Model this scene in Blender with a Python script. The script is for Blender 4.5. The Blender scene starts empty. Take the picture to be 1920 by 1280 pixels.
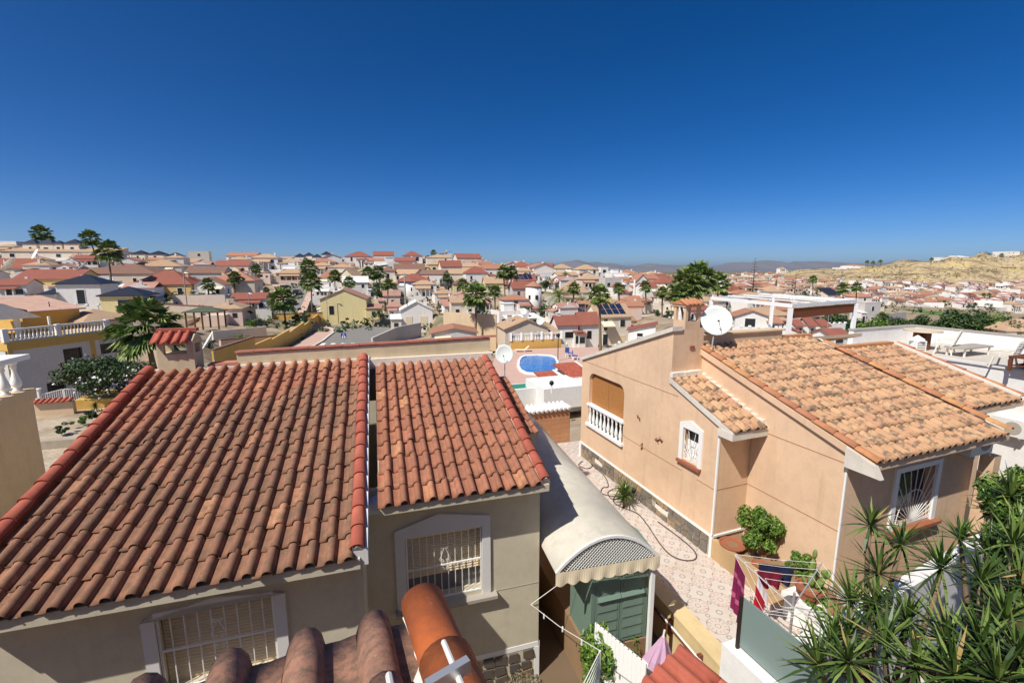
import bpy, math, random
from mathutils import Vector, Matrix
R = math.radians
random.seed(7)
SC = bpy.context.scene
COL = SC.collection
# ------------------------------------------------------------------ camera
F, CX, CY, HY = 840.0, 960.0, 640.0, 505.0          # calibration in photo pixels (1920x1280)
PITCH = math.atan((CY - HY) / F)
cam = bpy.data.cameras.new('camera')
cam.sensor_width = 36.0
cam.lens = 36.0 * F / 1920.0
cam.clip_start = 0.05
cam.clip_end = 120000.0
cam_ob = bpy.data.objects.new('camera', cam)
cam_ob.location = (0, 0, 0)
cam_ob.rotation_euler = (math.pi / 2 - PITCH, 0, 0)
COL.objects.link(cam_ob)
SC.camera = cam_ob
# ------------------------------------------------------------------ world and sun
SUN_HEAD, SUN_EL = 223.5, 51.0                        # heading clockwise from +Y
w = bpy.data.worlds.new('World'); SC.world = w; w.use_nodes = True
nt = w.node_tree; nt.nodes.clear()
sky = nt.nodes.new('ShaderNodeTexSky'); sky.sky_type = 'NISHITA'; sky.sun_disc = False
sky.sun_elevation = R(SUN_EL); sky.sun_rotation = R(SUN_HEAD)
sky.altitude = 50; sky.air_density = 0.5; sky.dust_density = 0.8; sky.ozone_density = 4.0
gm = nt.nodes.new('ShaderNodeHueSaturation'); gm.inputs['Saturation'].default_value = 1.35; gm.inputs['Hue'].default_value = 0.506
bg = nt.nodes.new('ShaderNodeBackground'); bg.inputs['Strength'].default_value = 0.117
out = nt.nodes.new('ShaderNodeOutputWorld')
nt.links.new(sky.outputs[0], gm.inputs['Color']); nt.links.new(gm.outputs[0], bg.inputs['Color'])
nt.links.new(bg.outputs[0], out.inputs['Surface'])
sl = bpy.data.lights.new('sun', 'SUN'); sl.energy = 5.0; sl.angle = R(0.5); sl.color = (1.0, 0.95, 0.87)
so = bpy.data.objects.new('sun', sl); COL.objects.link(so)
SUNV = Vector((math.sin(R(SUN_HEAD)) * math.cos(R(SUN_EL)), math.cos(R(SUN_HEAD)) * math.cos(R(SUN_EL)), math.sin(R(SUN_EL))))
so.rotation_euler = SUNV.to_track_quat('Z', 'Y').to_euler(); so.location = SUNV * 60
vs = SC.view_settings
vs.view_transform = 'Standard'; vs.look = 'None'; vs.exposure = 0.0; vs.gamma = 1.0; vs.use_curve_mapping = False
SC.render.engine = 'CYCLES'
SC.cycles.max_bounces = 6; SC.cycles.transparent_max_bounces = 6
# ------------------------------------------------------------------ pixel helpers
_cp, _sp = math.cos(PITCH), math.sin(PITCH)
def ray(x, y):
    u = (x - CX) / F; v = (CY - y) / F
    return Vector((u, _cp + v * _sp, -_sp + v * _cp))
def atz(x, y, z):
    r = ray(x, y); return r * (z / r.z)
def aty(x, y, Y):
    r = ray(x, y); return r * (Y / r.y)
class Frame:                                          # a house's own axes: u to the right, v away, z up (world z)
    def __init__(s, heading, org):
        s.h = R(heading); s.a = Vector((math.sin(s.h), math.cos(s.h), 0)); s.b = Vector((math.cos(s.h), -math.sin(s.h), 0))
        s.o = Vector((org[0], org[1], 0)); s.rz = -s.h
    def w(s, u, v, z=0): return s.o + s.b * u + s.a * v + Vector((0, 0, z))
    def loc(s, p): d = Vector(p) - s.o; return (d.dot(s.b), d.dot(s.a), p[2])
    def onv(s, x, y, v):                              # pixel on a wall v = const -> (u, z)
        r = ray(x, y); t = (v + s.o.dot(s.a)) / r.dot(s.a); q = s.loc(r * t); return q[0], q[2]
    def onu(s, x, y, u):
        r = ray(x, y); t = (u + s.o.dot(s.b)) / r.dot(s.b); q = s.loc(r * t); return q[1], q[2]
    def onz(s, x, y, z):
        q = s.loc(atz(x, y, z)); return q[0], q[1]
# ------------------------------------------------------------------ materials
def lin(c):
    return tuple(((v / 12.92) if v <= 0.04045 else ((v + 0.055) / 1.055) ** 2.4) for v in c)
def rgb(r, g, b): return lin((r / 255, g / 255, b / 255))
class NT:
    def __init__(s, name):
        s.m = bpy.data.materials.new(name); s.m.use_nodes = True; s.t = s.m.node_tree; s.t.nodes.clear()
        s.out = s.n('ShaderNodeOutputMaterial'); s.p = s.n('ShaderNodeBsdfPrincipled'); s.l(s.p.outputs[0], s.out.inputs[0])
    def n(s, typ, **k):
        x = s.t.nodes.new(typ)
        for a, b in k.items(): setattr(x, a, b)
        return x
    def l(s, a, b): s.t.links.new(a, b)
    def setin(s, node, name, v): 
        if hasattr(v, 'is_linked') or isinstance(v, bpy.types.NodeSocket): s.l(v, node.inputs[name])
        else: node.inputs[name].default_value = v
    def noise(s, scale, detail=3, vec=None, rough=0.55):
        x = s.n('ShaderNodeTexNoise'); x.inputs['Scale'].default_value = scale; x.inputs['Detail'].default_value = detail
        x.inputs['Roughness'].default_value = rough
        if vec is not None: s.l(vec, x.inputs['Vector'])
        return x.outputs['Fac']
    def ramp(s, fac, stops):
        x = s.n('ShaderNodeValToRGB'); e = x.color_ramp.elements
        while len(e) < len(stops): e.new(0.5)
        for i, (p, c) in enumerate(stops):
            e[i].position = p; e[i].color = (*c, 1) if len(c) == 3 else c
        s.l(fac, x.inputs[0]); return x.outputs[0]
    def mix(s, fac, a, b, mode='MIX'):
        x = s.n('ShaderNodeMix', data_type='RGBA', blend_type=mode)
        for i, v in ((0, fac), (6, a), (7, b)):
            if isinstance(v, bpy.types.NodeSocket): s.l(v, x.inputs[i])
            elif i == 0: x.inputs[0].default_value = v
            else: x.inputs[i].default_value = (*v, 1)
        return x.outputs[2]
    def math(s, op, a, b=None, c=None, clamp=False):
        x = s.n('ShaderNodeMath', operation=op, use_clamp=clamp)
        for i, v in enumerate((a, b, c)):
            if v is None: continue
            if isinstance(v, bpy.types.NodeSocket): s.l(v, x.inputs[i])
            else: x.inputs[i].default_value = v
        return x.outputs[0]
    def bump(s, h, strength=0.3, dist=0.02):
        x = s.n('ShaderNodeBump'); x.inputs['Strength'].default_value = strength; x.inputs['Distance'].default_value = dist
        s.l(h, x.inputs['Height']); s.l(x.outputs[0], s.p.inputs['Normal'])
    def obj(s): return s.n('ShaderNodeTexCoord').outputs['Object']
    def pos(s): return s.n('ShaderNodeNewGeometry').outputs['Position']
    def rnd(s):                                       # differs per object and per loose piece of a mesh
        a = s.n('ShaderNodeObjectInfo').outputs['Random']; b = s.n('ShaderNodeNewGeometry').outputs['Random Per Island']
        return s.math('FRACT', s.math('ADD', a, b))
    def col(s, c): 
        if isinstance(c, bpy.types.NodeSocket): s.l(c, s.p.inputs['Base Color'])
        else: s.p.inputs['Base Color'].default_value = (*c, 1)
    def fin(s, rough=0.8, metal=0.0, spec=0.3):
        s.p.inputs['Roughness'].default_value = rough; s.p.inputs['Metallic'].default_value = metal
        s.p.inputs['Specular IOR Level'].default_value = spec
        return s.m
def scl(c, k): return tuple(min(1, v * k) for v in c)
_mc = {}
def plain(name, c, rough=0.75, var=0.12, scale=3.0, metal=0.0, spec=0.3, bump=0.0, bscale=60, per=0.0):
    if name in _mc: return _mc[name]
    t = NT(name); v = t.pos()
    col = t.mix(t.noise(scale, 4, v), scl(c, 1 - var), scl(c, 1 + var * 0.7))
    if per:
        col = t.mix(t.rnd(), col, t.mix(per, col, scl(c, 0.45)))
    t.col(col)
    if bump: t.bump(t.noise(bscale, 3, v), bump, 0.01)
    _mc[name] = t.fin(rough, metal, spec); return _mc[name]
def stucco(name, c, dirt=0.25, bscale=120, streak=0.3):
    if name in _mc: return _mc[name]
    t = NT(name); v = t.pos()
    big = t.noise(0.7, 5, v); fine = t.noise(90, 2, v)
    mp = t.n('ShaderNodeMapping'); mp.inputs['Scale'].default_value = (3.0, 3.0, 0.25); t.l(v, mp.inputs[0])
    st = t.noise(1.4, 4, mp.outputs[0])
    base = t.mix(fine, scl(c, 0.80), scl(c, 1.14)); mid = t.noise(5.0, 5, v, .7)
    base = t.mix(t.ramp(mid, [(.35, (.3,) * 3), (.55, (0, 0, 0))]), base, scl(c, .72))
    base = t.mix(t.ramp(big, [(0.42, (0, 0, 0)), (0.72, (dirt,) * 3)]), base, scl(c, 0.62))
    base = t.mix(t.ramp(st, [(0.55, (0, 0, 0)), (0.8, (streak,) * 3)]), base, scl((c[0], c[1] * 0.95, c[2] * 0.88), 0.6))
    t.col(base); t.bump(t.noise(bscale, 3, v), 0.25, 0.006)
    _mc[name] = t.fin(0.9, 0, 0.15); return _mc[name]
def tile_mat(name, stops, dirtc, dirt=0.6, smudge=False, lich=0.0, rough=0.8):
    t = NT(name); o = t.obj(); r = t.rnd(); v = t.pos()
    base = t.ramp(r, stops)
    sep = t.n('ShaderNodeSeparateXYZ'); t.l(o, sep.inputs[0])
    n1 = t.noise(7 if not smudge else 4.0, 5, v, 0.65)
    d = t.ramp(n1, [(0.42, (0, 0, 0)), (0.62, (dirt,) * 3)])
    col = t.mix(d, base, dirtc)
    col = t.mix(t.math('MULTIPLY', t.noise(60, 3, v), 0.5), col, scl(dirtc, 0.8))
    if smudge:
        mp = t.n('ShaderNodeMapping'); mp.inputs['Scale'].default_value = (6, 6, 6); t.l(v, mp.inputs[0])
        sm = t.ramp(t.noise(1.0, 3, mp.outputs[0], 0.6), [(0.5, (0, 0, 0)), (0.62, (0.8,) * 3)])
        col = t.mix(sm, col, smudge)
    if lich:
        col = t.mix(t.ramp(t.noise(28, 2, v), [(0.68, (0, 0, 0)), (0.72, (lich,) * 3)]), col, rgb(190, 180, 150))
    t.col(col); t.bump(t.noise(90, 4, v), 0.35, 0.004)
    return t.fin(rough, 0, 0.2)
# ------------------------------------------------------------------ mesh builder
class MB:
    def __init__(s, dz=0.0): s.v = []; s.f = []; s.dz = dz
    def add(s, vs, fs):
        k = len(s.v); s.v += [(p[0], p[1], p[2] + s.dz) for p in vs]; s.f += [tuple(k + i for i in f) for f in fs]; return s
    def box(s, x0, x1, y0, y1, z0, z1):
        if x0 > x1: x0, x1 = x1, x0
        if y0 > y1: y0, y1 = y1, y0
        if z0 > z1: z0, z1 = z1, z0
        return s.add([(x0, y0, z0), (x1, y0, z0), (x1, y1, z0), (x0, y1, z0), (x0, y0, z1), (x1, y0, z1), (x1, y1, z1), (x0, y1, z1)],
              [(3, 2, 1, 0), (4, 5, 6, 7), (0, 1, 5, 4), (1, 2, 6, 5), (2, 3, 7, 6), (3, 0, 4, 7)])
    def prism(s, poly, axis, c0, c1):                 # poly 2D extruded along axis ('x': (y,z), 'y': (x,z), 'z': (x,y))
        ar = sum(poly[i][0] * poly[(i + 1) % len(poly)][1] - poly[(i + 1) % len(poly)][0] * poly[i][1] for i in range(len(poly)))
        if ar < 0: poly = poly[::-1]
        if c0 > c1: c0, c1 = c1, c0
        def P(p, c): return (c, p[0], p[1]) if axis == 'x' else (p[0], c, p[1]) if axis == 'y' else (p[0], p[1], c)
        n = len(poly); vs = [P(p, c0) for p in poly] + [P(p, c1) for p in poly]
        sides = [(i, (i + 1) % n, n + (i + 1) % n, n + i) for i in range(n)]
        fs = [tuple(range(n))[::-1], tuple(range(n, 2 * n))] + sides
        if axis == 'y': fs = [f[::-1] for f in fs]
        return s.add(vs, fs)
    def tube(s, pts, r, n=6, cap=True):
        pts = [Vector(p) for p in pts]; rs = r if isinstance(r, (list, tuple)) else [r] * len(pts)
        vs = []; fs = []; up = None
        for i, p in enumerate(pts):
            d = (pts[min(i + 1, len(pts) - 1)] - pts[max(i - 1, 0)])
            if d.length < 1e-9: d = Vector((0, 0, 1))
            d.normalize()
            if up is None: up = Vector((0, 0, 1)) if abs(d.z) < 0.9 else Vector((1, 0, 0))
            x = d.cross(up).normalized(); y = x.cross(d).normalized(); up = y
            for k in range(n):
                a = 2 * math.pi * k / n; vs.append(p + (x * math.cos(a) + y * math.sin(a)) * rs[i])
        for i in range(len(pts) - 1):
            for k in range(n):
                fs.append((i * n + k, i * n + (k + 1) % n, (i + 1) * n + (k + 1) % n, (i + 1) * n + k))
        if cap: fs += [tuple(range(n))[::-1], tuple(range((len(pts) - 1) * n, len(pts) * n))]
        return s.add(vs, fs)
    def lathe(s, prof, c=(0, 0, 0), n=10):            # prof list of (r, z)
        vs = []; fs = []
        for r, z in prof:
            for k in range(n):
                a = 2 * math.pi * k / n; vs.append((c[0] + r * math.cos(a), c[1] + r * math.sin(a), c[2] + z))
        for i in range(len(prof) - 1):
            for k in range(n): fs.append((i * n + k, i * n + (k + 1) % n, (i + 1) * n + (k + 1) % n, (i + 1) * n + k))
        fs += [tuple(range(n))[::-1], tuple(range((len(prof) - 1) * n, len(prof) * n))]
        return s.add(vs, fs)
    def quad(s, *p): return s.add(p, [tuple(range(len(p)))])
    def bar(s, p, q, wd, ht=None):                    # square bar between two points
        p, q = Vector(p), Vector(q); ht = ht or wd; d = (q - p).normalized()
        up = Vector((0, 0, 1)) if abs(d.z) < 0.95 else Vector((0, 1, 0))
        x = d.cross(up).normalized() * wd / 2; y = x.cross(d).normalized() * ht / 2
        vs = [p - x - y, p + x - y, p + x + y, p - x + y, q - x - y, q + x - y, q + x + y, q - x + y]
        return s.add(vs, [(0, 1, 2, 3), (7, 6, 5, 4), (1, 0, 4, 5), (2, 1, 5, 6), (3, 2, 6, 7), (0, 3, 7, 4)])
    def wall_v(s, v, u0, u1, z0, z1, holes=(), depth=0.2, back=False):   # face at y=v looking to -y, with rectangular holes
        us = sorted({u0, u1, *[h[0] for h in holes], *[h[1] for h in holes]}); zs = sorted({z0, z1, *[h[2] for h in holes], *[h[3] for h in holes]})
        for i in range(len(us) - 1):
            for j in range(len(zs) - 1):
                cu, cz = (us[i] + us[i + 1]) / 2, (zs[j] + zs[j + 1]) / 2
                if any(h[0] < cu < h[1] and h[2] < cz < h[3] for h in holes): continue
                s.quad((us[i], v, zs[j]), (us[i + 1], v, zs[j]), (us[i + 1], v, zs[j + 1]), (us[i], v, zs[j + 1]))
        for h in holes:
            a, b, c, d = h[:4]; w_ = v + depth
            s.quad((a, v, c), (a, v, d), (a, w_, d), (a, w_, c)); s.quad((b, v, d), (b, v, c), (b, w_, c), (b, w_, d))
            s.quad((a, v, d), (b, v, d), (b, w_, d), (a, w_, d)); s.quad((b, v, c), (a, v, c), (a, w_, c), (b, w_, c))
        return s
    def mesh(s, name):
        m = bpy.data.meshes.new(name); m.from_pydata(s.v, [], s.f); m.update(); return m
    def build(s, name, mat, parent=None, smooth=False, loc=None, rz=None):
        return link(name, s.mesh(name), mat, parent, smooth, loc, rz)
def link(name, me, mat, parent=None, smooth=False, loc=None, rz=None):
    if mat is not None and not me.materials: me.materials.append(mat)
    if smooth: me.shade_smooth()
    o = bpy.data.objects.new(name, me); COL.objects.link(o); o.parent = parent
    if loc is not None: o.location = loc
    if rz is not None: o.rotation_euler = (0, 0, rz)
    return o
def tag(o, label, cat, group=None, kind=None):
    if label: o['label'] = label
    if cat: o['category'] = cat
    if group: o['group'] = group
    if kind: o['kind'] = kind
    return o
def thing(name, label, cat, loc=(0, 0, 0), rz=0, group=None):
    o = bpy.data.objects.new(name, None); COL.objects.link(o); o.location = loc; o.rotation_euler = (0, 0, rz); o.empty_display_size = 0.2
    return tag(o, label, cat, group)
def copy_tree(o, parent=None):
    c = o.copy(); COL.objects.link(c); c.parent = parent
    for ch in o.children: copy_tree(ch, c)
    return c
def structure(o): o['kind'] = 'structure'; return o
# ================================================================== shared materials
M_TILE_L = tile_mat('aged_red_roof_tile', [(0.0, rgb(178, 126, 98)), (0.3, rgb(162, 114, 90)), (0.6, rgb(148, 106, 86)), (0.9, rgb(168, 118, 92)), (1.0, rgb(206, 150, 114))], rgb(112, 92, 74), 0.68, lich=0.5)
M_TILE_L2 = tile_mat('red_roof_tile', [(0.0, rgb(192, 128, 100)), (0.3, rgb(180, 118, 92)), (0.6, rgb(168, 110, 86)), (0.9, rgb(184, 122, 94)), (1.0, rgb(216, 156, 114))], rgb(132, 98, 78), 0.55, lich=0.1)
M_CAP_L = tile_mat('red_ridge_tile', [(0.0, rgb(192, 106, 86)), (0.5, rgb(180, 98, 80)), (1.0, rgb(200, 116, 94))], rgb(150, 80, 64), 0.4)
M_TILE_R = tile_mat('flamed_roof_tile', [(0.0, rgb(210, 166, 126)), (0.35, rgb(198, 150, 114)), (0.65, rgb(216, 176, 134)), (1.0, rgb(194, 142, 112))], rgb(186, 152, 118), 0.5, smudge=rgb(104, 92, 80))
M_CAP_R = tile_mat('sandy_ridge_tile', [(0.0, rgb(224, 170, 110)), (0.5, rgb(206, 140, 98)), (1.0, rgb(190, 128, 100))], rgb(170, 120, 90), 0.5)
M_TILE_O = tile_mat('mossy_near_roof_tile', [(0.0, rgb(186, 136, 110)), (0.5, rgb(170, 124, 102)), (1.0, rgb(200, 146, 116))], rgb(112, 94, 80), 0.8, lich=0.9)
_t = M_TILE_O.node_tree; _b = [n for n in _t.nodes if n.type == 'BUMP'][0]; _b.inputs['Strength'].default_value = .5; _b.inputs['Distance'].default_value = .003
for _n in _t.nodes:
    if _n.type == 'TEX_NOISE': _n.inputs['Scale'].default_value = {7: 26, 60: 140, 28: 60, 90: 120}.get(round(_n.inputs['Scale'].default_value), _n.inputs['Scale'].default_value); _n.inputs['Detail'].default_value = 6
M_CAP_O = tile_mat('orange_rake_tile', [(0.0, rgb(214, 118, 62)), (1.0, rgb(206, 110, 58))], rgb(160, 90, 58), 0.6, lich=0.25)
M_STUC_L = stucco('cream_stucco', rgb(214, 204, 180), 0.4, streak=.4)
M_STUC_PAR = stucco('weathered_parapet_stucco', rgb(222, 204, 168), 0.75, streak=0.5)
M_STUC_R = stucco('peach_stucco', rgb(232, 198, 164), 0.4, streak=0.5)
M_STUC_W = stucco('white_stucco', rgb(240, 238, 232), 0.12, streak=0.12)
M_STUC_B = stucco('beige_stucco', rgb(222, 196, 160), 0.3)
M_WHITE = plain('white_paint', rgb(240, 240, 236), 0.6, 0.05)
M_FASCIA = plain('white_fascia_paint', rgb(224, 222, 218), 0.7, 0.1, 1.5)
M_FASCIA_R = stucco('dirty_white_fascia', rgb(226, 218, 204), 0.6, streak=0.5)
M_MORTAR = plain('white_mortar', rgb(236, 226, 210), 0.95, 0.2, 12, bump=0.8, bscale=40)
M_OCHRE = stucco('ochre_stucco', rgb(226, 184, 104), 0.2)
M_GLASS = plain('dark_window_glass', rgb(40, 46, 52), 0.12, 0.2, 2, spec=0.6)
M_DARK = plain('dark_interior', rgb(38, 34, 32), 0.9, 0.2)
M_METAL_W = plain('white_iron', rgb(236, 234, 228), 0.45, 0.06)
M_WOODBLIND = plain('cane_blind', rgb(178, 124, 70), 0.8, 0.2, 9)
M_BLIND = plain('beige_shutter_slat', rgb(228, 210, 178), 0.7, 0.08)
M_ALU = plain('dull_aluminium', rgb(200, 202, 204), 0.4, 0.08, metal=0.6)
M_DISH = plain('dish_enamel', rgb(226, 230, 224), 0.5, 0.06, 6)
M_BLACK = plain('black_plastic', rgb(28, 28, 30), 0.5, 0.1)
M_TERRA = plain('terracotta', rgb(158, 98, 72), 0.85, 0.2, 8)
M_CONC = plain('grey_concrete', rgb(176, 168, 156), 0.9, 0.18, 1.2, bump=0.3)
M_SOIL = plain('dry_soil', rgb(150, 122, 92), 0.95, 0.3, 2.0, bump=0.5, bscale=14)
M_RUST_AND_SHADE = plain('rusty_steel_and_kerb_shade', rgb(120, 72, 48), 0.8, 0.3, 10)  # real rust on the rail; its brown is painted shade on the left kerb
M_WOOD = plain('brown_wood', rgb(112, 66, 42), 0.7, 0.25, 7)
def leaf_mat(name, c1, c2, c3, gloss=0.45, dead=None):
    t = NT(name); r = t.rnd()
    t.col(t.ramp(r, [(0, c1), (0.55, c2), (0.97, c3), (0.98, dead or c3)])); t.p.inputs['Transmission Weight'].default_value = 0.0
    return t.fin(gloss, 0, 0.35)
M_LEAF = leaf_mat('shrub_leaf', rgb(54, 82, 30), rgb(82, 116, 40), rgb(128, 152, 62))
M_LEAF_D = leaf_mat('dark_leaf', rgb(34, 52, 26), rgb(52, 76, 34), rgb(80, 100, 48))
M_LEAF_Y = leaf_mat('yucca_leaf', rgb(42, 60, 26), rgb(64, 88, 36), rgb(122, 142, 72), 0.4, rgb(186, 160, 104))
M_PALM = leaf_mat('palm_frond', rgb(76, 100, 46), rgb(110, 134, 64), rgb(158, 170, 104), 0.5, rgb(160, 138, 92))
M_BARK = plain('grey_brown_bark', rgb(132, 112, 92), 0.95, 0.3, 14, bump=0.6, bscale=40)
M_FLOWER = plain('white_blossom', rgb(240, 236, 228), 0.7, 0.05)
# ================================================================== tile meshes
def tile_mesh(name, wd, ln, mat, up=0.024, arch=0.09):
    k = wd / 0.22
    prof = [(0, .006), (.05, 0), (.1, .003), (.109, .55), (.13, .88), (.16, 1.0), (.19, .88), (.211, .55), (.23, -.12)]
    prof = [(x * k, z if i < 3 else z * arch) for i, (x, z) in enumerate(prof)]
    m = MB(); n = len(prof); vs = []
    for (y, dz) in ((-0.02, up), (ln * 0.35, up * 0.62), (ln + 0.03, 0)): vs += [(x, y, z + dz) for x, z in prof]
    vs += [(x, -0.014, z + up - 0.016) for x, z in prof]
    fs = [(j * n + i, j * n + i + 1, (j + 1) * n + i + 1, (j + 1) * n + i) for j in (0, 1) for i in range(n - 1)]
    fs += [(3 * n + i, 3 * n + i + 1, i + 1, i) for i in range(n - 1)]
    m.add(vs, fs); me = m.mesh(name); me.materials.append(mat)
    me.shade_smooth()
    for p in me.polygons[16:]: p.use_smooth = False
    return me
def cap_mesh(name, ln, r0, r1, mat, n=7, up=0.02):
    m = MB(); vs = []
    for y, r, dz in ((-0.015, r0, up), (ln + 0.03, r1, 0)):
        vs += [(-r * math.cos(math.pi * i / n) , y, r * math.sin(math.pi * i / n) * 0.85 + dz) for i in range(n + 1)]
    vs += [(-r0 * .84 * math.cos(math.pi * i / n), -0.012, r0 * .84 * math.sin(math.pi * i / n) * 0.85 + up) for i in range(n + 1)]
    k = n + 1
    fs = [(i, i + 1, k + i + 1, k + i) for i in range(n)] + [(2 * k + i, 2 * k + i + 1, i + 1, i) for i in range(n)]
    m.add(vs, fs); me = m.mesh(name); me.materials.append(mat); me.shade_smooth()
    for p in me.polygons[n:]: p.use_smooth = False
    return me
class Tiles:                                           # gathers one roof's tiles; the nearest become parts, the rest one joined part
    def __init__(s): s.it = []
    def field(s, me, u0, v0, z0, nc, nr, cw, rl, slope, jit=0.009, skip=None, vdir=1):
        sn, cs = math.sin(slope), math.cos(slope)
        for r in range(nr):
            for c in range(nc):
                if skip and skip(c, r): continue
                odd = random.random() < .025; sl_ = random.uniform(-.05, .0) if odd else 0
                s.it.append((me, Matrix.Translation((0, sl_ * cs, sl_ * sn + (.012 if odd else 0))) @ Matrix.Rotation(0, 4, 'X') @ Matrix.Translation((u0 + c * cw + random.uniform(-jit, jit), v0 + r * rl * cs + random.uniform(-jit, jit), z0 + r * rl * sn + random.uniform(0, jit)))
                    @ Matrix.Rotation(random.uniform(-.026, .026), 4, 'Z') @ Matrix.Rotation(slope + random.uniform(-.014, .014), 4, 'X')))
    def finish(s, part, world, limit=300, name='tile'):
        d = sorted(((world @ m).translation.length, i) for i, (me, m) in enumerate(s.it))
        keep = {i for _, i in d[:limit]}; rest = MB(); mat = None; smooth = True
        for i, (me, m) in enumerate(s.it):
            if i in keep:
                o = bpy.data.objects.new(name, me); COL.objects.link(o); o.parent = part; o.matrix_local = m
            else:
                rest.add([m @ v.co for v in me.vertices], [tuple(p.vertices) for p in me.polygons]); mat = me.materials[0]
        if rest.v:
            o = rest.build('far_' + name + 's', mat, part, True); o['kind'] = 'stuff'
def caps(me, part, u, v0, z0, n, ln, slope, name='ridge_tile', axis='v'):
    for i in range(n):
        o = bpy.data.objects.new(name, me); COL.objects.link(o); o.parent = part
        if axis == 'v':
            o.matrix_local = Matrix.Translation((u + random.uniform(-.005, .005), v0 + i * ln * math.cos(slope), z0 + i * ln * math.sin(slope))) @ Matrix.Rotation(slope, 4, 'X') @ Matrix.Rotation(random.uniform(-.02, .02), 4, 'Z')
        else:
            o.matrix_local = Matrix.Translation((u + i * ln, v0, z0)) @ Matrix.Rotation(-math.pi / 2 + random.uniform(-.01, .01), 4, 'Z')
def baluster_mesh(h, mat, n=8, k=1.0):
    pr = [(.055, 0), (.055, .06), (.035, .08), (.06, .2), (.066, .28), (.05, .42), (.03, .6), (.026, .72), (.04, .8), (.028, .84), (.05, .92), (.05, 1.0)]
    m = MB().lathe([(r * k, z * h) for r, z in pr], n=n).mesh('baluster'); m.materials.append(mat); m.shade_smooth(); return m
def grille_fan(m, u0, u1, z0, z1, v, n=11, r=0.007):   # iron fan: rays from bottom middle inside a frame
    cu = (u0 + u1) / 2
    for a, b in (((u0, v, z0), (u1, v, z0)), ((u0, v, z1), (u1, v, z1)), ((u0, v, z0), (u0, v, z1)), ((u1, v, z0), (u1, v, z1))): m.bar(a, b, r * 2)
    for i in range(n):
        t = math.pi * (i + 0.5) / n; dx, dz = math.cos(t), math.sin(t)
        L = min((u1 - cu) / max(abs(dx), 1e-6), (z1 - z0) / max(dz, 1e-6)); m.bar((cu, v, z0), (cu + dx * L, v, z0 + dz * L), r * 1.5)
    w_ = (u1 - u0) * 0.42; pts = [(cu + w_ * math.cos(math.pi * i / 10), v - .004, z0 + (z1 - z0) * .62 * math.sin(math.pi * i / 10)) for i in range(11)]
    for i in range(10): m.bar(pts[i], pts[i + 1], r * 1.5)
def leaf_cloud(m, n, c, rad, size, seed, shell=0.55, clump=0, aspect=2.2, updroop=0.0):
    rn = random.Random(seed); cl = []
    if clump:
        for _ in range(clump):
            while True:
                p = Vector((rn.uniform(-1, 1), rn.uniform(-1, 1), rn.uniform(-1, 1)))
                if 0.3 < p.length < 1: break
            cl.append((p * 0.82, rn.uniform(.22, .42)))
    for i in range(n):
        d = Vector((rn.gauss(0, 1), rn.gauss(0, 1), rn.gauss(0, 1))).normalized()
        if clump:
            q, s_ = rn.choice(cl); p = q + d * s_ * (shell + (1 - shell) * rn.random())
        else: p = d * (shell + (1 - shell) * rn.random())
        p = Vector((p.x * rad[0], p.y * rad[1], p.z * rad[2])) + Vector(c)
        nrm = (d + Vector((rn.uniform(-.8, .8), rn.uniform(-.8, .8), rn.uniform(-.4, .9)))).normalized()
        t = nrm.cross(Vector((rn.uniform(-1, 1), rn.uniform(-1, 1), rn.uniform(-1, 1)))).normalized(); b = nrm.cross(t)
        s_ = size * rn.uniform(.6, 1.3)
        m.add([p - t * s_ * .5, p + b * s_ / aspect * .5 + nrm * s_ * .08, p + t * s_ * .5, p - b * s_ / aspect * .5 + nrm * s_ * .08], [(0, 1, 2), (0, 2, 3)])
def rosette(m, c, n, ln, wd, seed, up=0.35, axis=Vector((0, 0, 1))):   # yucca head of sword leaves
    rn = random.Random(seed); c = Vector(c); q = Vector((0, 0, 1)).rotation_difference(axis.normalized()).to_matrix()
    for i in range(n):
        a = i * 2.39996 + rn.uniform(-.2, .2); f = i / n
        el = 1.45 - 1.75 * f + rn.uniform(-.12, .12)
        d = q @ Vector((math.cos(a) * math.cos(el), math.sin(a) * math.cos(el), math.sin(el)))
        sd = d.cross(Vector((0, 0, 1)));  sd = sd.normalized() if sd.length > 1e-3 else Vector((1, 0, 0))
        L = ln * rn.uniform(.75, 1.1); droop = Vector((0, 0, -1)) * L * (.05 + .22 * f * rn.random()); up_ = sd.cross(d) * wd * .3
        b0 = c + d * .02; mid = c + d * L * .5 + droop * .3; tip = c + d * L + droop
        m.add([b0 - sd * wd * .3, b0 + sd * wd * .3, mid + sd * wd * .5 + up_, mid - sd * wd * .5 + up_, tip], [(0, 1, 2, 3), (3, 2, 4)])
# ================================================================== levels
ZY, ZP = -7.5, -6.65                                   # left yard and patio
Lf = Frame(-16.5, (-3.24, 4.80)); e_ = atz(1652, 860, -3.31); Rf = Frame(-20.5, e_)
SL = R(16)
# ================================================================== left house
LH = thing('red_tiled_bungalow', 'cream bungalow with weathered red tile roofs in front of the camera', 'house', Lf.w(0, 0, ZY), Lf.rz)
dz = -ZY
tanS = math.tan(SL)
def zm(v): return -3.63 + v * tanS                      # roof deck under the tiles
def z2(v): return -3.48 + (v - 0.92) * tanS
FV = 0.5
VT = 5.36                                              # parapet front
UL = -2.95
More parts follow.
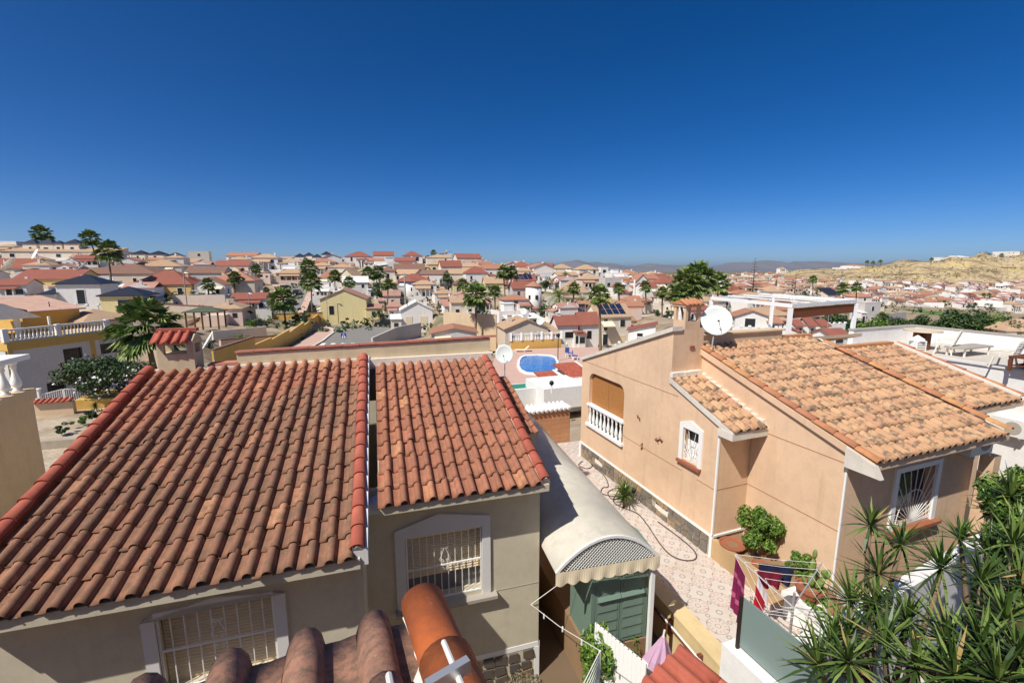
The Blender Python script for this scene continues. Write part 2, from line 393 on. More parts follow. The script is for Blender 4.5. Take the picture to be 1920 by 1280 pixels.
# window holes
w2 = (1.97, 3.24, -5.48, -4.27)
w1a = Lf.onv(292, 1180, FV); w1b = Lf.onv(514, 1127, FV)
w1 = (w1a[0], w1b[0], -5.35, -4.2)
m = MB(dz)
m.wall_v(FV, UL, 1.36, ZY, zm(.42) + .02, [w1], .22)
m.quad((1.36, FV, ZY), (1.36, 1.33, ZY), (1.36, 1.33, zm(.9)), (1.36, FV, zm(.42)))
m.wall_v(1.33, 1.36, 4.28, ZY, z2(1.33) + .02, [w2], .22)
m.quad((4.28, 1.33, ZY), (4.28, 6.6, ZY), (4.28, 6.6, z2(5.3)), (4.28, 1.33, z2(1.33)))
m.quad((UL, 6.6, ZY), (UL, FV, ZY), (UL, FV, zm(.42)), (UL, 6.6, zm(5.3)))
m.quad((4.28, 6.6, ZY), (UL, 6.6, ZY), (UL, 6.6, -2.2), (4.28, 6.6, -2.2))
m.quad((1.36, 1.33, z2(.92)), (1.36, 5.3, z2(5.3) - .1), (1.36, 5.3, zm(5.3)), (1.36, 1.33, zm(1.33)))
LW = m.build('wall', M_STUC_L, LH)
# roof decks and fascias
m = MB(dz)
m.prism([(0.02, zm(.02) - .02), (VT, zm(VT) - .02), (VT, zm(VT) - .16), (.02, zm(.02) - .16)], 'x', UL, 1.36)
m.prism([(0.94, z2(.94) - .02), (VT, z2(VT) - .02), (VT, z2(VT) - .14), (.94, z2(.94) - .14)], 'x', 1.59, 4.30)
LR = m.build('roof', M_STUC_L, LH)
m = MB(dz); m.box(UL, 1.38, .13, FV + .01, -3.82, -3.64); m.build('fascia', M_FASCIA, LH)
m = MB(dz); m.box(1.382, 4.34, 1.05, 1.34, -3.64, -3.48); m.build('fascia', M_FASCIA, LH)
m = MB(dz); m.box(1.362, 1.44, .08, VT, -3.9, -3.62); m2_ = MB(dz)
m = MB(dz); m.prism([(.05, zm(.05) - .14), (VT, zm(VT) - .14), (VT, zm(VT) + .09), (.05, zm(.05) + .09)], 'x', 1.285, 1.46); m.build('rake_kerb', M_FASCIA, LH)
m = MB(dz); m.prism([(.95, z2(.95) - .1), (VT, z2(VT) - .1), (VT, z2(VT) + .075), (.95, z2(.95) + .075)], 'x', 4.15, 4.30); m.build('rake_kerb', M_MORTAR, LH)
m = MB(dz); m.prism([(.05, zm(.05) - .1), (VT, zm(VT) - .1), (VT, zm(VT) + .07), (.05, zm(.05) + .07)], 'x', UL, UL + .14); m.build('rake_kerb', M_RUST_AND_SHADE, LH)  # left kerb coloured dark brown, standing in for the shadow beside the caps
me_tl = tile_mesh('roof_tile', .2285, .385, M_TILE_L); me_t2 = tile_mesh('roof_tile', .213, .385, M_TILE_L2)
me_cl = cap_mesh('ridge_tile', .345, .095, .085, M_CAP_L)
T = Tiles()
T.field(me_tl, UL + .13, .0, -3.645 + dz, 18, 15, .2285, .37, SL)
T.field(me_t2, 1.60, .92, -3.495 + dz, 12, 12, .213, .375, SL)
T.finish(LR, LH.matrix_basis, 300)
caps(me_cl, LR, 1.335, .05, zm(.05) + .095 + dz, 16, .345, SL)
caps(me_cl, LR, UL + .05, .02, zm(.0) + .07 + dz, 16, .345, SL)
caps(cap_mesh('ridge_tile', .345, .09, .08, M_CAP_L), LR, 4.23, .93, z2(.93) + .07 + dz, 13, .345, SL)
for u, v, z in ((1.335, .05, zm(.05) + .11), (4.23, .93, z2(.93) + .09)):
    m = MB(dz); m.add([(u + x, v + y + random.uniform(-.02, .02), z + zz) for x, y, zz in ((-.08, .02, -.04), (.08, .0, -.04), (.1, .05, -.16), (-.02, .06, -.14), (0, -.03, .04), (.05, .1, .03), (-.06, .1, .02))],
        [(0, 1, 4), (1, 2, 5, 4), (0, 4, 6), (3, 2, 1, 0), (4, 5, 6)]); m.build('mortar_plug', M_MORTAR, LR)
# side strip of roof on the right behind the dish
m = MB(dz); m.prism([(3.05, -3.42), (5.6, -2.78), (5.6, -2.9), (3.05, -3.54)], 'x', 4.36, 4.86); SR = m.build('side_roof', M_STUC_L, LH)
Ts = Tiles(); Ts.field(tile_mesh('roof_tile', .125, .25, M_TILE_L2, .014, .045), 4.36, 3.0, -3.42 + dz, 4, 10, .125, .25, R(14)); Ts.finish(SR, LH.matrix_basis, 300)
m = MB(dz); m.quad((4.86, 3.2, ZY), (4.86, 5.6, ZY), (4.86, 5.6, -2.85), (4.86, 3.2, -3.4)); m.quad((4.285, 3.2, ZY), (4.86, 3.2, ZY), (4.86, 3.2, -3.42), (4.285, 3.2, -3.42)); m.build('wall', M_STUC_L, LH)
# parapet and chimney
pl = Lf.onv(443, 663, VT); pr_ = Lf.onv(919, 634, VT); cl_ = Lf.onv(300, 690, VT)
m = MB(dz)
zt = max(pl[1], pr_[1])
m.prism([(pl[0], -3.1), (pr_[0], -3.1), (pr_[0], pr_[1]), (pl[0], pl[1])], 'y', VT + .004, VT + .24)
m.prism([(pl[0] - .55, -3.1), (pl[0] - .002, -3.1), (pl[0] - .002, pl[1] - .23), (pl[0] - .55, pl[1] - .25)], 'y', VT + .004, VT + .22)
m.build('parapet', M_STUC_PAR, LH)
m = MB(dz); m.prism([(UL + .1, -1), (pr_[0], -1), (pr_[0], zm(VT) + .13), (UL + .1, zm(VT) + .13)] if False else [(UL + .1, zm(VT) - .1), (1.3, zm(VT) - .1), (1.3, zm(VT) + .035), (UL + .1, zm(VT) + .035)], 'y', VT - .05, VT + .02); m.prism([(1.46, z2(VT) - .1), (pr_[0], z2(VT) - .1), (pr_[0], z2(VT) + .14), (1.46, z2(VT) + .14)], 'y', VT - .1, VT + .02); m.build('mortar_fillet', M_MORTAR, LH)
me_cop = MB().box(0, .36, -.16, .16, 0, .045).mesh('coping_tile'); me_cop.materials.append(tile_mat('pale_red_coping', [(0, rgb(206, 138, 116)), (1, rgb(194, 124, 104))], rgb(176, 116, 100), .4))
n = int((pr_[0] - pl[0]) / .365)
PW = LH.children[-2]
for i in range(n + 1):
    t = i / n; o = link('coping_tile', me_cop, None, LH); u = pl[0] - .02 + i * .367
    o.location = (u, VT + .13, pl[1] + (pr_[1] - pl[1]) * t + dz + random.uniform(0, .008)); o.rotation_euler = (R(-6), -(pr_[1] - pl[1]) / (pr_[0] - pl[0]), 0)
for i in range(2):
    o = link('coping_tile', me_cop, None, LH); o.location = (pl[0] - .56 + i * .27, VT + .12, pl[1] - .245 + dz + .012 * i); o.scale = (.75, .9, 1)
cu0, cz0 = Lf.onv(301, 684, VT - .02); cu1, cz1 = Lf.onv(366, 672, VT - .02); _, czt = Lf.onv(299, 643, VT - .02); _, cze = Lf.onv(330, 612, VT)
CH = MB(dz)
CH.box(cu0, cu1 + .02, VT - .12, VT + .38, -2.6, cz0 + .23)
for (x0, x1) in ((cu0, cu0 + .12), (cu1 - .10, cu1 + .02)):
    for (y0, y1) in ((VT - .12, VT - .02), (VT + .26, VT + .38)): CH.box(x0, x1, y0, y1, cz0 + .231, cz0 + .42)
CH.box(cu0, cu1 + .02, VT - .12, VT + .38, cz0 + .421, cz0 + .5)
CH.prism([(VT - .12, cz0 + .502), (VT + .38, cz0 + .502), (VT + .13, cz0 + .66)], 'x', cu0, cu1 + .02)
chm = CH.build('chimney', M_STUC_PAR, LH)
Tc = Tiles(); Tc.field(tile_mesh('hood_tile', .17, .34, M_CAP_L, .012, .06), cu0 - .06, VT - .24, cz0 + .46 + dz, 4, 1, .165, .36, R(33)); Tc.finish(chm, LH.matrix_basis, 300, 'hood_tile')
m = MB(dz); m.box(cu0 - .04, cu1 + .05, VT + .05, VT + .21, cz0 + .675, cz0 + .74); m.build('ridge_cap', M_CAP_L, chm)
# windows with pointed white surrounds, shutter slats and iron grille
def pent_window(par, v, hole, out, apex, grille_n, halfopen, name='window'):
    a, b, c, d = hole; o0, o1, zl, zr = out
    mm = MB(dz); y0, y1 = v - .035, v + .02
    mm.prism([(o0, c - .06), (a, c - .06), (a, d), (o0, zl)], 'y', y0, y1); mm.prism([(b, c - .06), (o1, c - .06), (o1, zr), (b, d)], 'y', y0, y1)
    mm.prism([(o0, zl), (a, d), (b, d), (o1, zr), apex], 'y', y0, y1)
    win = mm.build(name, M_FASCIA, par)
    mm = MB(dz); mm.box(o0 - .03, o1 + .1, v - .14, v + .2, c - .12, c - .062); mm.build('sill', M_CONC, win)
    mm = MB(dz); zz = c + (d - c) * halfopen; k = d - .01
    while k > zz: mm.prism([(v + .15, k - .045), (v + .135, k - .022), (v + .15, k), (v + .17, k), (v + .17, k - .045)], 'x', a + .01, b - .01); k -= .047
    mm.build('shutter', M_BLIND, win)
    mm = MB(dz); mm.quad((a, v + .2, c), (b, v + .2, c), (b, v + .2, d), (a, v + .2, d)); mm.build('pane', plain('grey_window_pane', rgb(120, 118, 120), .4, .1), win)  # plain grey sheet closing the opening behind the slats
    mm = MB(dz); r = .012; gv = v + .01
    for p, q in (((a + .02, gv, c + .02), (b - .02, gv, c + .02)), ((a + .02, gv, d - .02), (b - .02, gv, d - .02)), ((a + .02, gv, c + (d - c) * .5), (b - .02, gv, c + (d - c) * .5)), ((a + .02, gv, c), (a + .02, gv, d)), ((b - .02, gv, c), (b - .02, gv, d))): mm.bar(p, q, r * 2)
    for i in range(1, grille_n):
        u = a + (b - a) * i / grille_n; mm.bar((u, gv + .012, c + .02), (u, gv + .012, d - .02), r)
    cu = a + (b - a) * .5
    def scroll(cx, cz, rr, s):
        pp = [(cx + s * rr * (1 - t / 14) * math.cos(t * .62), gv - .012, cz + rr * (1 - t / 14) * math.sin(t * .62)) for t in range(13)]
        for i in range(12): mm.bar(pp[i], pp[i + 1], .008)
    for s in (-1, 1):
        for zc in (.76, .56, .44): scroll(cu + s * .04, c + (d - c) * zc, .035, s)
        mm.bar((cu, gv - .012, c + (d - c) * .78), (cu + s * .09, gv - .012, c + (d - c) * .58), .008)
    mm.build('window_grille', M_METAL_W, win)
    return win
pent_window(LH, 1.33, w2, (1.81, 3.38, -4.13, -4.10), (2.52, -3.93), 11, .3)
o1a = Lf.onv(264, 1166, FV); o1b = Lf.onv(534, 1108, FV); ap = Lf.onv(402, 1116, FV)
pent_window(LH, FV, w1, (o1a[0], o1b[0], o1a[1], o1b[1]), ap, 9, .0)
# groove, plinth
m = MB(dz); m.box(1.36, 4.292, 1.322, 1.34, -6.86, -6.76); m.box(4.27, 4.3, 1.322, 5.2, -6.86, -6.76); m.box(4.2, 4.296, 1.318, 1.345, -7.5, -6.86); m.build('plinth_band', M_WHITE, LH)
m = MB(dz); m.box(3.42, 4.284, 1.324, 1.331, -5.56, -5.548); m.build('wall_groove', M_CONC, LH)
rn = random.Random(3)
M_STONE = tile_mat('dark_plinth_stone', [(0, rgb(120, 104, 84)), (.5, rgb(96, 90, 84)), (1, rgb(150, 128, 96))], rgb(90, 84, 78), .5)
for i in range(11):
    for j in range(3):
        u = 1.45 + i * .25 + rn.uniform(-.03, .03); z = -7.48 + j * .21
        mm = MB(dz); pts = [(u + rn.uniform(0, .04), z + rn.uniform(0, .04)), (u + .23 - rn.uniform(0, .04), z + rn.uniform(0, .04)), (u + .23 - rn.uniform(0, .05), z + .2 - rn.uniform(0, .04)), (u + rn.uniform(0, .05), z + .2 - rn.uniform(0, .04))]
        mm.prism(pts, 'y', 1.30 - rn.uniform(0, .01), 1.329); mm.build('plinth_stone', M_STONE, LW)
# dish by the second roof and by the chimney
def dish(name, label, at, rad, normal, group=None, pole=None, mat=None):
    n_ = Vector(normal).normalized(); d = thing(name, label, 'satellite dish', at, 0, group)
    q = Vector((0, 0, 1)).rotation_difference(n_).to_matrix()
    mm = MB(); rings = 6; N = 20; vs = []
    for k in range(rings + 1):
        rr = rad * k / rings; h = .22 * rad * (k / rings) ** 2 * 1.1
        for i in range(N): a = 2 * math.pi * i / N; vs.append(q @ Vector((rr * math.cos(a), rr * math.sin(a) * 1.07, h)))
    fs = [(k * N + i, k * N + (i + 1) % N, (k + 1) * N + (i + 1) % N, (k + 1) * N + i) for k in range(rings) for i in range(N)]
    b0 = len(vs)
    for i in range(N): a = 2 * math.pi * i / N; vs.append(q @ Vector((rad * 1.02 * math.cos(a), rad * 1.09 * math.sin(a), .22 * rad * 1.1 - .03 * rad)))
    fs += [(rings * N + i, rings * N + (i + 1) % N, b0 + (i + 1) % N, b0 + i) for i in range(N)]
    mm.add(vs, fs); ro = mm.build('reflector', mat or M_DISH, d, True)
    mm = MB(); tip = q @ Vector((0, -rad * .25, rad * .85)); mm.tube([q @ Vector((0, -rad * 1.0, .2 * rad)), tip], rad * .03, 5); mm.build('feed_arm', M_ALU, d)
    mm = MB(); mm.tube([tip, tip + (q @ Vector((0, rad * .05, -rad * .16)))], rad * .07, 8); mm.build('receiver', M_BLACK, d)
    if pole:
        back = q @ Vector((0, 0, -.04 * rad)); mm = MB(); mm.tube([back, back - n_ * rad * .25, Vector(pole) - Vector(at)], rad * .05, 6); mm.build('mast', M_ALU, d)
    return d
p = Lf.w(4.78, 5.35, 0); q = aty(946, 664, p.y); dish('satellite_dish', 'small white satellite dish just right of the cream parapet', q, 17 * p.y / 851, (-.15, -1, .25), None, q + Vector((0, .1, -.75)))
p = Lf.w(-1.2, 6.05, 0); q = aty(393, 640, p.y); dish('satellite_dish', 'white satellite dish behind the tiled chimney, seen from its side', q, 19 * p.y / 851, (-.75, -.5, .55), None, q + Vector((.02, .1, -1.0)))
# ================================================================== own house below and beside the camera
Of = Frame(-22, (-.46, 1.44))
OH = thing('own_house', 'small mossy red tile porch roof at the bottom edge, orange rake tiles', 'house', Of.w(0, 0, ZY), Of.rz)
m = MB(dz); SO = -R(14)
# porch roof slopes down away from the camera: eave at v=0, ridge at v=-1.6
ts = math.tan(R(14))
m.prism([(.0, -1.34), (-1.9, -1.34 + 1.9 * ts), (-1.9, -1.44 + 1.9 * ts), (0, -1.44)], 'x', -2.2, .215); ORF = m.build('roof', M_STUC_L, OH)
me_o = tile_mesh('roof_tile', .222, .385, M_TILE_O, .022, .078)
for r in range(5):
    for c in range(10):
        o = bpy.data.objects.new('tile', me_o); COL.objects.link(o); o.parent = ORF
        o.matrix_local = Matrix.Translation((.125 - c * .226, -r * .37 * math.cos(R(14)) + random.uniform(-.01, .01), -1.325 + r * .37 * math.sin(R(14)) + dz)) @ Matrix.Rotation(math.pi + random.uniform(-.02, .02), 4, 'Z') @ Matrix.Rotation(R(14), 4, 'X')
me_oc = cap_mesh('rake_tile', .40, .082, .074, M_CAP_O, 9)
for i in range(5):
    o = bpy.data.objects.new('rake_tile', me_oc); COL.objects.link(o); o.parent = ORF
    o.matrix_local = Matrix.Translation((.145, .03 - i * .4 * math.cos(R(14)), -1.275 + i * .4 * math.sin(R(14)) + dz)) @ Matrix.Rotation(math.pi, 4, 'Z') @ Matrix.Rotation(R(14), 4, 'X')
m = MB(dz); rn = random.Random(5); L_ = [(.062 + rn.uniform(-.02, .012), -i * .06) for i in range(26)]
for i in range(25):
    (x0, y0), (x1, y1) = L_[i], L_[i + 1]; m.add([(x0, y0, -1.262 - y0 * ts), (.105, y0, -1.225 - y0 * ts), (.105, y1, -1.225 - y1 * ts), (x1, y1, -1.262 - y1 * ts)], [(0, 1, 2, 3)])
m.build('mortar_bed', M_MORTAR, ORF)
m = MB(dz); m.box(-2.2, .18, -2.2, -.45, ZY, -1.52); m.build('wall', M_STUC_L, OH)
# our own house behind the camera: it closes the alley in front of the facades
MB(dz).box(-12, 9, -12.5, -2.05, ZY, .35).build('main_wall', stucco('tan_stucco', rgb(168, 134, 104)), OH)
# white drying bracket held out over the porch tiles
br = thing('drying_bracket', 'white metal bracket and rod over the orange rake tiles', 'bracket', (.02, .62, -.62))
p1, p2 = aty(800, 1290, .80), aty(878, 1243, .86); b0 = Vector((.02, .62, -.62))
MB().bar(p1 - b0, p2 - b0, .018, .03).build('flat_bar', M_ALU, br)
MB().tube([aty(832, 1203, .98) - b0, aty(868, 1290, .80) - b0], .007, 8).build('rod', M_METAL_W, br)
MB().tube([aty(729, 1265, .9) - b0, aty(735, 1300, .8) - b0], .008, 8).build('rod', M_METAL_W, br)
# red tiles on the low wall at the bottom edge
q = atz(1290, 1262, -3.9); q.z = -4.15; Cf = Frame(-38, q)
CW = thing('tiled_garden_wall', 'low wall end with a row of plain red tiles at the bottom edge', 'wall', Cf.w(0, 0, ZY), Cf.rz)
MB().box(-.7, .38, -.32, .2, 0, -4.2 - ZY).build('wall', M_STUC_W, CW)
me_c = tile_mesh('roof_tile', .2, .42, M_CAP_L, .016, .07)
for r in range(2):
    for c in range(6):
        o = bpy.data.objects.new('tile', me_c); COL.objects.link(o); o.parent = CW
        o.matrix_local = Matrix.Translation((-.78 + c * .2, -.48 + r * .36, -4.19 + r * .04 - ZY)) @ Matrix.Rotation(R(8), 4, 'X')
# ================================================================== near grounds
M_YARD = plain('yard_earth', rgb(116, 98, 78), 0.9, 0.2, 1.3, bump=0.3, bscale=30)
t = NT('patio_rosette_tiles'); o_ = t.obj()
def patio_nodes(t, o_):
    sp = t.n('ShaderNodeSeparateXYZ'); t.l(o_, sp.inputs[0]); G = .55
    def cell(x, off): return t.math('SUBTRACT', t.math('FRACT', t.math('ADD', t.math('DIVIDE', x, G), off)), .5)
    def rad(offx, offy):
        a, b = cell(sp.outputs[0], offx), cell(sp.outputs[1], offy)
        return t.math('SQRT', t.math('ADD', t.math('MULTIPLY', a, a), t.math('MULTIPLY', b, b))), a, b
    def ring(d, r, wd): return t.math('LESS_THAN', t.math('ABSOLUTE', t.math('SUBTRACT', d, r)), wd)
    d1, a1, b1 = rad(0, 0); d2, a2, b2 = rad(.5, .5); d3, _, _ = rad(.5, 0); d4, _, _ = rad(0, .5); d5, _, _ = rad(.28, .22); d6, _, _ = rad(.72, .78); d7, _, _ = rad(.24, .75); d8, _, _ = rad(.77, .24)
    red = t.math('ADD', ring(d1, .36, .012), ring(d1, .09, .012), clamp=True)
    ang = t.math('ARCTAN2', b1, a1); sp_ = t.math('GREATER_THAN', t.math('SINE', t.math('MULTIPLY', ang, 12)), .55)
    spoke = t.math('MULTIPLY', sp_, t.math('MULTIPLY', t.math('LESS_THAN', d1, .3), t.math('GREATER_THAN', d1, .2)))
    grey = ring(d2, .1, .02)
    for dd in (d3, d4): grey = t.math('ADD', grey, ring(dd, .07, .018), clamp=True)
    for dd in (d5, d6, d7, d8): grey = t.math('ADD', grey, ring(dd, .035, .012), clamp=True)
    base = t.mix(t.noise(5, 4, o_), rgb(200, 190, 178), rgb(216, 206, 194))
    c = t.mix(t.math('MULTIPLY', red, .6), base, rgb(150, 84, 76)); c = t.mix(t.math('MULTIPLY', spoke, .55), c, rgb(186, 130, 120)); c = t.mix(t.math('MULTIPLY', grey, .6), c, rgb(110, 100, 104))
    jx = t.math('LESS_THAN', t.math('ABSOLUTE', cell(sp.outputs[0], 0)), .0)
    return t.mix(t.ramp(t.noise(1.2, 5, o_), [(.5, (0, 0, 0)), (.75, (.3,) * 3)]), c, rgb(176, 150, 130))
t.col(patio_nodes(t, o_)); M_PATIO = t.fin(.55, 0, .35)
# patio slab in the right house's frame (u to +, v away)
pf = Frame(-17.5, (3.58, 9.43)); 
PT = MB(); PT.box(-.62, 3.4, -4.2, 7.3, -.35, 0)
o = PT.build('patio', M_PATIO, None, loc=pf.w(0, 0, ZP), rz=pf.rz); structure(o)
MB().box(-16, 3.4, -7.5, 6.5, -.6, 0).build('yard_ground', M_YARD, None, loc=Lf.w(4.3, 1.5, ZY), rz=Lf.rz); structure(COL.objects[-1])
# retaining wall between left yard and patio
M_OLDWALL = stucco('mottled_cream_wall', rgb(232, 208, 158), 0.7, streak=.6)
bw = thing('boundary_wall', 'mottled cream boundary wall beside the rosette patio', 'wall', pf.w(-.77, 0, ZY), pf.rz)
MB().box(-.15, .15, -4.2, .55, 0, .88).build('wall', M_OLDWALL, bw)
MB().box(-.18, .18, -4.2, .57, .881, .93).build('coping', M_OLDWALL, bw)
rl = thing('rusty_rail', 'rusty pipe rail fixed along the cream boundary wall', 'rail', pf.w(-.98, -1.2, ZY + .5), pf.rz)
MB().tube([(0, .35, .12), (0, -1.5, .12)], .03, 6).build('pipe', M_RUST_AND_SHADE, rl); MB().tube([(-.03, .0, .2), (-.03, -1.3, .2)], .02, 6).build('pipe', M_METAL_W, rl); MB().box(-.03, .06, -.25, -.18, -.05, .25).box(-.03, .06, -1.1, -1.03, -.05, .25).build('bracket', M_RUST_AND_SHADE, rl)
# ================================================================== carport with vaulted roof
M_VAULT = stucco('stained_white_vault', rgb(214, 208, 192), 0.75, streak=.5)
VFr = 0.55; vu0, vu1 = 4.3, 6.16; zE = -4.86; zC = -4.36
cp_ = thing('vaulted_carport', 'white barrel vaulted carport roof with scalloped valance beside the bungalow', 'carport', Lf.w((vu0 + vu1) / 2, VFr, ZY), Frame(-14.0, (0, 0)).rz)
hw = (vu1 - vu0) / 2; N = 16; arc = [(-hw + 2 * hw * i / N, (zC - zE) * (1 - (2 * i / N - 1) ** 2)) for i in range(N + 1)]
m = MB(); z0 = zE - ZY; Lc = 8.2
vs = [(x, y, z0 + z + t_) for t_ in (0, -.03) for y in (-.0, Lc) for x, z in arc]; K = N + 1
fs = [(i, i + 1, K + i + 1, K + i) for i in range(N)] + [(2 * K + i + 1, 2 * K + i, 3 * K + i, 3 * K + i + 1) for i in range(N)] + [(i + 1, i, 2 * K + i, 2 * K + i + 1) for i in range(N)] + [(K + i, K + i + 1, 3 * K + i + 1, 3 * K + i) for i in range(N)]
m.add(vs, fs); m.add([(hw, 0, z0), (hw, Lc, z0), (hw, Lc, z0 - .03), (hw, 0, z0 - .03)], [(3, 2, 1, 0)]); m.build('roof', M_VAULT, cp_, True)
m = MB()
for i in range(N):
    m.bar((arc[i][0], -.012, z0 + arc[i][1]), (arc[i + 1][0], -.012, z0 + arc[i + 1][1]), .035, .045)
m.build('arch_rim', M_WHITE, cp_)
m = MB(); s_ = .062                                    # diagonal lattice under the arch
def archz(x): return (zC - zE) * (1 - (x / hw) ** 2)
for k in range(-30, 40):
    for sg in (1, -1):
        seg = None; pts = []
        for j in range(41):
            zz = (zC - zE) * j / 40; x = -hw + k * s_ + sg * zz
            if -hw < x < hw and zz < archz(x) - .01: pts.append((x, -.004 + .006 * sg, z0 + zz))
        if len(pts) > 1: m.bar(pts[0], pts[-1], .011, .006)
m.build('lattice', M_WHITE, cp_)
m = MB(); M_VAL = plain('cream_canvas', rgb(236, 220, 188), .85, .08, 4); nS = 9; P = []
for i in range(nS * 6 + 1):
    x = -hw - .02 + (2 * hw + .04) * i / (nS * 6); P.append((x, z0 + .02, z0 - .19 - .045 * abs(math.sin(math.pi * i / 6))))
for i in range(len(P) - 1):
    y = -.04 - .012 * math.sin(i * .9); y2 = -.04 - .012 * math.sin((i + 1) * .9)
    m.add([(P[i][0], y, P[i][2]), (P[i + 1][0], y2, P[i + 1][2]), (P[i + 1][0], -.035, P[i + 1][1]), (P[i][0], -.035, P[i][1])], [(0, 1, 2, 3)])
m.build('valance', M_VAL, cp_)
for x, y in ((hw - .06, .05), (hw - .06, 4.0), (hw - .06, 7.6)):
    MB().box(x - .035, x + .035, y - .035, y + .035, 0, z0 - .03).build('post', M_WHITE, cp_)
m = MB(); m.box(hw - .09, hw - .03, .09, 7.9, z0 - .1, z0 - .035); m.build('beam', M_WHITE, cp_)
# ================================================================== green resin shed
M_GREEN = plain('green_resin', rgb(114, 136, 122), .5, .06, 2)
us0, us1, vs0 = 5.02, 6.14, .74
MB().box(4.98, 6.2, .7, 8, 0, -6.62 - ZY).build('carport_slab', M_SOIL, None, loc=Lf.w(0, 0, ZY), rz=Lf.rz); structure(COL.objects[-1])
sh = thing('garden_shed', 'dark green plastic double door shed under the carport', 'shed', Lf.w((us0 + us1) / 2, vs0, -6.615), Lf.rz)
hw2 = (us1 - us0) / 2; m = MB()
m.box(-hw2, hw2, .03, .85, 0, 1.72); m.prism([(-.03, 1.722), (.88, 1.722), (.88, 1.76), (.42, 1.84), (-.03, 1.76)], 'x', -hw2 - .03, hw2 + .03); m.box(-hw2, -hw2 + .07, -.02, .03, 0, 1.72); m.box(hw2 - .05, hw2, -.02, .03, 0, 1.72)
m.build('body', M_GREEN, sh)
for s in (-1, 1):
    x0, x1 = (-hw2 + .075, -.006) if s < 0 else (.006, hw2 - .055)
    m = MB(); m.box(x0, x1, -.02, .028, .03, 1.70)
    for k in range(8):
        z = .1 + k * .2
        if k == 4: continue
        m.prism([(-.02, z), (-.034, z + .012), (-.021, z + .15)], 'x', x0 + .05, x1 - .05)
    m.prism([(-.02, .9), (-.075, .95), (-.02, 1.01)], 'x', x0 + .04 if s < 0 else x0, x1 if s < 0 else x1 - .04); m.build('door', M_GREEN, sh)
# ================================================================== right house
RH = thing('peach_bungalow', 'peach stucco bungalow with flamed orange roof tiles and stone plinth', 'house', Rf.w(0, 0, ZP), Rf.rz)
dr = -ZP; SR_ = R(17.5); tr = math.tan(SR_)
def zr(v): return -3.40 + v * tr
UN, UF = -.05, -1.02                                   # near wall and projecting far wall
VJ, VE, VRg = 2.62, 8.85, 4.4
hb = Rf.onu(1103, 800, UF); hb2 = Rf.onu(1168, 800, UF)
_, bz1 = Rf.onu(1135, 712, UF); _, bz0 = Rf.onu(1103, 790, UF); bz0 = Rf.onu(1168, 832, UF)[1]
ov = (hb2[0], hb[0], bz0 + .02, Rf.onu(1166, 742, UF)[1] + .33)
sw = (Rf.onu(1309, 860, UF)[0], Rf.onu(1279, 860, UF)[0], Rf.onu(1309, 875, UF)[1], Rf.onu(1309, 812, UF)[1])
def zrf(v): return -3.46 + (v - 2.2) * math.tan(R(20))      # small roof
def zgab(v): return -1.52 - (v - 4.3) * (1.6 / 4.55)
m = MB(dr)
# side walls are built as vertical cells along v; face looks to -u
def side(m, u, v0, v1, z0, ztop, holes=(), step=.35, depth=.22):
    vs_ = sorted({v0, v1, *[h[0] for h in holes], *[h[1] for h in holes]})
    for i in range(len(vs_) - 1):
        a, b = vs_[i], vs_[i + 1]; cuts = [(z0, None)]
        hs = [h for h in holes if h[0] < (a + b) / 2 < h[1]]
        if hs:
            h = hs[0]; m.quad((u, b, z0), (u, a, z0), (u, a, h[2]), (u, b, h[2])); m.quad((u, b, h[3]), (u, a, h[3]), (u, a, ztop(a)), (u, b, ztop(b)))
        else: m.quad((u, b, z0), (u, a, z0), (u, a, ztop(a)), (u, b, ztop(b)))
    for h in holes:
        a, b, c, d = h[:4]; w_ = u + depth
        m.quad((u, a, c), (u, b, c), (w_, b, c), (w_, a, c)); m.quad((u, b, d), (u, a, d), (w_, a, d), (w_, b, d)); m.quad((u, a, d), (u, a, c), (w_, a, c), (w_, a, d)); m.quad((u, b, c), (u, b, d), (w_, b, d), (w_, b, c))
side(m, UF, 4.3, VE, ZP, lambda v: zgab(v), [ov])
side(m, UF, VJ, 4.3, ZP, lambda v: zrf(v) - .03, [sw])
m.quad((UF, 4.3, zrf(4.3) - .1), (UN, 4.3, zrf(4.3) - .1), (UN, 4.3, -1.5), (UF, 4.3, -1.5))
m.quad((UF, VJ, ZP), (UN, VJ, ZP), (UN, VJ, zrf(VJ)), (UF, VJ, zrf(VJ)))
m.quad((UN, VJ, ZP), (UN, .5, ZP), (UN, .5, zr(.5)), (UN, VJ, zr(VJ))); m.quad((UN, 4.5, zrf(VJ)), (UN, VJ, zrf(VJ)), (UN, VJ, zr(VJ)), (UN, 4.5, zr(4.5)))
fw = Rf.onv(1683, 900, .5); fw2 = Rf.onv(1752, 900, .5); fz0 = Rf.onv(1745, 968, .5)[1]; fz1 = Rf.onv(1683, 886, .5)[1]
fwin = (fw[0], fw2[0], fz0, fz1)
m.wall_v(.5, UN, 4.2, ZP, zr(.5), [fwin], .22)
m.quad((4.2, .5, ZP), (4.2, 1.3, ZP), (4.2, 1.3, zr(1.2)), (4.2, .5, zr(.5))); m.wall_v(1.3, 4.2, 6.4, ZP, zr(1.3)); m.quad((6.4, 1.3, ZP), (6.4, VE, ZP), (6.4, VE, -3.3), (6.4, 1.3, zr(1.3)))
m.quad((6.4, VE, ZP), (UF, VE, ZP), (UF, VE, zgab(VE)), (6.4, VE, -3.3))
RW = m.build('wall', M_STUC_R, RH)
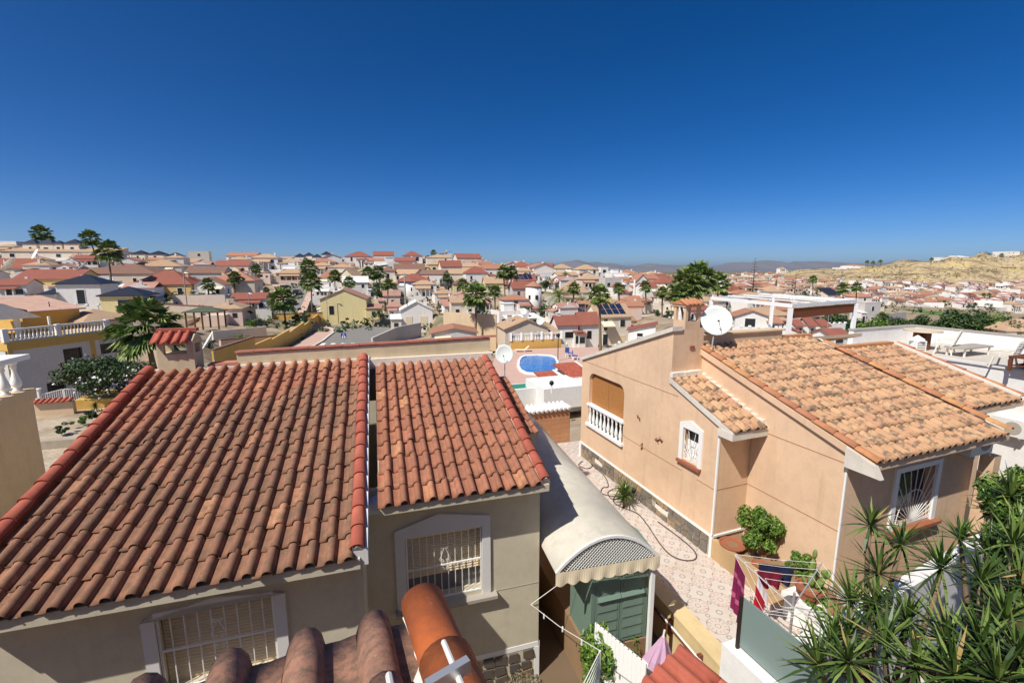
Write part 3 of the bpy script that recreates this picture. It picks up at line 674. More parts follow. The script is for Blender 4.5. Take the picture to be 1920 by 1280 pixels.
# roof
m = MB(dr)
m.prism([(.02, zr(.02) - .01), (4.5, zr(4.5) - .01), (4.5, zr(4.5) - .15), (.02, zr(.02) - .15)], 'x', -.12, 4.22)
m.prism([(.8, zr(.8) - .012), (3.6, zr(3.6) - .012), (3.6, zr(3.6) - .15), (.8, zr(.8) - .15)], 'x', 4.224, 6.72)
m.prism([(4.5, zr(4.5)), (VE + .2, -3.4), (VE + .2, -3.5), (4.5, zr(4.5) - .1)], 'x', UN, 6.5)
RR = m.build('roof', M_STUC_R, RH)
m = MB(dr); m.prism([(2.22, zrf(2.22) - .02), (4.3, zrf(4.3) - .02), (4.3, zrf(4.3) - .15), (2.22, zrf(2.22) - .15)], 'x', UF - .06, UN); RS = m.build('lean_to_roof', M_FASCIA_R, RH)
me_tr = tile_mesh('roof_tile', .222, .40, M_TILE_R, .022, .07); me_cr = cap_mesh('ridge_tile', .42, .085, .075, M_CAP_R)
T = Tiles()
T.field(me_tr, .02, .0, zr(0) - .01 + dr, 18, 12, .222, .392, SR_)
T.field(me_tr, 4.3, .8, zr(.8) - .005 + dr, 10, 8, .222, .392, SR_)
T.finish(RR, RH.matrix_basis, 270)
T = Tiles(); T.field(tile_mesh('roof_tile', .222, .37, M_TILE_R, .022, .07), UF - .05, 2.2, zrf(2.2) - .02 + dr, 4, 6, .235, .37, R(20)); T.finish(RS, RH.matrix_basis, 30)
caps(me_cr, RR, -.04, .0, zr(0) + .02 + dr, 11, .42, SR_); caps(me_cr, RR, 4.13, .0, zr(0) + .08 + dr, 10, .42, SR_); caps(me_cr, RR, 6.72, .82, zr(.82) + .06 + dr, 7, .42, SR_)
m = MB(dr)
for i in range(20):
    v = .3 + i * .2; k = random.uniform(.01, .05); m.add([(4.2, v, zr(v) + .03), (4.2 + .05 + k, v, zr(v) + .05), (4.2 + .05 + k, v + .19, zr(v + .19) + .05), (4.2, v + .19, zr(v + .19) + .06)], [(0, 1, 2, 3)])
m.prism([(.82, zr(.82) - .05), (3.6, zr(3.6) - .05), (3.6, zr(3.6) + .12), (.82, zr(.82) + .12)], 'x', 6.53, 6.62)
m.build('mortar_bed', M_MORTAR, RR)
m = MB(dr); rn = random.Random(8)
for i in range(11):
    v = 2.3 + i * .18; m.box(UN - .06 + rn.uniform(-.02, .01), UN - .002, v, v + .17, zrf(v) + .0, zrf(v) + .1)
for i in range(5): m.box(UF - .05 + i * .19, UF + .13 + i * .19, 4.2 + rn.uniform(-.03, 0), 4.296, zrf(4.25), zrf(4.25) + .12 + rn.uniform(0, .03))
m.build('mortar_fillet', M_MORTAR, RS)
m = MB(dr); m.prism([(-.12, zr(0) - .24), (.50, zr(0) - .24), (.50, zr(.5) - .01), (-.0, zr(0) - .02)], 'x', -.16, -.055); m.build('eave_end', M_FASCIA_R, RH)
m = MB(dr); m.box(-.054, 4.24, .13, .49, -3.64, -3.44); m.box(4.244, 6.72, .93, 1.29, zr(.8) - .24, zr(.8) - .04); m.build('fascia', M_FASCIA, RH)
m = MB(dr); m.box(UF - .07, UN - .002, 2.2, 2.618, zrf(2.2) - .2, zrf(2.2) - .03); m.build('fascia', M_FASCIA_R, RH)
m = MB(dr); m.prism([(4.26, zgab(4.26) - .02), (VE + .05, zgab(VE + .05) - .02), (VE + .05, zgab(VE + .05) + .09), (4.26, zgab(4.26) + .09)], 'x', UF - .07, UF + .25); m.build('gable_coping', M_FASCIA_R, RH)
m = MB(dr); m.box(UN + .1, 2.95, 4.45, 4.7, zr(4.4) - .1, zr(4.5) + .26); m.box(UN + .05, 3.0, 4.4, 4.75, zr(4.5) + .261, zr(4.5) + .3); m.build('parapet', M_STUC_B, RH)
m = MB(dr); m.box(3.0, 4.2, 4.45, 4.62, zr(4.4) - .1, zr(4.5) + .1); m.box(4.22, 6.5, 3.6, 3.8, zr(3.55) - .1, zr(3.6) + .14); m.build('ridge_band', M_CAP_R, RH)
# wall trim: corner strips, grooves, plinth
MB(dr).box(UN - .012, UN + .02, .488, .52, ZP, zr(.5) - .05).build('corner_strip', M_WHITE, RH); MB(dr).box(UF - .012, UF + .03, VJ - .012, VJ + .03, ZP, zrf(VJ) - .05).build('corner_strip', M_WHITE, RH)
zg1, zg2 = -5.0, -3.15
m = MB(dr); m.box(UF - .004, UF + .01, VJ, sw[0], zg1 - .006, zg1 + .006); m.box(UF - .004, UF + .01, sw[1], ov[0], zg1 - .006, zg1 + .006); m.box(UF - .004, UF + .01, 4.0, VE, zg2 - .006, zg2 + .006); m.box(UF, UN, VJ - .004, VJ + .01, zg1 - .006, zg1 + .006)
m.box(UN - .004, UN + .01, .5, VJ, zg1 - .006, zg1 + .006); m.box(UN - .004, UN + .01, .52, VJ - .1, -3.62, -3.608); m.build('wall_groove', M_TERRA, RH)
zb = -6.12
m = MB(dr); m.box(UF - .03, UF, VJ + .04, VE, zb - .05, zb); m.box(UF - .03, UN, VJ - .03, VJ, zb - .05, zb); m.box(UF - .035, UF + .03, VJ - .035, VJ + .035, ZP, zb); m.box(UF - .03, UF, VE - .06, VE + .03, ZP, zb - .051); m.build('plinth_band', M_WHITE, RH)
M_STONE_R = tile_mat('plinth_stone', [(0, rgb(150, 136, 112)), (.4, rgb(122, 118, 110)), (.7, rgb(196, 164, 120)), (1, rgb(136, 130, 124))], rgb(104, 100, 96), .5)
m = MB(dr); m.box(UF - .012, UF, VJ + .04, VE - .06, ZP, zb - .051); m.build('plinth_mortar', M_CONC, RH)
rn = random.Random(11); nv = 26; cw_ = (VE - .1 - VJ - .1) / nv
G_ = [[(VJ + .08 + i * cw_ + (rn.uniform(-.3, .3) * cw_ if 0 < i < nv else 0), ZP + .01 + j * .155 + (rn.uniform(-.05, .05) if 0 < j < 3 else 0)) for j in range(4)] for i in range(nv + 1)]
for i in range(nv):
    for j in range(3):
        if (i in (6, 7, 8, 20, 21) and j == 1): continue
        q = [G_[i][j], G_[i + 1][j], G_[i + 1][j + 1], G_[i][j + 1]]; c = (sum(p[0] for p in q) / 4, sum(p[1] for p in q) / 4)
        q = [(c[0] + (p[0] - c[0]) * rn.uniform(.8, .92), c[1] + (p[1] - c[1]) * rn.uniform(.8, .92)) for p in q]
        if rn.random() < .5: q.insert(1, ((q[0][0] + q[1][0]) / 2, (q[0][1] + q[1][1]) / 2 - .012))
        MB(dr).prism(q, 'x', UF - .03 - rn.uniform(0, .012), UF - .011).build('plinth_stone', M_STONE_R, RW)
for v0 in (VJ + .1 + 6 * cw_, VJ + .1 + 20 * cw_):
    m = MB(dr); m.box(UF - .02, UF - .005, v0, v0 + 2.2 * cw_, ZP + .17, ZP + .31); v_ = m.build('vent', M_MORTAR, RH)
    m = MB(dr); m.box(UF - .024, UF - .018, v0 + .02, v0 + 2.1 * cw_, ZP + .315, ZP + .35); m.build('vent_slot', M_DARK, v_)
# balcony opening with cane blinds and balusters
a, b, c, d = ov
bal = MB(dr); bal.box(UF + .12, UF + .14, a, (a + b) / 2 - .01, c + .5, d); bl = bal.build('cane_blind', M_WOODBLIND, RH)
MB(dr).box(UF + .12, UF + .14, (a + b) / 2 + .01, b, c + .5, d).build('cane_blind', M_WOODBLIND, RH)
m = MB(dr)
for k in range(26): m.box(UF + .114, UF + .12, a, b, c + .5 + k * (d - c - .5) / 26, c + .5 + k * (d - c - .5) / 26 + .012)
m.build('blind_ribs', M_WOODBLIND, bl)
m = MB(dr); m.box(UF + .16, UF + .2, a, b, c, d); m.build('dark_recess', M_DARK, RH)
# rounded upper corners of the opening
rr = .28; m = MB(dr)
for (v0, s) in ((a, 1), (b, -1)):
    pts = [(v0, d), *[(v0 + s * (rr - rr * math.cos(t * math.pi / 12)), d - rr + rr * math.sin(t * math.pi / 12)) for t in range(7)]]
    m.prism(pts, 'x', UF + .001, UF + .2)
m.build('arch_corner', M_STUC_R, RH)
bh = c + .62
m = MB(dr); m.box(UF - .07, UF + .1, a - .04, b + .04, bh, bh + .07); BR = m.build('balustrade', M_WHITE, RH)
m = MB(dr); m.box(UF - .1, UF + .1, a - .06, b + .06, c - .09, c + .0); m.build('base_rail', M_WHITE, BR)
bm = baluster_mesh(bh - c, M_WHITE, 8, 1.0)
for i in range(9):
    o = link('baluster', bm, None, BR); o.location = (UF + .0, a + (b - a) * (i + .5) / 9, c + dr)
# side window with fan grille
a, b, c, d = sw
m = MB(dr); t_ = .1
m.prism([(a - .12, c - .02), (a, c - .02), (a, d), (a - .12, d + .1)], 'x', UF - .03, UF + .01); m.prism([(b, c - .02), (b + .12, c - .02), (b + .12, d + .1), (b, d)], 'x', UF - .03, UF + .01); m.prism([(a - .12, d + .1), (a, d), (b, d), (b + .12, d + .1), ((a + b) / 2, d + .24)], 'x', UF - .03, UF + .01)
wn = m.build('window', M_WHITE, RH)
MB(dr).box(UF - .1, UF + .1, a - .12, b + .12, c - .09, c - .021).build('sill', M_TERRA, wn)
MB(dr).box(UF + .15, UF + .16, a, b, c, d).build('pane', M_GLASS, wn)
MB(dr).box(UF + .12, UF + .13, a + .02, b - .02, c, c + (d - c) * .62).build('net_curtain', M_WHITE, wn)
gm_ = MB(); grille_fan(gm_, a + .02, b - .02, c + .02, d - .02, 0, 10, .008)
gm_.v = [(UF + .02 + p[1], p[0], p[2] + dr) for p in gm_.v]; gm_.build('window_grille', M_METAL_W, wn)
# front window with fan grille
a, b, c, d = fwin
m = MB(dr); m.box(a - .13, a, .46, .51, c - .03, d + .1); m.box(b, b + .13, .46, .51, c - .03, d + .1); m.box(a, b, .46, .51, d, d + .1); wn = m.build('window', M_WHITE, RH)
MB(dr).box(a - .15, b + .2, .36, .6, c - .1, c - .032).build('sill', M_TERRA, wn)
MB(dr).box(a, b, .68, .69, c, d).build('pane', M_GLASS, wn)
gm_ = MB(dr); grille_fan(gm_, a + .02, b - .02, c + .02, d - .02, .5, 17, .008); gm_.build('window_grille', M_METAL_W, wn)
# chimney, vents, dish
cv = Rf.onv(1281, 628, 4.55); cv2 = Rf.onv(1309, 626, 4.55)
c0, c1 = cv[0], cv2[0]; m = MB(dr); zt0 = -1.62
m.box(c0, c1, 4.5, 4.95, -2.2, zt0 + .28)
for x in (c0, c1 - .08):
    for y in (4.5, 4.87): m.box(x, x + .08, y, y + .08, zt0 + .281, zt0 + .66)
m.box(c0 - .03, c1 + .03, 4.47, 4.98, zt0 + .661, zt0 + .72); ch = m.build('chimney', M_STUC_R, RH)
T = Tiles(); T.field(tile_mesh('hood_tile', .13, .3, M_CAP_R, .01, .05), c0 - .08, 4.40, zt0 + .70 + dr, 4, 1, .135, .3, R(24)); T.finish(ch, RH.matrix_basis, 30, 'hood_tile')
m = MB(dr); m.prism([(4.44, zt0 + .722), (5.0, zt0 + .722), (4.72, zt0 + .84)], 'x', c0 - .06, c1 + .08); m.build('hood', M_CAP_R, ch)
for x, z in ((-.42, -1.98),): MB(dr).box(x - .07, x + .07, 4.27, 4.305, z - .04, z + .04).build('vent_brick', M_TERRA, RH)
q = aty(1343, 602, Rf.w(.35, 4.3).y); dish('satellite_dish', 'large white satellite dish on the peach bungalow roof beside its chimney', q, 27.5 * q.y / 860, (-.35, -1, .45), None, Rf.w(.05, 4.1, -1.95))
for (x, y, s, r) in ((1198, 783, .13, 20), (1236, 825, .2, -30), (1204, 836, .14, 80)):
    v, z = Rf.onu(x, y, UF); g = thing('gecko_ornament', {1198: 'small brown gecko ornament highest on the peach wall', 1236: 'largest brown gecko ornament on the wall nearest the fan window', 1204: 'lowest small brown gecko ornament on the peach wall'}[x], 'ornament', Rf.w(UF - .015, v, z), Rf.rz, 'gecko ornaments on the peach wall')
    q = Matrix.Rotation(R(r), 3, 'X'); pts = [q @ Vector((0, -s * .7, -s * .3)), q @ Vector((0, -s * .45, .0)), q @ Vector((0, -s * .1, .02)), q @ Vector((0, s * .25, 0)), q @ Vector((0, s * .5, .03)), q @ Vector((0, s * .75, s * .25)), q @ Vector((0, s * .6, s * .4))]
    mm = MB(); mm.tube(pts, [s * .1, s * .13, s * .09, s * .14, s * .12, s * .06, s * .02], 6)
    for k in (1, 3):
        for sg in (-1, 1): mm.tube([pts[k], pts[k] + q @ Vector((0, s * .12, sg * s * .28)), pts[k] + q @ Vector((0, -s * .02, sg * s * .42))], s * .035, 5)
    mm.build('body', M_RUST_AND_SHADE, g)
M_AC = plain('white_appliance', rgb(228, 226, 218), .5, .05)
def air_con(label, loc, rz):
    o = thing('air_conditioner', label, 'air conditioner', loc, rz); m = MB(); m.box(-.4, .4, 0, .28, 0, .54); m.build('case', M_AC, o)
    m = MB(); N = 24; m.prism([(.12 + .2 * math.cos(2 * math.pi * i / N), .27 + .2 * math.sin(2 * math.pi * i / N)) for i in range(N)], 'y', -.012, -.001); m.build('fan_grille', M_CONC, o)
    m = MB(); m.box(-.3, -.27, -.02, .3, -.05, -.002); m.box(.27, .3, -.02, .3, -.05, -.002); m.build('bracket', M_ALU, o)
u, z = Rf.onv(1840, 852, .2); air_con('white air conditioner under the eave corner of the peach bungalow', Rf.w(u, .2, z), Rf.rz)
# porch pillar at right of the front
m = MB(dr); u, z = Rf.onv(1848, 900, .3); m.box(u - .1, u + .16, .18, .42, ZP, -4.0); m.build('porch_pillar', M_STUC_R, RH)
# ================================================================== patio end wall, hose, plants
ew = thing('block_wall', 'peach block wall with white scalloped coping at the far end of the patio', 'wall', Rf.w(-2.1, 10.2, ZP), Rf.rz)
me_b = MB().box(0, .385, -.03, .0, 0, .185).mesh('block'); me_b.materials.append(tile_mat('peach_block', [(0, rgb(212, 158, 116)), (.5, rgb(204, 148, 108)), (1, rgb(220, 168, 126))], rgb(196, 140, 102), .4))
MB().box(-1.6, 1.35, 0, .2, 0, 1.32).build('wall', M_STUC_B, ew)
for j in range(7):
    for i in range(8 if j % 2 else 7): 
        o = link('block', me_b, None, ew); o.location = (-1.6 + i * .39 + (.0 if j % 2 else .19) - (.2 if j % 2 else 0), 0, j * .19)
m = MB(); m.box(-1.62, 1.36, -.1, .5, 1.36, 1.42)
for i in range(16): m.tube([(-1.55 + i * .185, -.13, 1.345), (-1.55 + i * .185, .5, 1.46)], .06, 8)
m.build('coping', M_WHITE, ew)
M_HOSE = plain('brown_hose', rgb(84, 58, 54), .5, .1)
hs = thing('garden_hose', 'brown garden hose looped over the rosette patio floor', 'hose', atz(1200, 960, ZP))
b0 = hs.location
path = [(1092, 864), (1085, 872), (1100, 878), (1110, 874), (1108, 868), (1115, 876), (1130, 888), (1138, 900), (1140, 912), (1130, 914), (1128, 924), (1150, 930), (1165, 926), (1158, 915), (1140, 922), (1148, 935), (1168, 930), (1160, 920), (1150, 938), (1165, 950), (1195, 962), (1215, 985), (1228, 1005), (1240, 1022), (1255, 1038), (1275, 1048), (1297, 1050), (1306, 1043), (1300, 1030), (1280, 1012), (1255, 993), (1230, 975)]
pts = [atz(x, y, ZP + .015) - b0 for x, y in path]; sm = []
for i in range(len(pts) - 1):
    p0_, p1_, p2_, p3_ = pts[max(i - 1, 0)], pts[i], pts[i + 1], pts[min(i + 2, len(pts) - 1)]
    for k in range(5):
        t_ = k / 5; sm.append(.5 * ((2 * p1_) + (p2_ - p0_) * t_ + (2 * p0_ - 5 * p1_ + 4 * p2_ - p3_) * t_ * t_ + (3 * p1_ - p0_ - 3 * p2_ + p3_) * t_ ** 3))
MB().tube(sm, .014, 6).build('tube', M_HOSE, hs, True)
def yucca(label, loc, heads, ln, wd, trunks, seed, name='yucca', group=None, n=46):
    y = thing(name, label, 'plant', loc, 0, group); m = MB(); rn = random.Random(seed)
    for i, h in enumerate(heads): rosette(m, h[:3], n if len(h) < 4 else h[3], ln * rn.uniform(.85, 1.1), wd, seed * 31 + i, axis=Vector((rn.uniform(-.35, .35), rn.uniform(-.35, .35), 1)))
    m.build('crown', M_LEAF_Y, y)
    if trunks:
        m = MB()
        for tr_ in trunks: m.tube([p[:3] for p in tr_], [p[3] for p in tr_], 7)
        m.build('trunk', M_BARK, y, True)
    return y
yucca('small spiky yucca in the strip between vaulted carport and patio', atz(1170, 950, ZP), [(0, 0, .35), (.12, .35, .3)], .5, .05, [[(0, 0, -.02, .05), (0, 0, .35, .04)], [(.1, .3, -.02, .05), (.12, .35, .3, .04)]], 4)
yucca('dark spiky yucca in front of the peach block wall', atz(1003, 808, ZP), [(0, 0, .5), (-.3, .2, .3)], .6, .06, [[(0, 0, 0, .05), (0, 0, .5, .04)]], 6, n=40)
yucca('tiny spiky plant in the gravel of the left yard', atz(180, 772, ZY + .0), [(0, 0, .25)], .5, .05, None, 8, n=40)
# planter strip by the near wall with shrubs, cactus and pots
pk = thing('stone_planter', 'low stone faced planter along the peach wall by the clothes line', 'planter', Rf.w(UN - .5, 1.0, ZP), Rf.rz)
M_FACE = stucco('sandstone_facing', rgb(204, 172, 130), .8, streak=.6)
MB().box(-.5, -.38, -1.6, 1.58, 0, .46).box(-.379, .45, -1.6, -1.48, 0, .46).build('kerb', M_FACE, pk); MB().box(-.378, .44, -1.478, 1.56, 0, .36).build('soil', M_SOIL, pk)
def shrub(name, label, loc, rad, n, size, mat, seed, clump=0, trunk=True, flowers=0, cat='shrub', group=None):
    s = thing(name, label, cat, loc, 0, group); m = MB(); leaf_cloud(m, n, (0, 0, rad[2] + .15), rad, size, seed, .55, clump); m.build('foliage', mat, s)
    if trunk:
        m = MB(); rn = random.Random(seed)
        for k in range(4): m.tube([(0, 0, -.02), (rn.uniform(-.1, .1), rn.uniform(-.1, .1), rad[2] * .5), (rn.uniform(-.5, .5) * rad[0], rn.uniform(-.5, .5) * rad[1], rad[2] * 1.2)], [.03, .022, .008], 5)
        m.build('stem', M_BARK, s)
    if flowers:
        m = MB(); leaf_cloud(m, flowers, (0, 0, rad[2] + .15), (rad[0] * 1.03, rad[1] * 1.03, rad[2] * 1.03), size * .85, seed + 1, .95, clump, 1.3); m.build('blossom', M_FLOWER, s)
    return s
shrub('leafy_shrub', 'round bright green shrub against the peach wall', Rf.w(-.42, 1.9, ZP + .36), (.52, .5, .5), 5200, .085, M_LEAF, 21, 26)
shrub('leafy_shrub', 'lower clipped green shrub below the round one by the wall', Rf.w(-.35, .98, ZP + .36), (.34, .34, .26), 2400, .06, M_LEAF, 22, 12)
shrub('leafy_shrub', 'small pale green shrub under the clothes airer', Rf.w(-.75, .2, ZP), (.3, .4, .4), 900, .1, M_LEAF, 23, 8)
def pot(label, loc, r, h):
    p = thing('plant_pot', label, 'pot', loc); MB().lathe([(r * .7, 0), (r * .95, h * .8), (r * 1.08, h * .8), (r * 1.1, h), (r * .96, h), (r * .9, h * .85)], n=16).build('pot', M_TERRA, p, False); MB().lathe([(r * .9, h * .84), (.01, h * .86)], n=16).build('soil', M_SOIL, p); return p
ZC = ZP + .5
cl = Rf.onz(1517, 1122, ZC); MB().box(-.28, .6, -.45, .35, ZC - ZP - .12, ZC - ZP - .001).box(-.25, .55, -.4, .3, 0, ZC - ZP - .121).build('pot_ledge', M_STUC_W, None, loc=Rf.w(cl[0], cl[1], ZP), rz=Rf.rz); tag(COL.objects[-1], 'white ledge carrying the cactus pot by the peach wall', 'ledge')
pot('large terracotta pot holding the prickly pear cactus', Rf.w(*cl, ZC), .23, .26)
pot('low terracotta bowl half hidden left of the round shrub', Rf.w(-.78, 2.25, ZP + .361), .26, .14)
pot('small empty terracotta saucer pot below the round shrub', Rf.w(-.75, 1.55, ZP + .361), .15, .1)
ca = thing('prickly_pear', 'green prickly pear cactus in the large terracotta pot', 'cactus', Rf.w(*cl, ZC + .22)); rn = random.Random(4)
def pad(m, base, ang, az, ln, wd):
    d = Vector((math.sin(ang) * math.cos(az), math.sin(ang) * math.sin(az), math.cos(ang))); c = Vector(base) + d * ln * .5; s = Vector((-math.sin(az + .6), math.cos(az + .6), 0)); n_ = d.cross(s).normalized(); s = n_.cross(d); N = 10; vs = []
    for (k, f) in ((-.5, .55), (0, 1), (.5, .55)):
        for i in range(N): t = 2 * math.pi * i / N; vs.append(c + (d * math.cos(t) * ln * .5 + s * math.sin(t) * wd * .5) * f + n_ * .035 * k)
    fs = [(j * N + i, j * N + (i + 1) % N, (j + 1) * N + (i + 1) % N, (j + 1) * N + i) for j in (0, 1) for i in range(N)] + [tuple(range(N))[::-1], tuple(range(2 * N, 3 * N))]
    m.add(vs, fs); return Vector(base) + d * ln * .92
M_CACT = plain('cactus_skin', rgb(118, 138, 70), .6, .15, 12)
m = MB(); tp = pad(m, (0, 0, 0), .05, .5, .34, .14); tp2 = pad(m, tp, .25, 1.0, .28, .13); pad(m, tp, -.5, .2, .2, .1); pad(m, tp2, .1, 0, .2, .08); b2 = pad(m, (.07, 0, 0), .55, -.3, .3, .15); pad(m, b2, .4, -.2, .2, .13); pad(m, b2, -.1, .6, .2, .13); pad(m, (-.06, .02, 0), .35, 2.6, .24, .13); m.build('pads', M_CACT, ca, True)
# ================================================================== rotary clothes airer with laundry
zA = ZP + 1.55
ao = Rf.w(-2.2, -.25, ZP)
ar = thing('rotary_airer', 'grey rotary clothes airer with laundry over the patio edge', 'clothes airer', ao)
hub = Vector((0, 0, 1.35)); MB().tube([(0, 0, 0), (0, 0, 1.5)], .02, 8).build('pole', M_ALU, ar)
corners = [aty(1350, 1023, 8.2), aty(1487, 1060, 7.9), aty(1460, 1165, 6.3), aty(1380, 1080, 7.2)]
H_ = 1.62; ang0 = R(35); tips = [Vector((1.0 * math.cos(ang0 + k * math.pi / 2), 1.0 * math.sin(ang0 + k * math.pi / 2), H_)) for k in range(4)]
for tp in tips: MB().tube([hub - Vector((0, 0, .1)), tp], .012, 6).build('arm', M_ALU, ar)
m = MB()
for f in (1.0, .82, .64, .46):
    for k in range(4):
        p, q = hub.lerp(tips[k], f), hub.lerp(tips[(k + 1) % 4], f); m.tube([p, (p + q) / 2 - Vector((0, 0, .02)), q], .0035, 4)
m.build('line', M_METAL_W, ar)
def cloth(name, label, p, q, drop, mat, seed, both=.0):
    p, q = Vector(p), Vector(q); o = thing(name, label, 'laundry', ao + (p + q) / 2, 0, 'laundry on the airer'); c = (p + q) / 2; m = MB(); nx, nz = 14, 8; rn = random.Random(seed); ph = rn.uniform(0, 6); side = (q - p).normalized().cross(Vector((0, 0, 1)))
    for sg, dr_ in ((1, drop), (-1, drop * both)):
        if dr_ <= 0: continue
        vs = []
        for j in range(nz + 1):
            for i in range(nx + 1):
                t_ = j / nz; b_ = p.lerp(q, .5 + (i / nx - .5) * (1 - .12 * t_)); vs.append(b_ - c + side * (sg * .008 + .035 * t_ * math.sin(i * 1.1 + ph + t_)) - Vector((0, 0, dr_ * t_ + .03 * t_ * math.sin(i * .7 + ph))))
        m.add(vs, [(j * (nx + 1) + i, j * (nx + 1) + i + 1, (j + 1) * (nx + 1) + i + 1, (j + 1) * (nx + 1) + i) for j in range(nz) for i in range(nx)])
    m.build('cloth', mat, o, True)
def ll(k, f, s0, s1):
    p, q = hub.lerp(tips[k], f), hub.lerp(tips[(k + 1) % 4], f); return p.lerp(q, s0), p.lerp(q, s1)
def striped(name, c1, c2, sc, axis=2):
    t = NT(name); s = t.n('ShaderNodeSeparateXYZ'); t.l(t.obj(), s.inputs[0]); f = t.math('GREATER_THAN', t.math('SINE', t.math('MULTIPLY', s.outputs[axis], sc)), .72); t.col(t.mix(f, c1, c2)); return t.fin(.9, 0, .1)
M_TOWEL = striped('magenta_towel', rgb(134, 40, 84), rgb(190, 100, 130), 16)
cloth('towel', 'magenta striped towel at the left end of the airer', *ll(1, 1.0, .06, .42), .95, M_TOWEL, 1)
cloth('shorts', 'bright red garment hanging on the airer', *ll(1, .82, .5, .85), .42, plain('red_cloth', rgb(190, 30, 44), .9, .1), 2)
cloth('garment', 'navy blue garment hanging on the airer', *ll(0, .82, .3, .8), .36, plain('navy_cloth', rgb(34, 40, 70), .9, .1), 3)
cloth('garment', 'dark maroon cloth beside the navy garment', *ll(0, .64, .5, .95), .3, plain('maroon_cloth', rgb(120, 28, 52), .9, .1), 4)
cloth('garment', 'brown garment at the near corner of the airer', *ll(3, .82, .25, .7), .5, plain('brown_cloth', rgb(176, 134, 98), .9, .1), 5)
cloth('garment', 'white garment nearest the cactus on the airer', *ll(3, 1.0, .3, .6), .6, plain('white_cloth', rgb(234, 234, 236), .9, .05), 6)
cloth('shirt', 'white shirt on the far side of the airer', *ll(1, .64, .2, .7), .3, plain('white_cloth', rgb(234, 234, 236), .9, .05), 7)
# ================================================================== grey screen panel, white low wall
M_PANEL = plain('grey_green_sheet', rgb(134, 152, 148), .35, .05, 1.0, metal=.1)
A_ = aty(1394, 1119, 5.6); B_ = Vector((A_.x - .55, A_.y - 2.9, A_.z + .0)); dA = atz(1394, 1119, A_.z)
tB = atz(1600, 1282, A_.z)
pn = thing('screen_panel', 'plain grey green metal screen panel at the bottom right', 'panel', Vector((A_.x, A_.y, A_.z - .75)))
D_ = (tB - A_); D_ = D_.normalized() * 2.3
m = MB(); off = Vector((D_.y, -D_.x, 0)).normalized() * .012
m.add([Vector((0, 0, 0)) - off, D_ - off, D_ - off + Vector((0, 0, .75)), Vector((0, 0, .75)) - off, off, D_ + off, D_ + off + Vector((0, 0, .75)), Vector((0, 0, .75)) + off], [(0, 1, 2, 3), (7, 6, 5, 4), (3, 2, 6, 7), (1, 0, 4, 5), (0, 3, 7, 4), (2, 1, 5, 6)])
m.build('sheet', M_PANEL, pn); MB().box(-.045, -.005, -.02, .02, -.9, .76).build('post', plain('dark_brown_post', rgb(50, 38, 34), .6, .1), pn)
wl = thing('low_white_wall', 'low white wall below the grey screen panel', 'wall', Vector((A_.x, A_.y, ZP)))
dn = D_.normalized(); pw = Vector((dn.y, -dn.x, 0)) * .16; s0_ = -dn * .15; L2 = D_ * 1.3; hz = A_.z - .80 - ZP
m = MB(); vs = [s0_ - pw, L2 - pw, L2 + pw, s0_ + pw]; m.add([(v.x, v.y, 0) for v in vs] + [(v.x, v.y, hz) for v in vs], [(3, 2, 1, 0), (4, 5, 6, 7), (0, 1, 5, 4), (1, 2, 6, 5), (2, 3, 7, 6), (3, 0, 4, 7)]); m.build('wall', M_STUC_W, wl)
# white panel, parasol, clothes line, climbing plants in the left yard
p = atz(1165, 1240, -6.1)
wp = thing('white_board', 'upright white ribbed board at the bottom edge beside the folded parasol', 'panel', (p.x, p.y, ZY), R(-52))
m = MB(); m.box(-.55, .45, -.012, .012, 0, 1.72)
for i in range(12): m.box(-.53 + i * .08, -.51 + i * .08, -.018, .018, 0, 1.72)
m.build('board', M_WHITE, wp)
q = atz(1222, 1230, -6.4); pa = thing('folded_parasol', 'folded mauve and white striped parasol leaning by the boundary wall', 'parasol', (q.x, q.y, ZY)); N = 14; m = MB(); vs = []
M_PAR = striped('mauve_stripe_canvas', rgb(196, 160, 186), rgb(236, 230, 226), 9, 2); rn = random.Random(2)
for j, (z, r) in enumerate(((.55, .22), (.8, .25), (1.1, .17), (1.35, .08), (1.5, .015))):
    for i in range(N): a = 2 * math.pi * i / N; k = r * (1 + .28 * math.sin(a * 5 + j * .6)); vs.append((k * math.cos(a) + .12 * z, k * math.sin(a), z))
m.add(vs, [(j * N + i, j * N + (i + 1) % N, (j + 1) * N + (i + 1) % N, (j + 1) * N + i) for j in range(4) for i in range(N)]); m.build('canopy', M_PAR, pa); MB().tube([(0, 0, 0), (.19, 0, 1.6)], .018, 6).build('pole', M_METAL_W, pa)
p1, p2, p3 = Lf.w(4.12, 1.3, -5.95), aty(1095, 1045, 7.2), aty(1125, 1219, 4.9)
cl_ = thing('clothes_line', 'slack white washing line from the bungalow corner', 'line', p1); m = MB(); m.tube([Vector((0, 0, 0)), (p2 - p1) * .5 - Vector((0, 0, .08)), p2 - p1], .006, 5); m.tube([Vector((0, 0, 0)), (p3 - p1) * .5 - Vector((0, 0, .05)), p3 - p1], .006, 5); m.build('cord', M_METAL_W, cl_)
m = MB()
for f in (.25, .55, .8): q = (p3 - p1) * f - Vector((0, 0, .04)); m.box(q.x - .01, q.x + .01, q.y - .01, q.y + .01, q.z - .06, q.z + .02)
m.build('peg', M_WHITE, cl_)
ad = thing('clothes_dryer', 'white metal clothes dryer frame amid the climbing greenery', 'clothes airer', (p3.x, p3.y, ZY)); MB().tube([(0, 0, 0), (0, 0, p3.z - ZY)], .015, 6).build('pole', M_METAL_W, ad); m = MB(); tp = Vector((0, 0, p3.z - ZY))
for k in range(7): m.tube([tp - Vector((0, 0, .05 * k)), tp + Vector((-.42 + .03 * k, -.45, -.35 - .05 * k))], .006, 4)
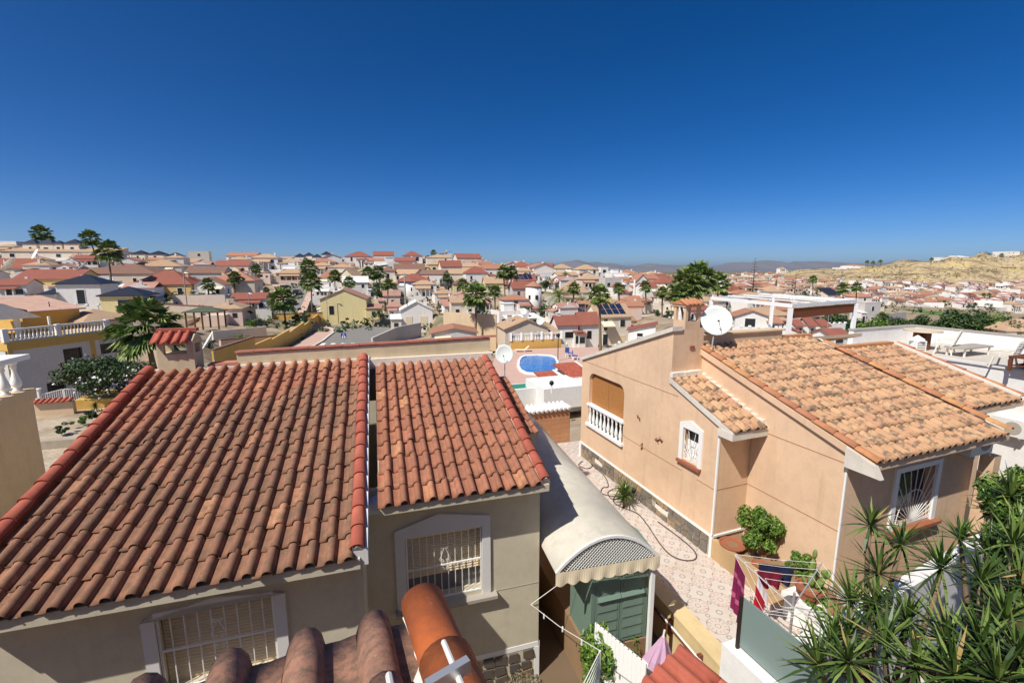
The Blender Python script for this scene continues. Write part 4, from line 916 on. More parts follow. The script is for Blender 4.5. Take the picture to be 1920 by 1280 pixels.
m.build('rod', M_METAL_W, ad)
g = Lf.w(5.0, .35, ZY); shrub('climbing_plant', 'dark green climbing plant in front of the green shed', g, (.32, .5, .75), 3000, .085, M_LEAF, 31, 16)
shrub('dry_shrub', 'grey brown dry shrub at the foot of the cream facade', Lf.w(3.7, .6, ZY), (.42, .35, .42), 2600, .06, leaf_mat('dry_leaf', rgb(110, 100, 80), rgb(140, 124, 100), rgb(90, 92, 66)), 32, 10)
shrub('leafy_weed', 'thin reddish weed in front of the shed doors', Lf.w(5.75, .75, ZY), (.22, .25, .62), 700, .07, M_LEAF, 33, 8)
for i, (x, y) in enumerate(((5.2, -.1), (4.85, -.55))):
    pass
shrub('leafy_weed', 'green weeds beside the white board', Lf.w(6.1, .2, ZY), (.25, .3, .45), 600, .08, M_LEAF, 34, 6)
MB().box(.0, 6.3, -5.2, .3, .0, .1).build('planting_bed', plain('dark_bed_soil', rgb(84, 68, 52), .95, .3, 3), None, loc=Rf.w(0, 0, ZP), rz=Rf.rz); structure(COL.objects[-1])
# ================================================================== big yuccas bottom right with white wall behind
zw = -4.95; A_, B_ = atz(1500, 1225, zw), atz(1872, 1003, zw); wl2 = thing('white_garden_wall', 'white garden wall behind the big spiky yuccas', 'wall', (A_.x, A_.y, ZP)); D2 = B_ - A_; n2 = Vector((-D2.y, D2.x, 0)).normalized() * .2; hz2 = zw - ZP
m = MB(); vs = [Vector(), D2, D2 + n2, n2]; m.add([(v.x, v.y, 0) for v in vs] + [(v.x, v.y, hz2) for v in vs], [(3, 2, 1, 0), (4, 5, 6, 7), (0, 1, 5, 4), (1, 2, 6, 5), (2, 3, 7, 6), (3, 0, 4, 7)]); m.build('wall', M_STUC_W, wl2)
hedge = shrub('hedge', 'bright green hedge below the barred window of the peach bungalow', Rf.w(2.6, -.9, ZP), (1.7, .35, .95), 6000, .1, M_LEAF, 41, 40)
shrub('hedge', 'dark green bush in the right corner under the white wall', Rf.w(4.9, -.6, ZP), (1.1, .6, 1.35), 5200, .11, M_LEAF, 42, 36)
rn = random.Random(77)
def heads_px(pl, base):
    H = []; 
    for (x, y, Y) in pl: q = aty(x, y, Y) - base; H.append((q.x, q.y, q.z))
    return H
def yc(label, pl, Y0, seed, ln=.42):
    bx = sum(p[0] for p in pl) / len(pl); base = aty(bx, 1250, Y0); base = Vector((base.x, base.y, ZP - .3)); H = heads_px(pl, base); tr_ = []
    for i, h in enumerate(H):
        r0 = rn.uniform(-.15, .15); tr_.append([(r0, r0 * .5, 0, .05), (h[0] * .35 + r0, h[1] * .35, h[2] * .55, .04), (h[0] * .85, h[1] * .85, h[2] * .88, .028), (h[0], h[1], h[2], .022)])
    return yucca(label, base, H, ln * 1.22, .034, tr_, seed, 'giant_yucca', 'giant yuccas at the bottom right', 42)
yc('tall spiky yucca nearest the barred window, left of the group', [(1632, 985, 5.6), (1647, 1075, 5.4), (1596, 1128, 5.2), (1560, 1205, 4.6), (1535, 1245, 4.3), (1590, 1190, 4.6), (1640, 1130, 5.0), (1690, 1020, 5.6)], 5.2, 51, .4)
yc('spiky yucca with a bare forked trunk in the middle of the group', [(1765, 1065, 5.0), (1660, 1205, 4.3), (1775, 1200, 4.2), (1720, 1255, 3.8), (1700, 1165, 4.5), (1590, 1240, 4.1)], 4.6, 52, .42)
yc('dense spiky yucca filling the bottom right corner', [(1900, 1020, 4.8), (1840, 1090, 4.4), (1840, 1215, 3.8), (1885, 1160, 4.0), (1790, 1265, 3.6), (1910, 1230, 3.6), (1870, 1275, 3.4), (1915, 1100, 4.4)], 4.1, 53, .42)
yc('feathery yucca rising along the right edge', [(1895, 930, 5.6), (1910, 985, 5.2), (1862, 960, 5.8), (1850, 1035, 5.2), (1800, 1010, 5.6)], 5.3, 54, .36)
for i, (x, y, Y, rx, rz_) in enumerate(((1900, 925, 5.9, .45, .55), (1905, 1010, 5.3, .4, .5), (1870, 1230, 4.2, .45, .4))):
    q = aty(x, y, Y); s_ = thing('undergrowth', ['feathery green foliage high at the right edge', 'green foliage below it at the right edge', 'dark undergrowth in the bottom right corner'][i], 'shrub', (q.x, q.y, ZP + .1), 0, 'undergrowth among the yuccas'); m = MB(); h_ = q.z - ZP - .1; leaf_cloud(m, 2600, (0, 0, h_), (rx, rx, rz_), .1 if i < 2 else .13, 900 + i, .35, 18, 3.2); m.build('foliage', M_LEAF if i < 2 else M_LEAF_D, s_); MB().tube([(0, 0, -.02), (.05, 0, h_)], [.03, .015], 5).build('stem', M_BARK, s_)
# ================================================================== white building with roof terrace on the right
Wu = 10.87; wz = Rf.onu(1918, 692, Wu)[1]; vcorner = Rf.onu(1700, 663, Wu)[0]
zd = wz - .05
WB = thing('white_terrace_house', 'white flat roofed house with a sunny roof terrace at the right edge', 'house', Rf.w(Wu, 3, ZP), Rf.rz); dw = -ZP
vb = 7.67; uR = 15.1
m = MB(dw); m.box(0, uR - Wu, -9.5, vb - 3, ZP, zd - .02); m.build('wall', M_STUC_W, WB)
m = MB(dw); m.box(.2, uR - Wu - .2, -9.3, vb - 3.2, zd - .019, zd); m.build('terrace_floor', plain('terrace_floor_tile', rgb(206, 196, 182), .7, .1, 1), WB)
m = MB(dw); m.box(-.06, .2, -9.5, vb - 3, zd - .019, wz); m.build('coping', M_FASCIA, WB)
m = MB(dw); m.box(.0, uR - Wu, vb - 3.2, vb - 3, zd, zd + .62); m.box(uR - Wu - .2, uR - Wu, -9.5, vb - 3.201, zd, zd + .62); m.build('parapet', M_STUC_W, WB)
m = MB(dw); m.box(-.03, uR - Wu + .03, vb - 3.23, vb - 2.97, zd + .621, zd + .67); m.box(uR - Wu - .23, uR - Wu + .03, -9.5, vb - 3.231, zd + .621, zd + .67); m.build('coping', M_CONC, WB)
q = Rf.onu(1905, 815, Wu); air_con('white air conditioner mounted on the tall white wall', Rf.w(Wu - .32, q[0] + .1, q[1]), Rf.rz - math.pi / 2)
# lower white parapet in front of the pergola
def on_deck(x, y): return atz(x, y, zd + .0)
M_PLAS = plain('cream_plastic', rgb(232, 226, 208), .45, .05)
def chair(label, loc, rz):
    c = thing('plastic_armchair', label, 'chair', loc, rz, 'plastic armchairs on the white terrace'); c.scale = (.88, .88, .88)
    MB().box(-.24, .24, -.24, .24, .40, .43).build('seat', M_PLAS, c)
    for sx in (-1, 1):
        for sy in (-1, 1): MB().bar((sx * .22, sy * .2, .4), (sx * .27, sy * .28, 0), .045).build('leg', M_PLAS, c)
        m = MB(); m.tube([(sx * .27, -.26, .4), (sx * .28, -.27, .62), (sx * .28, -.1, .66), (sx * .27, .2, .66), (sx * .24, .3, .72)], .025, 6); m.build('armrest', M_PLAS, c)
    b = MB(); b.bar((-.22, .24, .42), (-.2, .42, 1.02), .04); b.bar((.22, .24, .42), (.2, .42, 1.02), .04); b.bar((-.2, .42, 1.02), (.2, .42, 1.02), .05); bk = b.build('backrest', M_PLAS, c)
    for k in range(6): t_ = .15 + k * .14; MB().bar((-.2, .24 + .18 * t_, .42 + .6 * t_), (.2, .24 + .18 * t_, .42 + .6 * t_), .015, .05).build('slat', M_PLAS, bk)
    return c
q1, q2 = on_deck(1770, 664), on_deck(1880, 690)
chair('cream plastic armchair beside the round terrace table', q1, R(215)); chair('cream slatted plastic armchair nearer the right edge of the terrace', q2, R(200))
q = on_deck(1752, 659); tb = thing('round_table', 'round stone topped table on the white terrace', 'table', q + Vector((0, .6, 0))); N = 20
MB().prism([(.6 * math.cos(2 * math.pi * i / N), .6 * math.sin(2 * math.pi * i / N)) for i in range(N)], 'z', .70, .76).build('table_top', plain('table_stone', rgb(222, 204, 176), .6, .1), tb); MB().box(-.3, .3, -.08, .08, 0, .699).box(-.08, .08, -.3, -.081, 0, .699).build('pedestal', M_WOOD, tb)
q = on_deck(1862, 672); sl_ = thing('sun_lounger', 'low folded sun lounger beside the right plastic armchair', 'lounger', q + Vector((-.2, .7, 0)), R(20)); MB().box(-.9, .9, -.3, .3, .28, .34).build('bed', M_CONC, sl_)
for x in (-.75, .75):
    for y in (-.25, .25): MB().bar((x, y, .28), (x, y, 0), .05).build('leg', M_PLAS, sl_)
q = on_deck(1915, 700); lt = thing('low_wooden_table', 'low dark wooden table at the right edge of the terrace', 'table', q + Vector((.55, .3, 0)), Rf.rz); MB().box(-.5, .5, -.3, .3, .42, .47).build('table_top', M_WOOD, lt)
for x in (-.45, .45):
    for y in (-.25, .25): MB().box(x - .04, x + .04, y - .04, y + .04, 0, .419).build('leg', M_WOOD, lt)
MB().box(-.4, .4, -.22, .22, .16, .2).build('shelf', M_WOOD, lt)
q = on_deck(1717, 658); MBx = thing('roof_lantern', 'small white louvred lantern with pointed cap by the terrace table', 'lantern', q); MB().box(-.2, .2, -.2, .2, 0, .42).build('body', M_WHITE, MBx); MB().lathe([(.32, .421), (.3, .46), (.02, .62)], n=4).build('cap', M_WHITE, MBx)
for s in range(4): MB().box(-.15, .15, -.212, -.201, .06 + s * .09, .1 + s * .09).build('louvre', M_CONC, MBx)
# pergola
zt = -1.42; P1, P2, P3 = atz(1334, 559, zt), atz(1483, 573, zt), atz(1605, 564, zt); P4 = P1 + P3 - P2
pg = thing('white_pergola', 'white metal pergola with a brown slatted strip beyond the peach roof', 'pergola', (P2.x, P2.y, -4.6)); o_ = Vector((P2.x, P2.y, -4.6))
for q in (P1, P2, P3, P4): MB().box(q.x - o_.x - .07, q.x - o_.x + .07, q.y - o_.y - .07, q.y - o_.y + .07, 0, zt - o_.z - .1).build('post', M_WHITE, pg)
for a, b in ((P1, P2), (P2, P3), (P3, P4), (P4, P1)): MB().bar(a - o_, b - o_, .1, .14).build('beam', M_WHITE, pg)
for k in range(1, 4):
    a, b = P2.lerp(P3, k / 4), P1.lerp(P4, k / 4); MB().bar(a - o_ + Vector((0, 0, .08)), b - o_ + Vector((0, 0, .08)), .07, .05).build('rafter', M_WHITE, pg)
m = MB(); d_ = (P3 - P2)
for k in range(34):
    a = P2 + d_ * ((k + .5) / 35) - o_; m.bar(a - Vector((0, 0, .12)), a - Vector((0, 0, .52 - .0 * k)), .09, .02)
m.build('slat_curtain', M_WOOD, pg)
pgd = thing('pergola_deck', 'white roof deck under the pergola', 'roof deck', ((P1.x + P3.x) / 2, (P1.y + P3.y) / 2, -9), Rf.rz); MB().box(-3.6, 3.6, -3.2, 3.2, -1.0, 4.38).build('wall', M_STUC_W, pgd); MB().box(-3.6, 3.6, 2.9, 3.2, 4.381, 4.9).box(3.3, 3.6, -3.2, 2.899, 4.381, 4.9).build('parapet', M_STUC_W, pgd)
# ================================================================== left neighbours
yb = 9.0; A_ = aty(58, 728, yb); lw = thing('balustraded_wall', 'shaded beige terrace wall topped by white balusters at the left edge', 'wall', (A_.x, A_.y, ZY), Lf.rz); hz = A_.z - ZY
MB().box(-5, 0, -6, 0, 0, hz - .22).build('wall', M_STUC_B, lw); MB().box(-5, .05, -6, .05, hz - .219, hz).build('coping', M_STUC_B, lw)
bm = baluster_mesh(.62, M_WHITE, 10, 1.35)
for i in range(16): o = link('baluster', bm, None, lw); o.location = (-.1, -.2 - i * .3, hz)
for i in range(10): o = link('baluster', bm, None, lw); o.location = (-.42 - i * .3, -.12, hz)
MB().box(-.22, .06, -6, .03, hz + .621, hz + .72).box(-5, -.221, -.22, .03, hz + .621, hz + .72).build('handrail', M_WHITE, lw)
MB().box(-6, 1.2, -.6, 5.5, 0, 1.6).build('lower_terrace', M_STUC_B, None, loc=Lf.w(-7.6, 1.4, ZY), rz=Lf.rz); tag(COL.objects[-1], 'shaded flat terrace block left of the red tiled roof', 'terrace')
# oleander, gate and tiled wall in the left yard
q = aty(205, 745, 24); shrub('oleander', 'dark green oleander bush dotted with white blossoms', (q.x, q.y, -6.95), (2.35, 1.6, 1.15), 9000, .17, M_LEAF_D, 61, 30, True, 520)
Gf = Frame(-18, aty(125, 770, 24)); gt = thing('white_gate', 'white metal double gate with vertical bars in the left yard', 'gate', Gf.w(0, 0, -7.5), Gf.rz)
for s in (-1, 1):
    x0, x1 = (-1.0, -.03) if s < 0 else (.03, 1.0); m = MB(); m.bar((x0, 0, .1), (x1, 0, .1), .04); h0, h1 = (.75, .98) if s < 0 else (.98, .9); m.bar((x0, 0, h0), (x1, 0, h1), .04); m.bar((x0, 0, .1), (x0, 0, h0), .04); m.bar((x1, 0, .1), (x1, 0, h1), .04); lf = m.build('gate_leaf', M_METAL_W, gt)
    for k in range(1, 10): x = x0 + (x1 - x0) * k / 10; MB().bar((x, 0, .1), (x, 0, h0 + (h1 - h0) * k / 10), .018).build('bar', M_METAL_W, lf)
for x in (-1.12, 1.12): MB().box(x - .1, x + .1, -.1, .1, 0, 1.05).box(x - .13, x + .13, -.13, .13, 1.051, 1.1).build('post', M_WHITE, gt)
q = aty(105, 789, 22.3); tw = thing('tiled_low_wall', 'low wall topped with small red tiles in the left yard', 'wall', (q.x, q.y, ZY), Lf.rz); MB().box(-.8, .8, 0, .25, 0, .72).build('wall', M_STUC_B, tw)
for c in range(7): o = link('tile', me_c, None, tw); o.location = (-.85 + c * .235, -.14, .74); o.rotation_euler = (R(22), 0, 0); o.scale = (1.1, .9, 1)
q = aty(195, 765, 23.6); yp = thing('ochre_planter', 'ochre planter wall below the oleander bush', 'planter', (q.x, q.y, ZY), Lf.rz); MB().box(-1.3, 2.4, 0, 2.2, -1.5, .55).build('wall', M_OCHRE, yp)
t = NT('pale_yard_paving'); o_ = t.obj(); bk = t.n('ShaderNodeTexBrick'); bk.offset = .5; bk.inputs['Scale'].default_value = 2.2; bk.inputs['Mortar Size'].default_value = .02; bk.inputs['Color1'].default_value = (*rgb(206, 190, 166), 1); bk.inputs['Color2'].default_value = (*rgb(188, 170, 146), 1); bk.inputs['Mortar'].default_value = (*rgb(150, 136, 116), 1); t.l(o_, bk.inputs['Vector'])
t.col(t.mix(t.ramp(t.noise(.5, 6, o_, .65), [(.45, (0, 0, 0)), (.65, (.7,) * 3)]), bk.outputs['Color'], rgb(134, 116, 94))); t.bump(bk.outputs['Fac'], -.3, .01); M_LY = t.fin(.9, 0, .15)
MB().box(-9, 8, -8, 6, -1.2, 0).build('left_yard', M_LY, None, loc=(-17.5, 20.5, ZY + .03), rz=Lf.rz); structure(COL.objects[-1])
for i, (x, y) in enumerate(((150, 800), (120, 815), (178, 790))):
    b = atz(x, y, ZY + .03); shrub('yard_plant', ['low spreading plant in the middle of the left yard', 'low spreading plant nearest the beige terrace wall', 'low plant beside the red ridge tiles in the left yard'][i], b, (.45, .4, .22), 500, .13, M_LEAF_D if i else M_LEAF, 70 + i, 6, False)
rk = thing('yard_wall', 'low rubble stone wall across the left yard', 'wall', atz(150, 838, ZY), Lf.rz); MB().box(-3, 2.2, 0, .3, 0, .38).build('wall', stucco('rubble_stone', rgb(190, 178, 156), .9, 30, .8), rk)
# ================================================================== terrain
import numpy as np
ANCH = []
def anch(p, dz=0.0): ANCH.append((p[0], p[1], p[2] + dz))
def apx(x, y, Y, dz=0.0): q = aty(x, y, Y); anch(q, dz); return q
def road_pt(x, y): r = ray(x, y); return r * (-8.05 / (r.z + .0424 * r.y))
def up_pt(x, y): r = ray(x, y); return r * (-21.5 / (r.z - .1 * r.y))
for x in range(0, 1921, 160):
    for Y in (8, 14, 20): q = aty(x, 700, Y); ANCH.append((q.x, Y, -8.3))
for x, y, Y in ((1920, 470, 620), (1850, 472, 620), (1780, 478, 630), (1700, 489, 640), (1640, 498, 650), (1590, 506, 680), (1900, 503, 530), (1800, 510, 520), (1700, 515, 520), (1620, 520, 520), (1900, 537, 450), (1800, 537, 440), (1700, 535, 440), (1600, 531, 450), (1500, 529, 470),
        (1900, 590, 290), (1800, 575, 310), (1700, 568, 320), (1850, 603, 220), (1740, 597, 215), (1650, 612, 150), (1580, 645, 85), (1900, 655, 72), (1750, 648, 100), (1830, 655, 90), (1400, 521, 600), (1300, 520, 800), (1200, 518, 900), (1300, 560, 140), (1250, 590, 95), (1400, 570, 110), (1480, 560, 200), (1350, 600, 70), (1250, 660, 45), (1450, 640, 55),
        (60, 510, 140), (60, 560, 80), (180, 505, 150), (330, 500, 185), (330, 560, 95), (420, 505, 190), (520, 505, 220), (700, 500, 215), (830, 502, 210), (900, 515, 180), (1000, 512, 190), (1100, 520, 175), (640, 540, 140), (800, 560, 120), (900, 590, 95), (1000, 590, 105), (1100, 575, 110), (860, 660, 50), (780, 650, 56), (380, 610, 75), (450, 600, 85), (300, 640, 50), (-200, 560, 70), (-250, 480, 150), (-150, 700, 25), (2100, 600, 200), (2150, 470, 620), (2100, 540, 420), (2050, 700, 60)):
    apx(x, y, Y)
for x, y in ((540, 668), (600, 655), (660, 640), (630, 612), (720, 612), (620, 603), (700, 600), (760, 615), (560, 690), (680, 670), (520, 672), (540, 655), (556, 650), (575, 640), (590, 630), (600, 620), (615, 618), (640, 630), (650, 620), (690, 612), (660, 604), (700, 625), (575, 660), (500, 690), (640, 655), (690, 655)): anch(road_pt(x, y), -.5)
for x, y in ((505, 592), (545, 590), (520, 575), (560, 570), (540, 555), (575, 550), (550, 540), (520, 555), (580, 580)): anch(up_pt(x, y), -.35)
for th in range(-90, 91, 15):
    for d in (1200, 1900): ANCH.append((d * math.sin(R(th)), d * math.cos(R(th)), -46 if th > -5 else -30))
for x, y, z in ((3, 44, -10.6), (8, 52, -10.6), (0, 54, -10.6), (12, 45, -10.6), (4, 36, -10.6), (-2, 48, -10.6), (-30, 31, -9.6), (-22, 28, -9.4), (-26, 24, -9.2), (-20, 22, -9.0), (-34, 36, -9.8), (-18, 18, -8.4)): ANCH.append((x, y, z))
# ------------------------------------------------------------------ materials for the town
def far_tile(name, c, var=.22):
    t = NT(name); v = t.pos(); n = t.noise(.9, 4, v); f = t.noise(7, 2, v)
    col = t.mix(n, scl(c, 1 - var), scl(c, 1 + var)); col = t.mix(t.math('MULTIPLY', f, .45), col, scl(c, .5)); r = t.n('ShaderNodeObjectInfo').outputs['Random']
    t.col(t.mix(t.math('MULTIPLY', r, .35), col, scl(c, .62))); t.bump(f, .5, .04); return t.fin(.85, 0, .15)
RC = dict(R=far_tile('far_red_tile', rgb(164, 104, 88)), T=far_tile('far_tan_tile', rgb(200, 168, 136)), O=far_tile('far_orange_tile', rgb(188, 136, 110)), B=far_tile('far_brown_tile', rgb(148, 114, 98)), K=plain('slate_blue_roof', rgb(46, 50, 60), .4, .15, 2, spec=.4), P=far_tile('far_pink_tile', rgb(194, 148, 130)), W=M_STUC_W, G=plain('far_gravel_roof', rgb(206, 168, 146), .9, .3, 2))
WC = dict(w=stucco('far_white_wall', rgb(240, 236, 228), .15), c=stucco('far_cream_wall', rgb(238, 226, 206), .2), o=stucco('far_ochre_wall', rgb(222, 190, 134), .2), y=stucco('far_pale_yellow_wall', rgb(232, 216, 160), .15), p=stucco('far_pink_wall', rgb(236, 214, 196), .2), g=stucco('far_grey_wall', rgb(208, 202, 194), .2), b=stucco('far_beige_wall', rgb(226, 210, 188), .3))
CAT = 'house'
def roof_mesh(m, kind, w, d, h, rh, oh):
    x0, x1, y0, y1 = -w / 2 - oh, w / 2 + oh, -oh, d + oh; t = .12
    if kind in ('hip', 'pyr'):
        k = min(w, d) / 2 + oh if kind == 'hip' else None
        if kind == 'pyr' or abs(w - d) < .3: top = [(0, d / 2, h + rh)] * 2; a, b = (0, d / 2, h + rh), None
        if kind == 'pyr': m.add([(x0, y0, h), (x1, y0, h), (x1, y1, h), (x0, y1, h), (0, d / 2, h + rh), (x0, y0, h - t), (x1, y0, h - t), (x1, y1, h - t), (x0, y1, h - t)], [(0, 1, 4), (1, 2, 4), (2, 3, 4), (3, 0, 4), (5, 6, 1, 0), (6, 7, 2, 1), (7, 8, 3, 2), (8, 5, 0, 3), (8, 7, 6, 5)])
        else:
            if w >= d: r0, r1 = (x0 + k, d / 2, h + rh), (x1 - k, d / 2, h + rh)
            else: r0, r1 = (0, y0 + k, h + rh), (0, y1 - k, h + rh)
            vs = [(x0, y0, h), (x1, y0, h), (x1, y1, h), (x0, y1, h), r0, r1, (x0, y0, h - t), (x1, y0, h - t), (x1, y1, h - t), (x0, y1, h - t)]
            f = [(0, 1, 5, 4), (1, 2, 5), (2, 3, 4, 5), (3, 0, 4)] if w >= d else [(0, 1, 4), (1, 2, 5, 4), (2, 3, 5), (3, 0, 4, 5)]
            m.add(vs, f + [(6, 7, 1, 0), (7, 8, 2, 1), (8, 9, 3, 2), (9, 6, 0, 3), (9, 8, 7, 6)])
    elif kind == 'gab': m.prism([(y0, h - t), (y0, h), (d / 2, h + rh), (y1, h), (y1, h - t), (d / 2, h + rh - t)], 'x', x0, x1)
    elif kind == 'gabf': m.prism([(x0, h - t), (x0, h), (0, h + rh), (x1, h), (x1, h - t), (0, h + rh - t)], 'y', y0, y1)
    elif kind == 'shed': m.prism([(y0, h - t), (y0, h), (y1, h + rh), (y1, h + rh - t)], 'x', x0, x1)
    elif kind == 'shedl': m.prism([(x0, h - t), (x0, h), (x1, h + rh), (x1, h + rh - t)], 'y', y0, y1)
    elif kind == 'shedr': m.prism([(x1, h - t), (x1, h), (x0, h + rh), (x0, h + rh - t)], 'y', y0, y1)
    else: m.box(-w / 2, w / 2, 0, d, h, h + .08)
_rh = random.Random(99); placed = []
def villa(box, Y, rot, kind, rc, wc, nwin, label, opts='', dd=.85, group=None, name='villa'):
    x0, x1, yr, ye, yb = box; k = Y / 851.0
    p = aty((x0 + x1) / 2, yb, Y); w_ = (x1 - x0) * k; oh = .25 if kind != 'flat' else 0
    c, s = abs(math.cos(R(rot))), abs(math.sin(R(rot))); w = (w_ - 2 * oh) / (c + s * dd); d = max(w * dd, 2.2) if 'thin' not in opts else 2.0
    h = max((yb - ye) * k, 1.0); rh = max((ye - yr) * k, .1)
    base = Vector((p.x, p.y, p.z)); anch(base); placed.append((p.x, p.y))
    vdir = math.atan2(p.x, p.y); H = thing(name, label, CAT, base, R(rot) - vdir * .0, group)
    m = MB(); z0 = -2.5
    m.box(-w / 2, w / 2, 0, d, z0, h)
    if kind == 'gab':
        for x, q in ((-w / 2, 1), (w / 2, -1)): m.add([(x, 0, h), (x, d, h), (x, d / 2, h + rh - .13)], [(0, 1, 2) if q < 0 else (2, 1, 0)])
    if kind == 'gabf': m.add([(-w / 2, 0, h), (w / 2, 0, h), (0, 0, h + rh - .13)], [(0, 1, 2)])
    if kind == 'shed': m.prism([(0, h), (d, h), (d, h + rh - .13)], 'x', -w / 2, w / 2)
    if kind in ('shedl', 'shedr'): m.prism([(-w / 2, h), (w / 2, h), ((w / 2 if kind == 'shedl' else -w / 2), h + rh - .13)], 'y', 0, d)
    if kind == 'flat': m.box(-w / 2, w / 2, 0, .15, h, h + .4); m.box(-w / 2, w / 2, d - .15, d, h, h + .4); m.box(-w / 2, -w / 2 + .15, .15, d - .15, h, h + .4); m.box(w / 2 - .15, w / 2, .15, d - .15, h, h + .4)
    m.build('wall', WC[wc], H)
    m = MB(); roof_mesh(m, kind, w, d, h, rh, oh); rf = m.build('roof', RC[rc], H)
    rows = 2 if h > 4.6 and 'r' not in opts else 1
    for r in range(rows):
        for i in range(nwin):
            ww, wh = min(_rh.choice((.7, .9, 1.0, 1.3)), w / (nwin + 1) * .8), min(_rh.choice((.9, 1.1, 1.2, 1.9)), h * .55); cx = -w / 2 + w * (i + .5) / nwin + _rh.uniform(-.25, .25); cz = (h / rows) * (r + .52) - min(wh, 1.2) / 2 + .1 - (.5 if wh > 1.5 else 0)
            if _rh.random() < .12: continue
            fr = .07 if _rh.random() < .6 else .02; fm = MB(); fm.box(cx - ww / 2 - fr, cx + ww / 2 + fr, -.05, -.002, cz - fr, cz + wh + fr); wn = fm.build('window', M_WHITE if wc != 'w' else M_FASCIA, H)
            MB().box(cx - ww / 2, cx + ww / 2, -.06, -.05, cz, cz + wh).build('pane', _rh.choice((M_GLASS, M_GLASS, M_DARK, M_BLIND)), wn)
    if d > 2.5:
        sx = w / 2 if rot > 0 else -w / 2; sgn = 1 if rot > 0 else -1; cy = d * .5; wh = min(1.1, h * .4); cz = h * .5 - wh / 2
        a, b = sorted((sx + sgn * .002, sx + sgn * .05)); MB().box(a, b, cy - .5, cy + .5, cz, cz + wh).build('window', M_GLASS, H)
    if Y < 205 and name == 'villa' and nwin:
        e = _rh.random(); sg = _rh.choice((-1, 1))
        if e < .42:                                    # lower wing with its own lean-to roof
            ww_ = w * _rh.uniform(.28, .42); hw_ = h * _rh.uniform(.5, .72); x0_ = sg * (w / 2 - .1); xa, xb = sorted((x0_, x0_ + sg * ww_)); m = MB(); m.box(xa, xb, -.6, d * .6, -2.5, hw_); wg_ = m.build('side_wing', WC[_rh.choice((wc, 'w', 'c'))], H); MB().prism([(-.85, hw_ - .05), (-.85, hw_ + .05), (d * .6, hw_ + .65), (d * .6, hw_ + .5)], 'x', xa - .15, xb + .15).build('wing_roof', RC[rc], wg_); MB().box((xa + xb) / 2 - .4, (xa + xb) / 2 + .4, -.66, -.603, hw_ * .3, hw_ * .75).build('window', M_GLASS, wg_)
        elif e < .72:                                  # terrace block in front with white rail
            tw_ = w * _rh.uniform(.4, .7); hw_ = h * .42; tx = sg * (w - tw_) * .4; m = MB(); m.box(tx - tw_ / 2, tx + tw_ / 2, -2.0, -.003, -2.5, hw_); tb_ = m.build('terrace', WC[_rh.choice((wc, 'w'))], H); m = MB(); k_ = max(6, int(tw_ / .3))
            for i in range(k_ + 1): x = tx - tw_ / 2 + tw_ * i / k_; m.box(x - .04, x + .04, -2.0, -1.92, hw_, hw_ + .6)
            m.build('rail_posts', M_WHITE, tb_)['kind'] = 'stuff'; MB().box(tx - tw_ / 2 - .03, tx + tw_ / 2 + .03, -2.03, -1.88, hw_ + .601, hw_ + .7).build('handrail', M_WHITE, tb_); MB().box(tx - .5, tx + .5, -2.05, -2.003, hw_ * .1, hw_ * .8).build('door', M_DARK, tb_)
        if e > .5 and h > 2.4: MB().prism([(-1.3, h * .70), (-.002, h * .84), (-.002, h * .87), (-1.3, h * .73)], 'x', -sg * w * .25 - 1.1, -sg * w * .25 + 1.1).build('awning', _rh.choice((M_VAL, RC['O'], WC['w'])), H)
        if _rh.random() < .55:                         # low street wall with piers
            m = MB(); m.box(-w * .75, w * .75, -3.6, -3.4, -2.5, .9); fw_ = m.build('street_wall', WC[_rh.choice(('w', 'w', 'c', wc))], H); m = MB()
            for i in range(7): x = -w * .75 + w * 1.5 * i / 6; m.box(x - .16, x + .16, -3.66, -3.34, .9, 1.15)
            m.build('piers', M_WHITE, fw_)['kind'] = 'stuff'
    if _rh.random() < .4 and kind not in ('flat',) and name == 'villa':
        cx = _rh.uniform(-.3, .3) * w; z_ = h + rh * .5; m = MB(); m.tube([(cx, d * .5, z_ - .5), (cx, d * .5, z_ + 2.2)], .03, 4)
        for q_ in (2.1, 1.9, 1.7): m.bar((cx - .45, d * .5, z_ + q_), (cx + .45, d * .5, z_ + q_), .03)
        m.build('aerial', M_ALU, rf)
    if 'c' in opts:
        cx = _rh.choice((-.3, .3)) * w; cz = h + rh * .45; m = MB(); m.box(cx - .3, cx + .3, d * .45, d * .45 + .5, h - .2, cz + 1.0); m.box(cx - .38, cx + .38, d * .45 - .08, d * .45 + .58, cz + 1.001, cz + 1.12); m.build('chimney', WC[wc], rf)
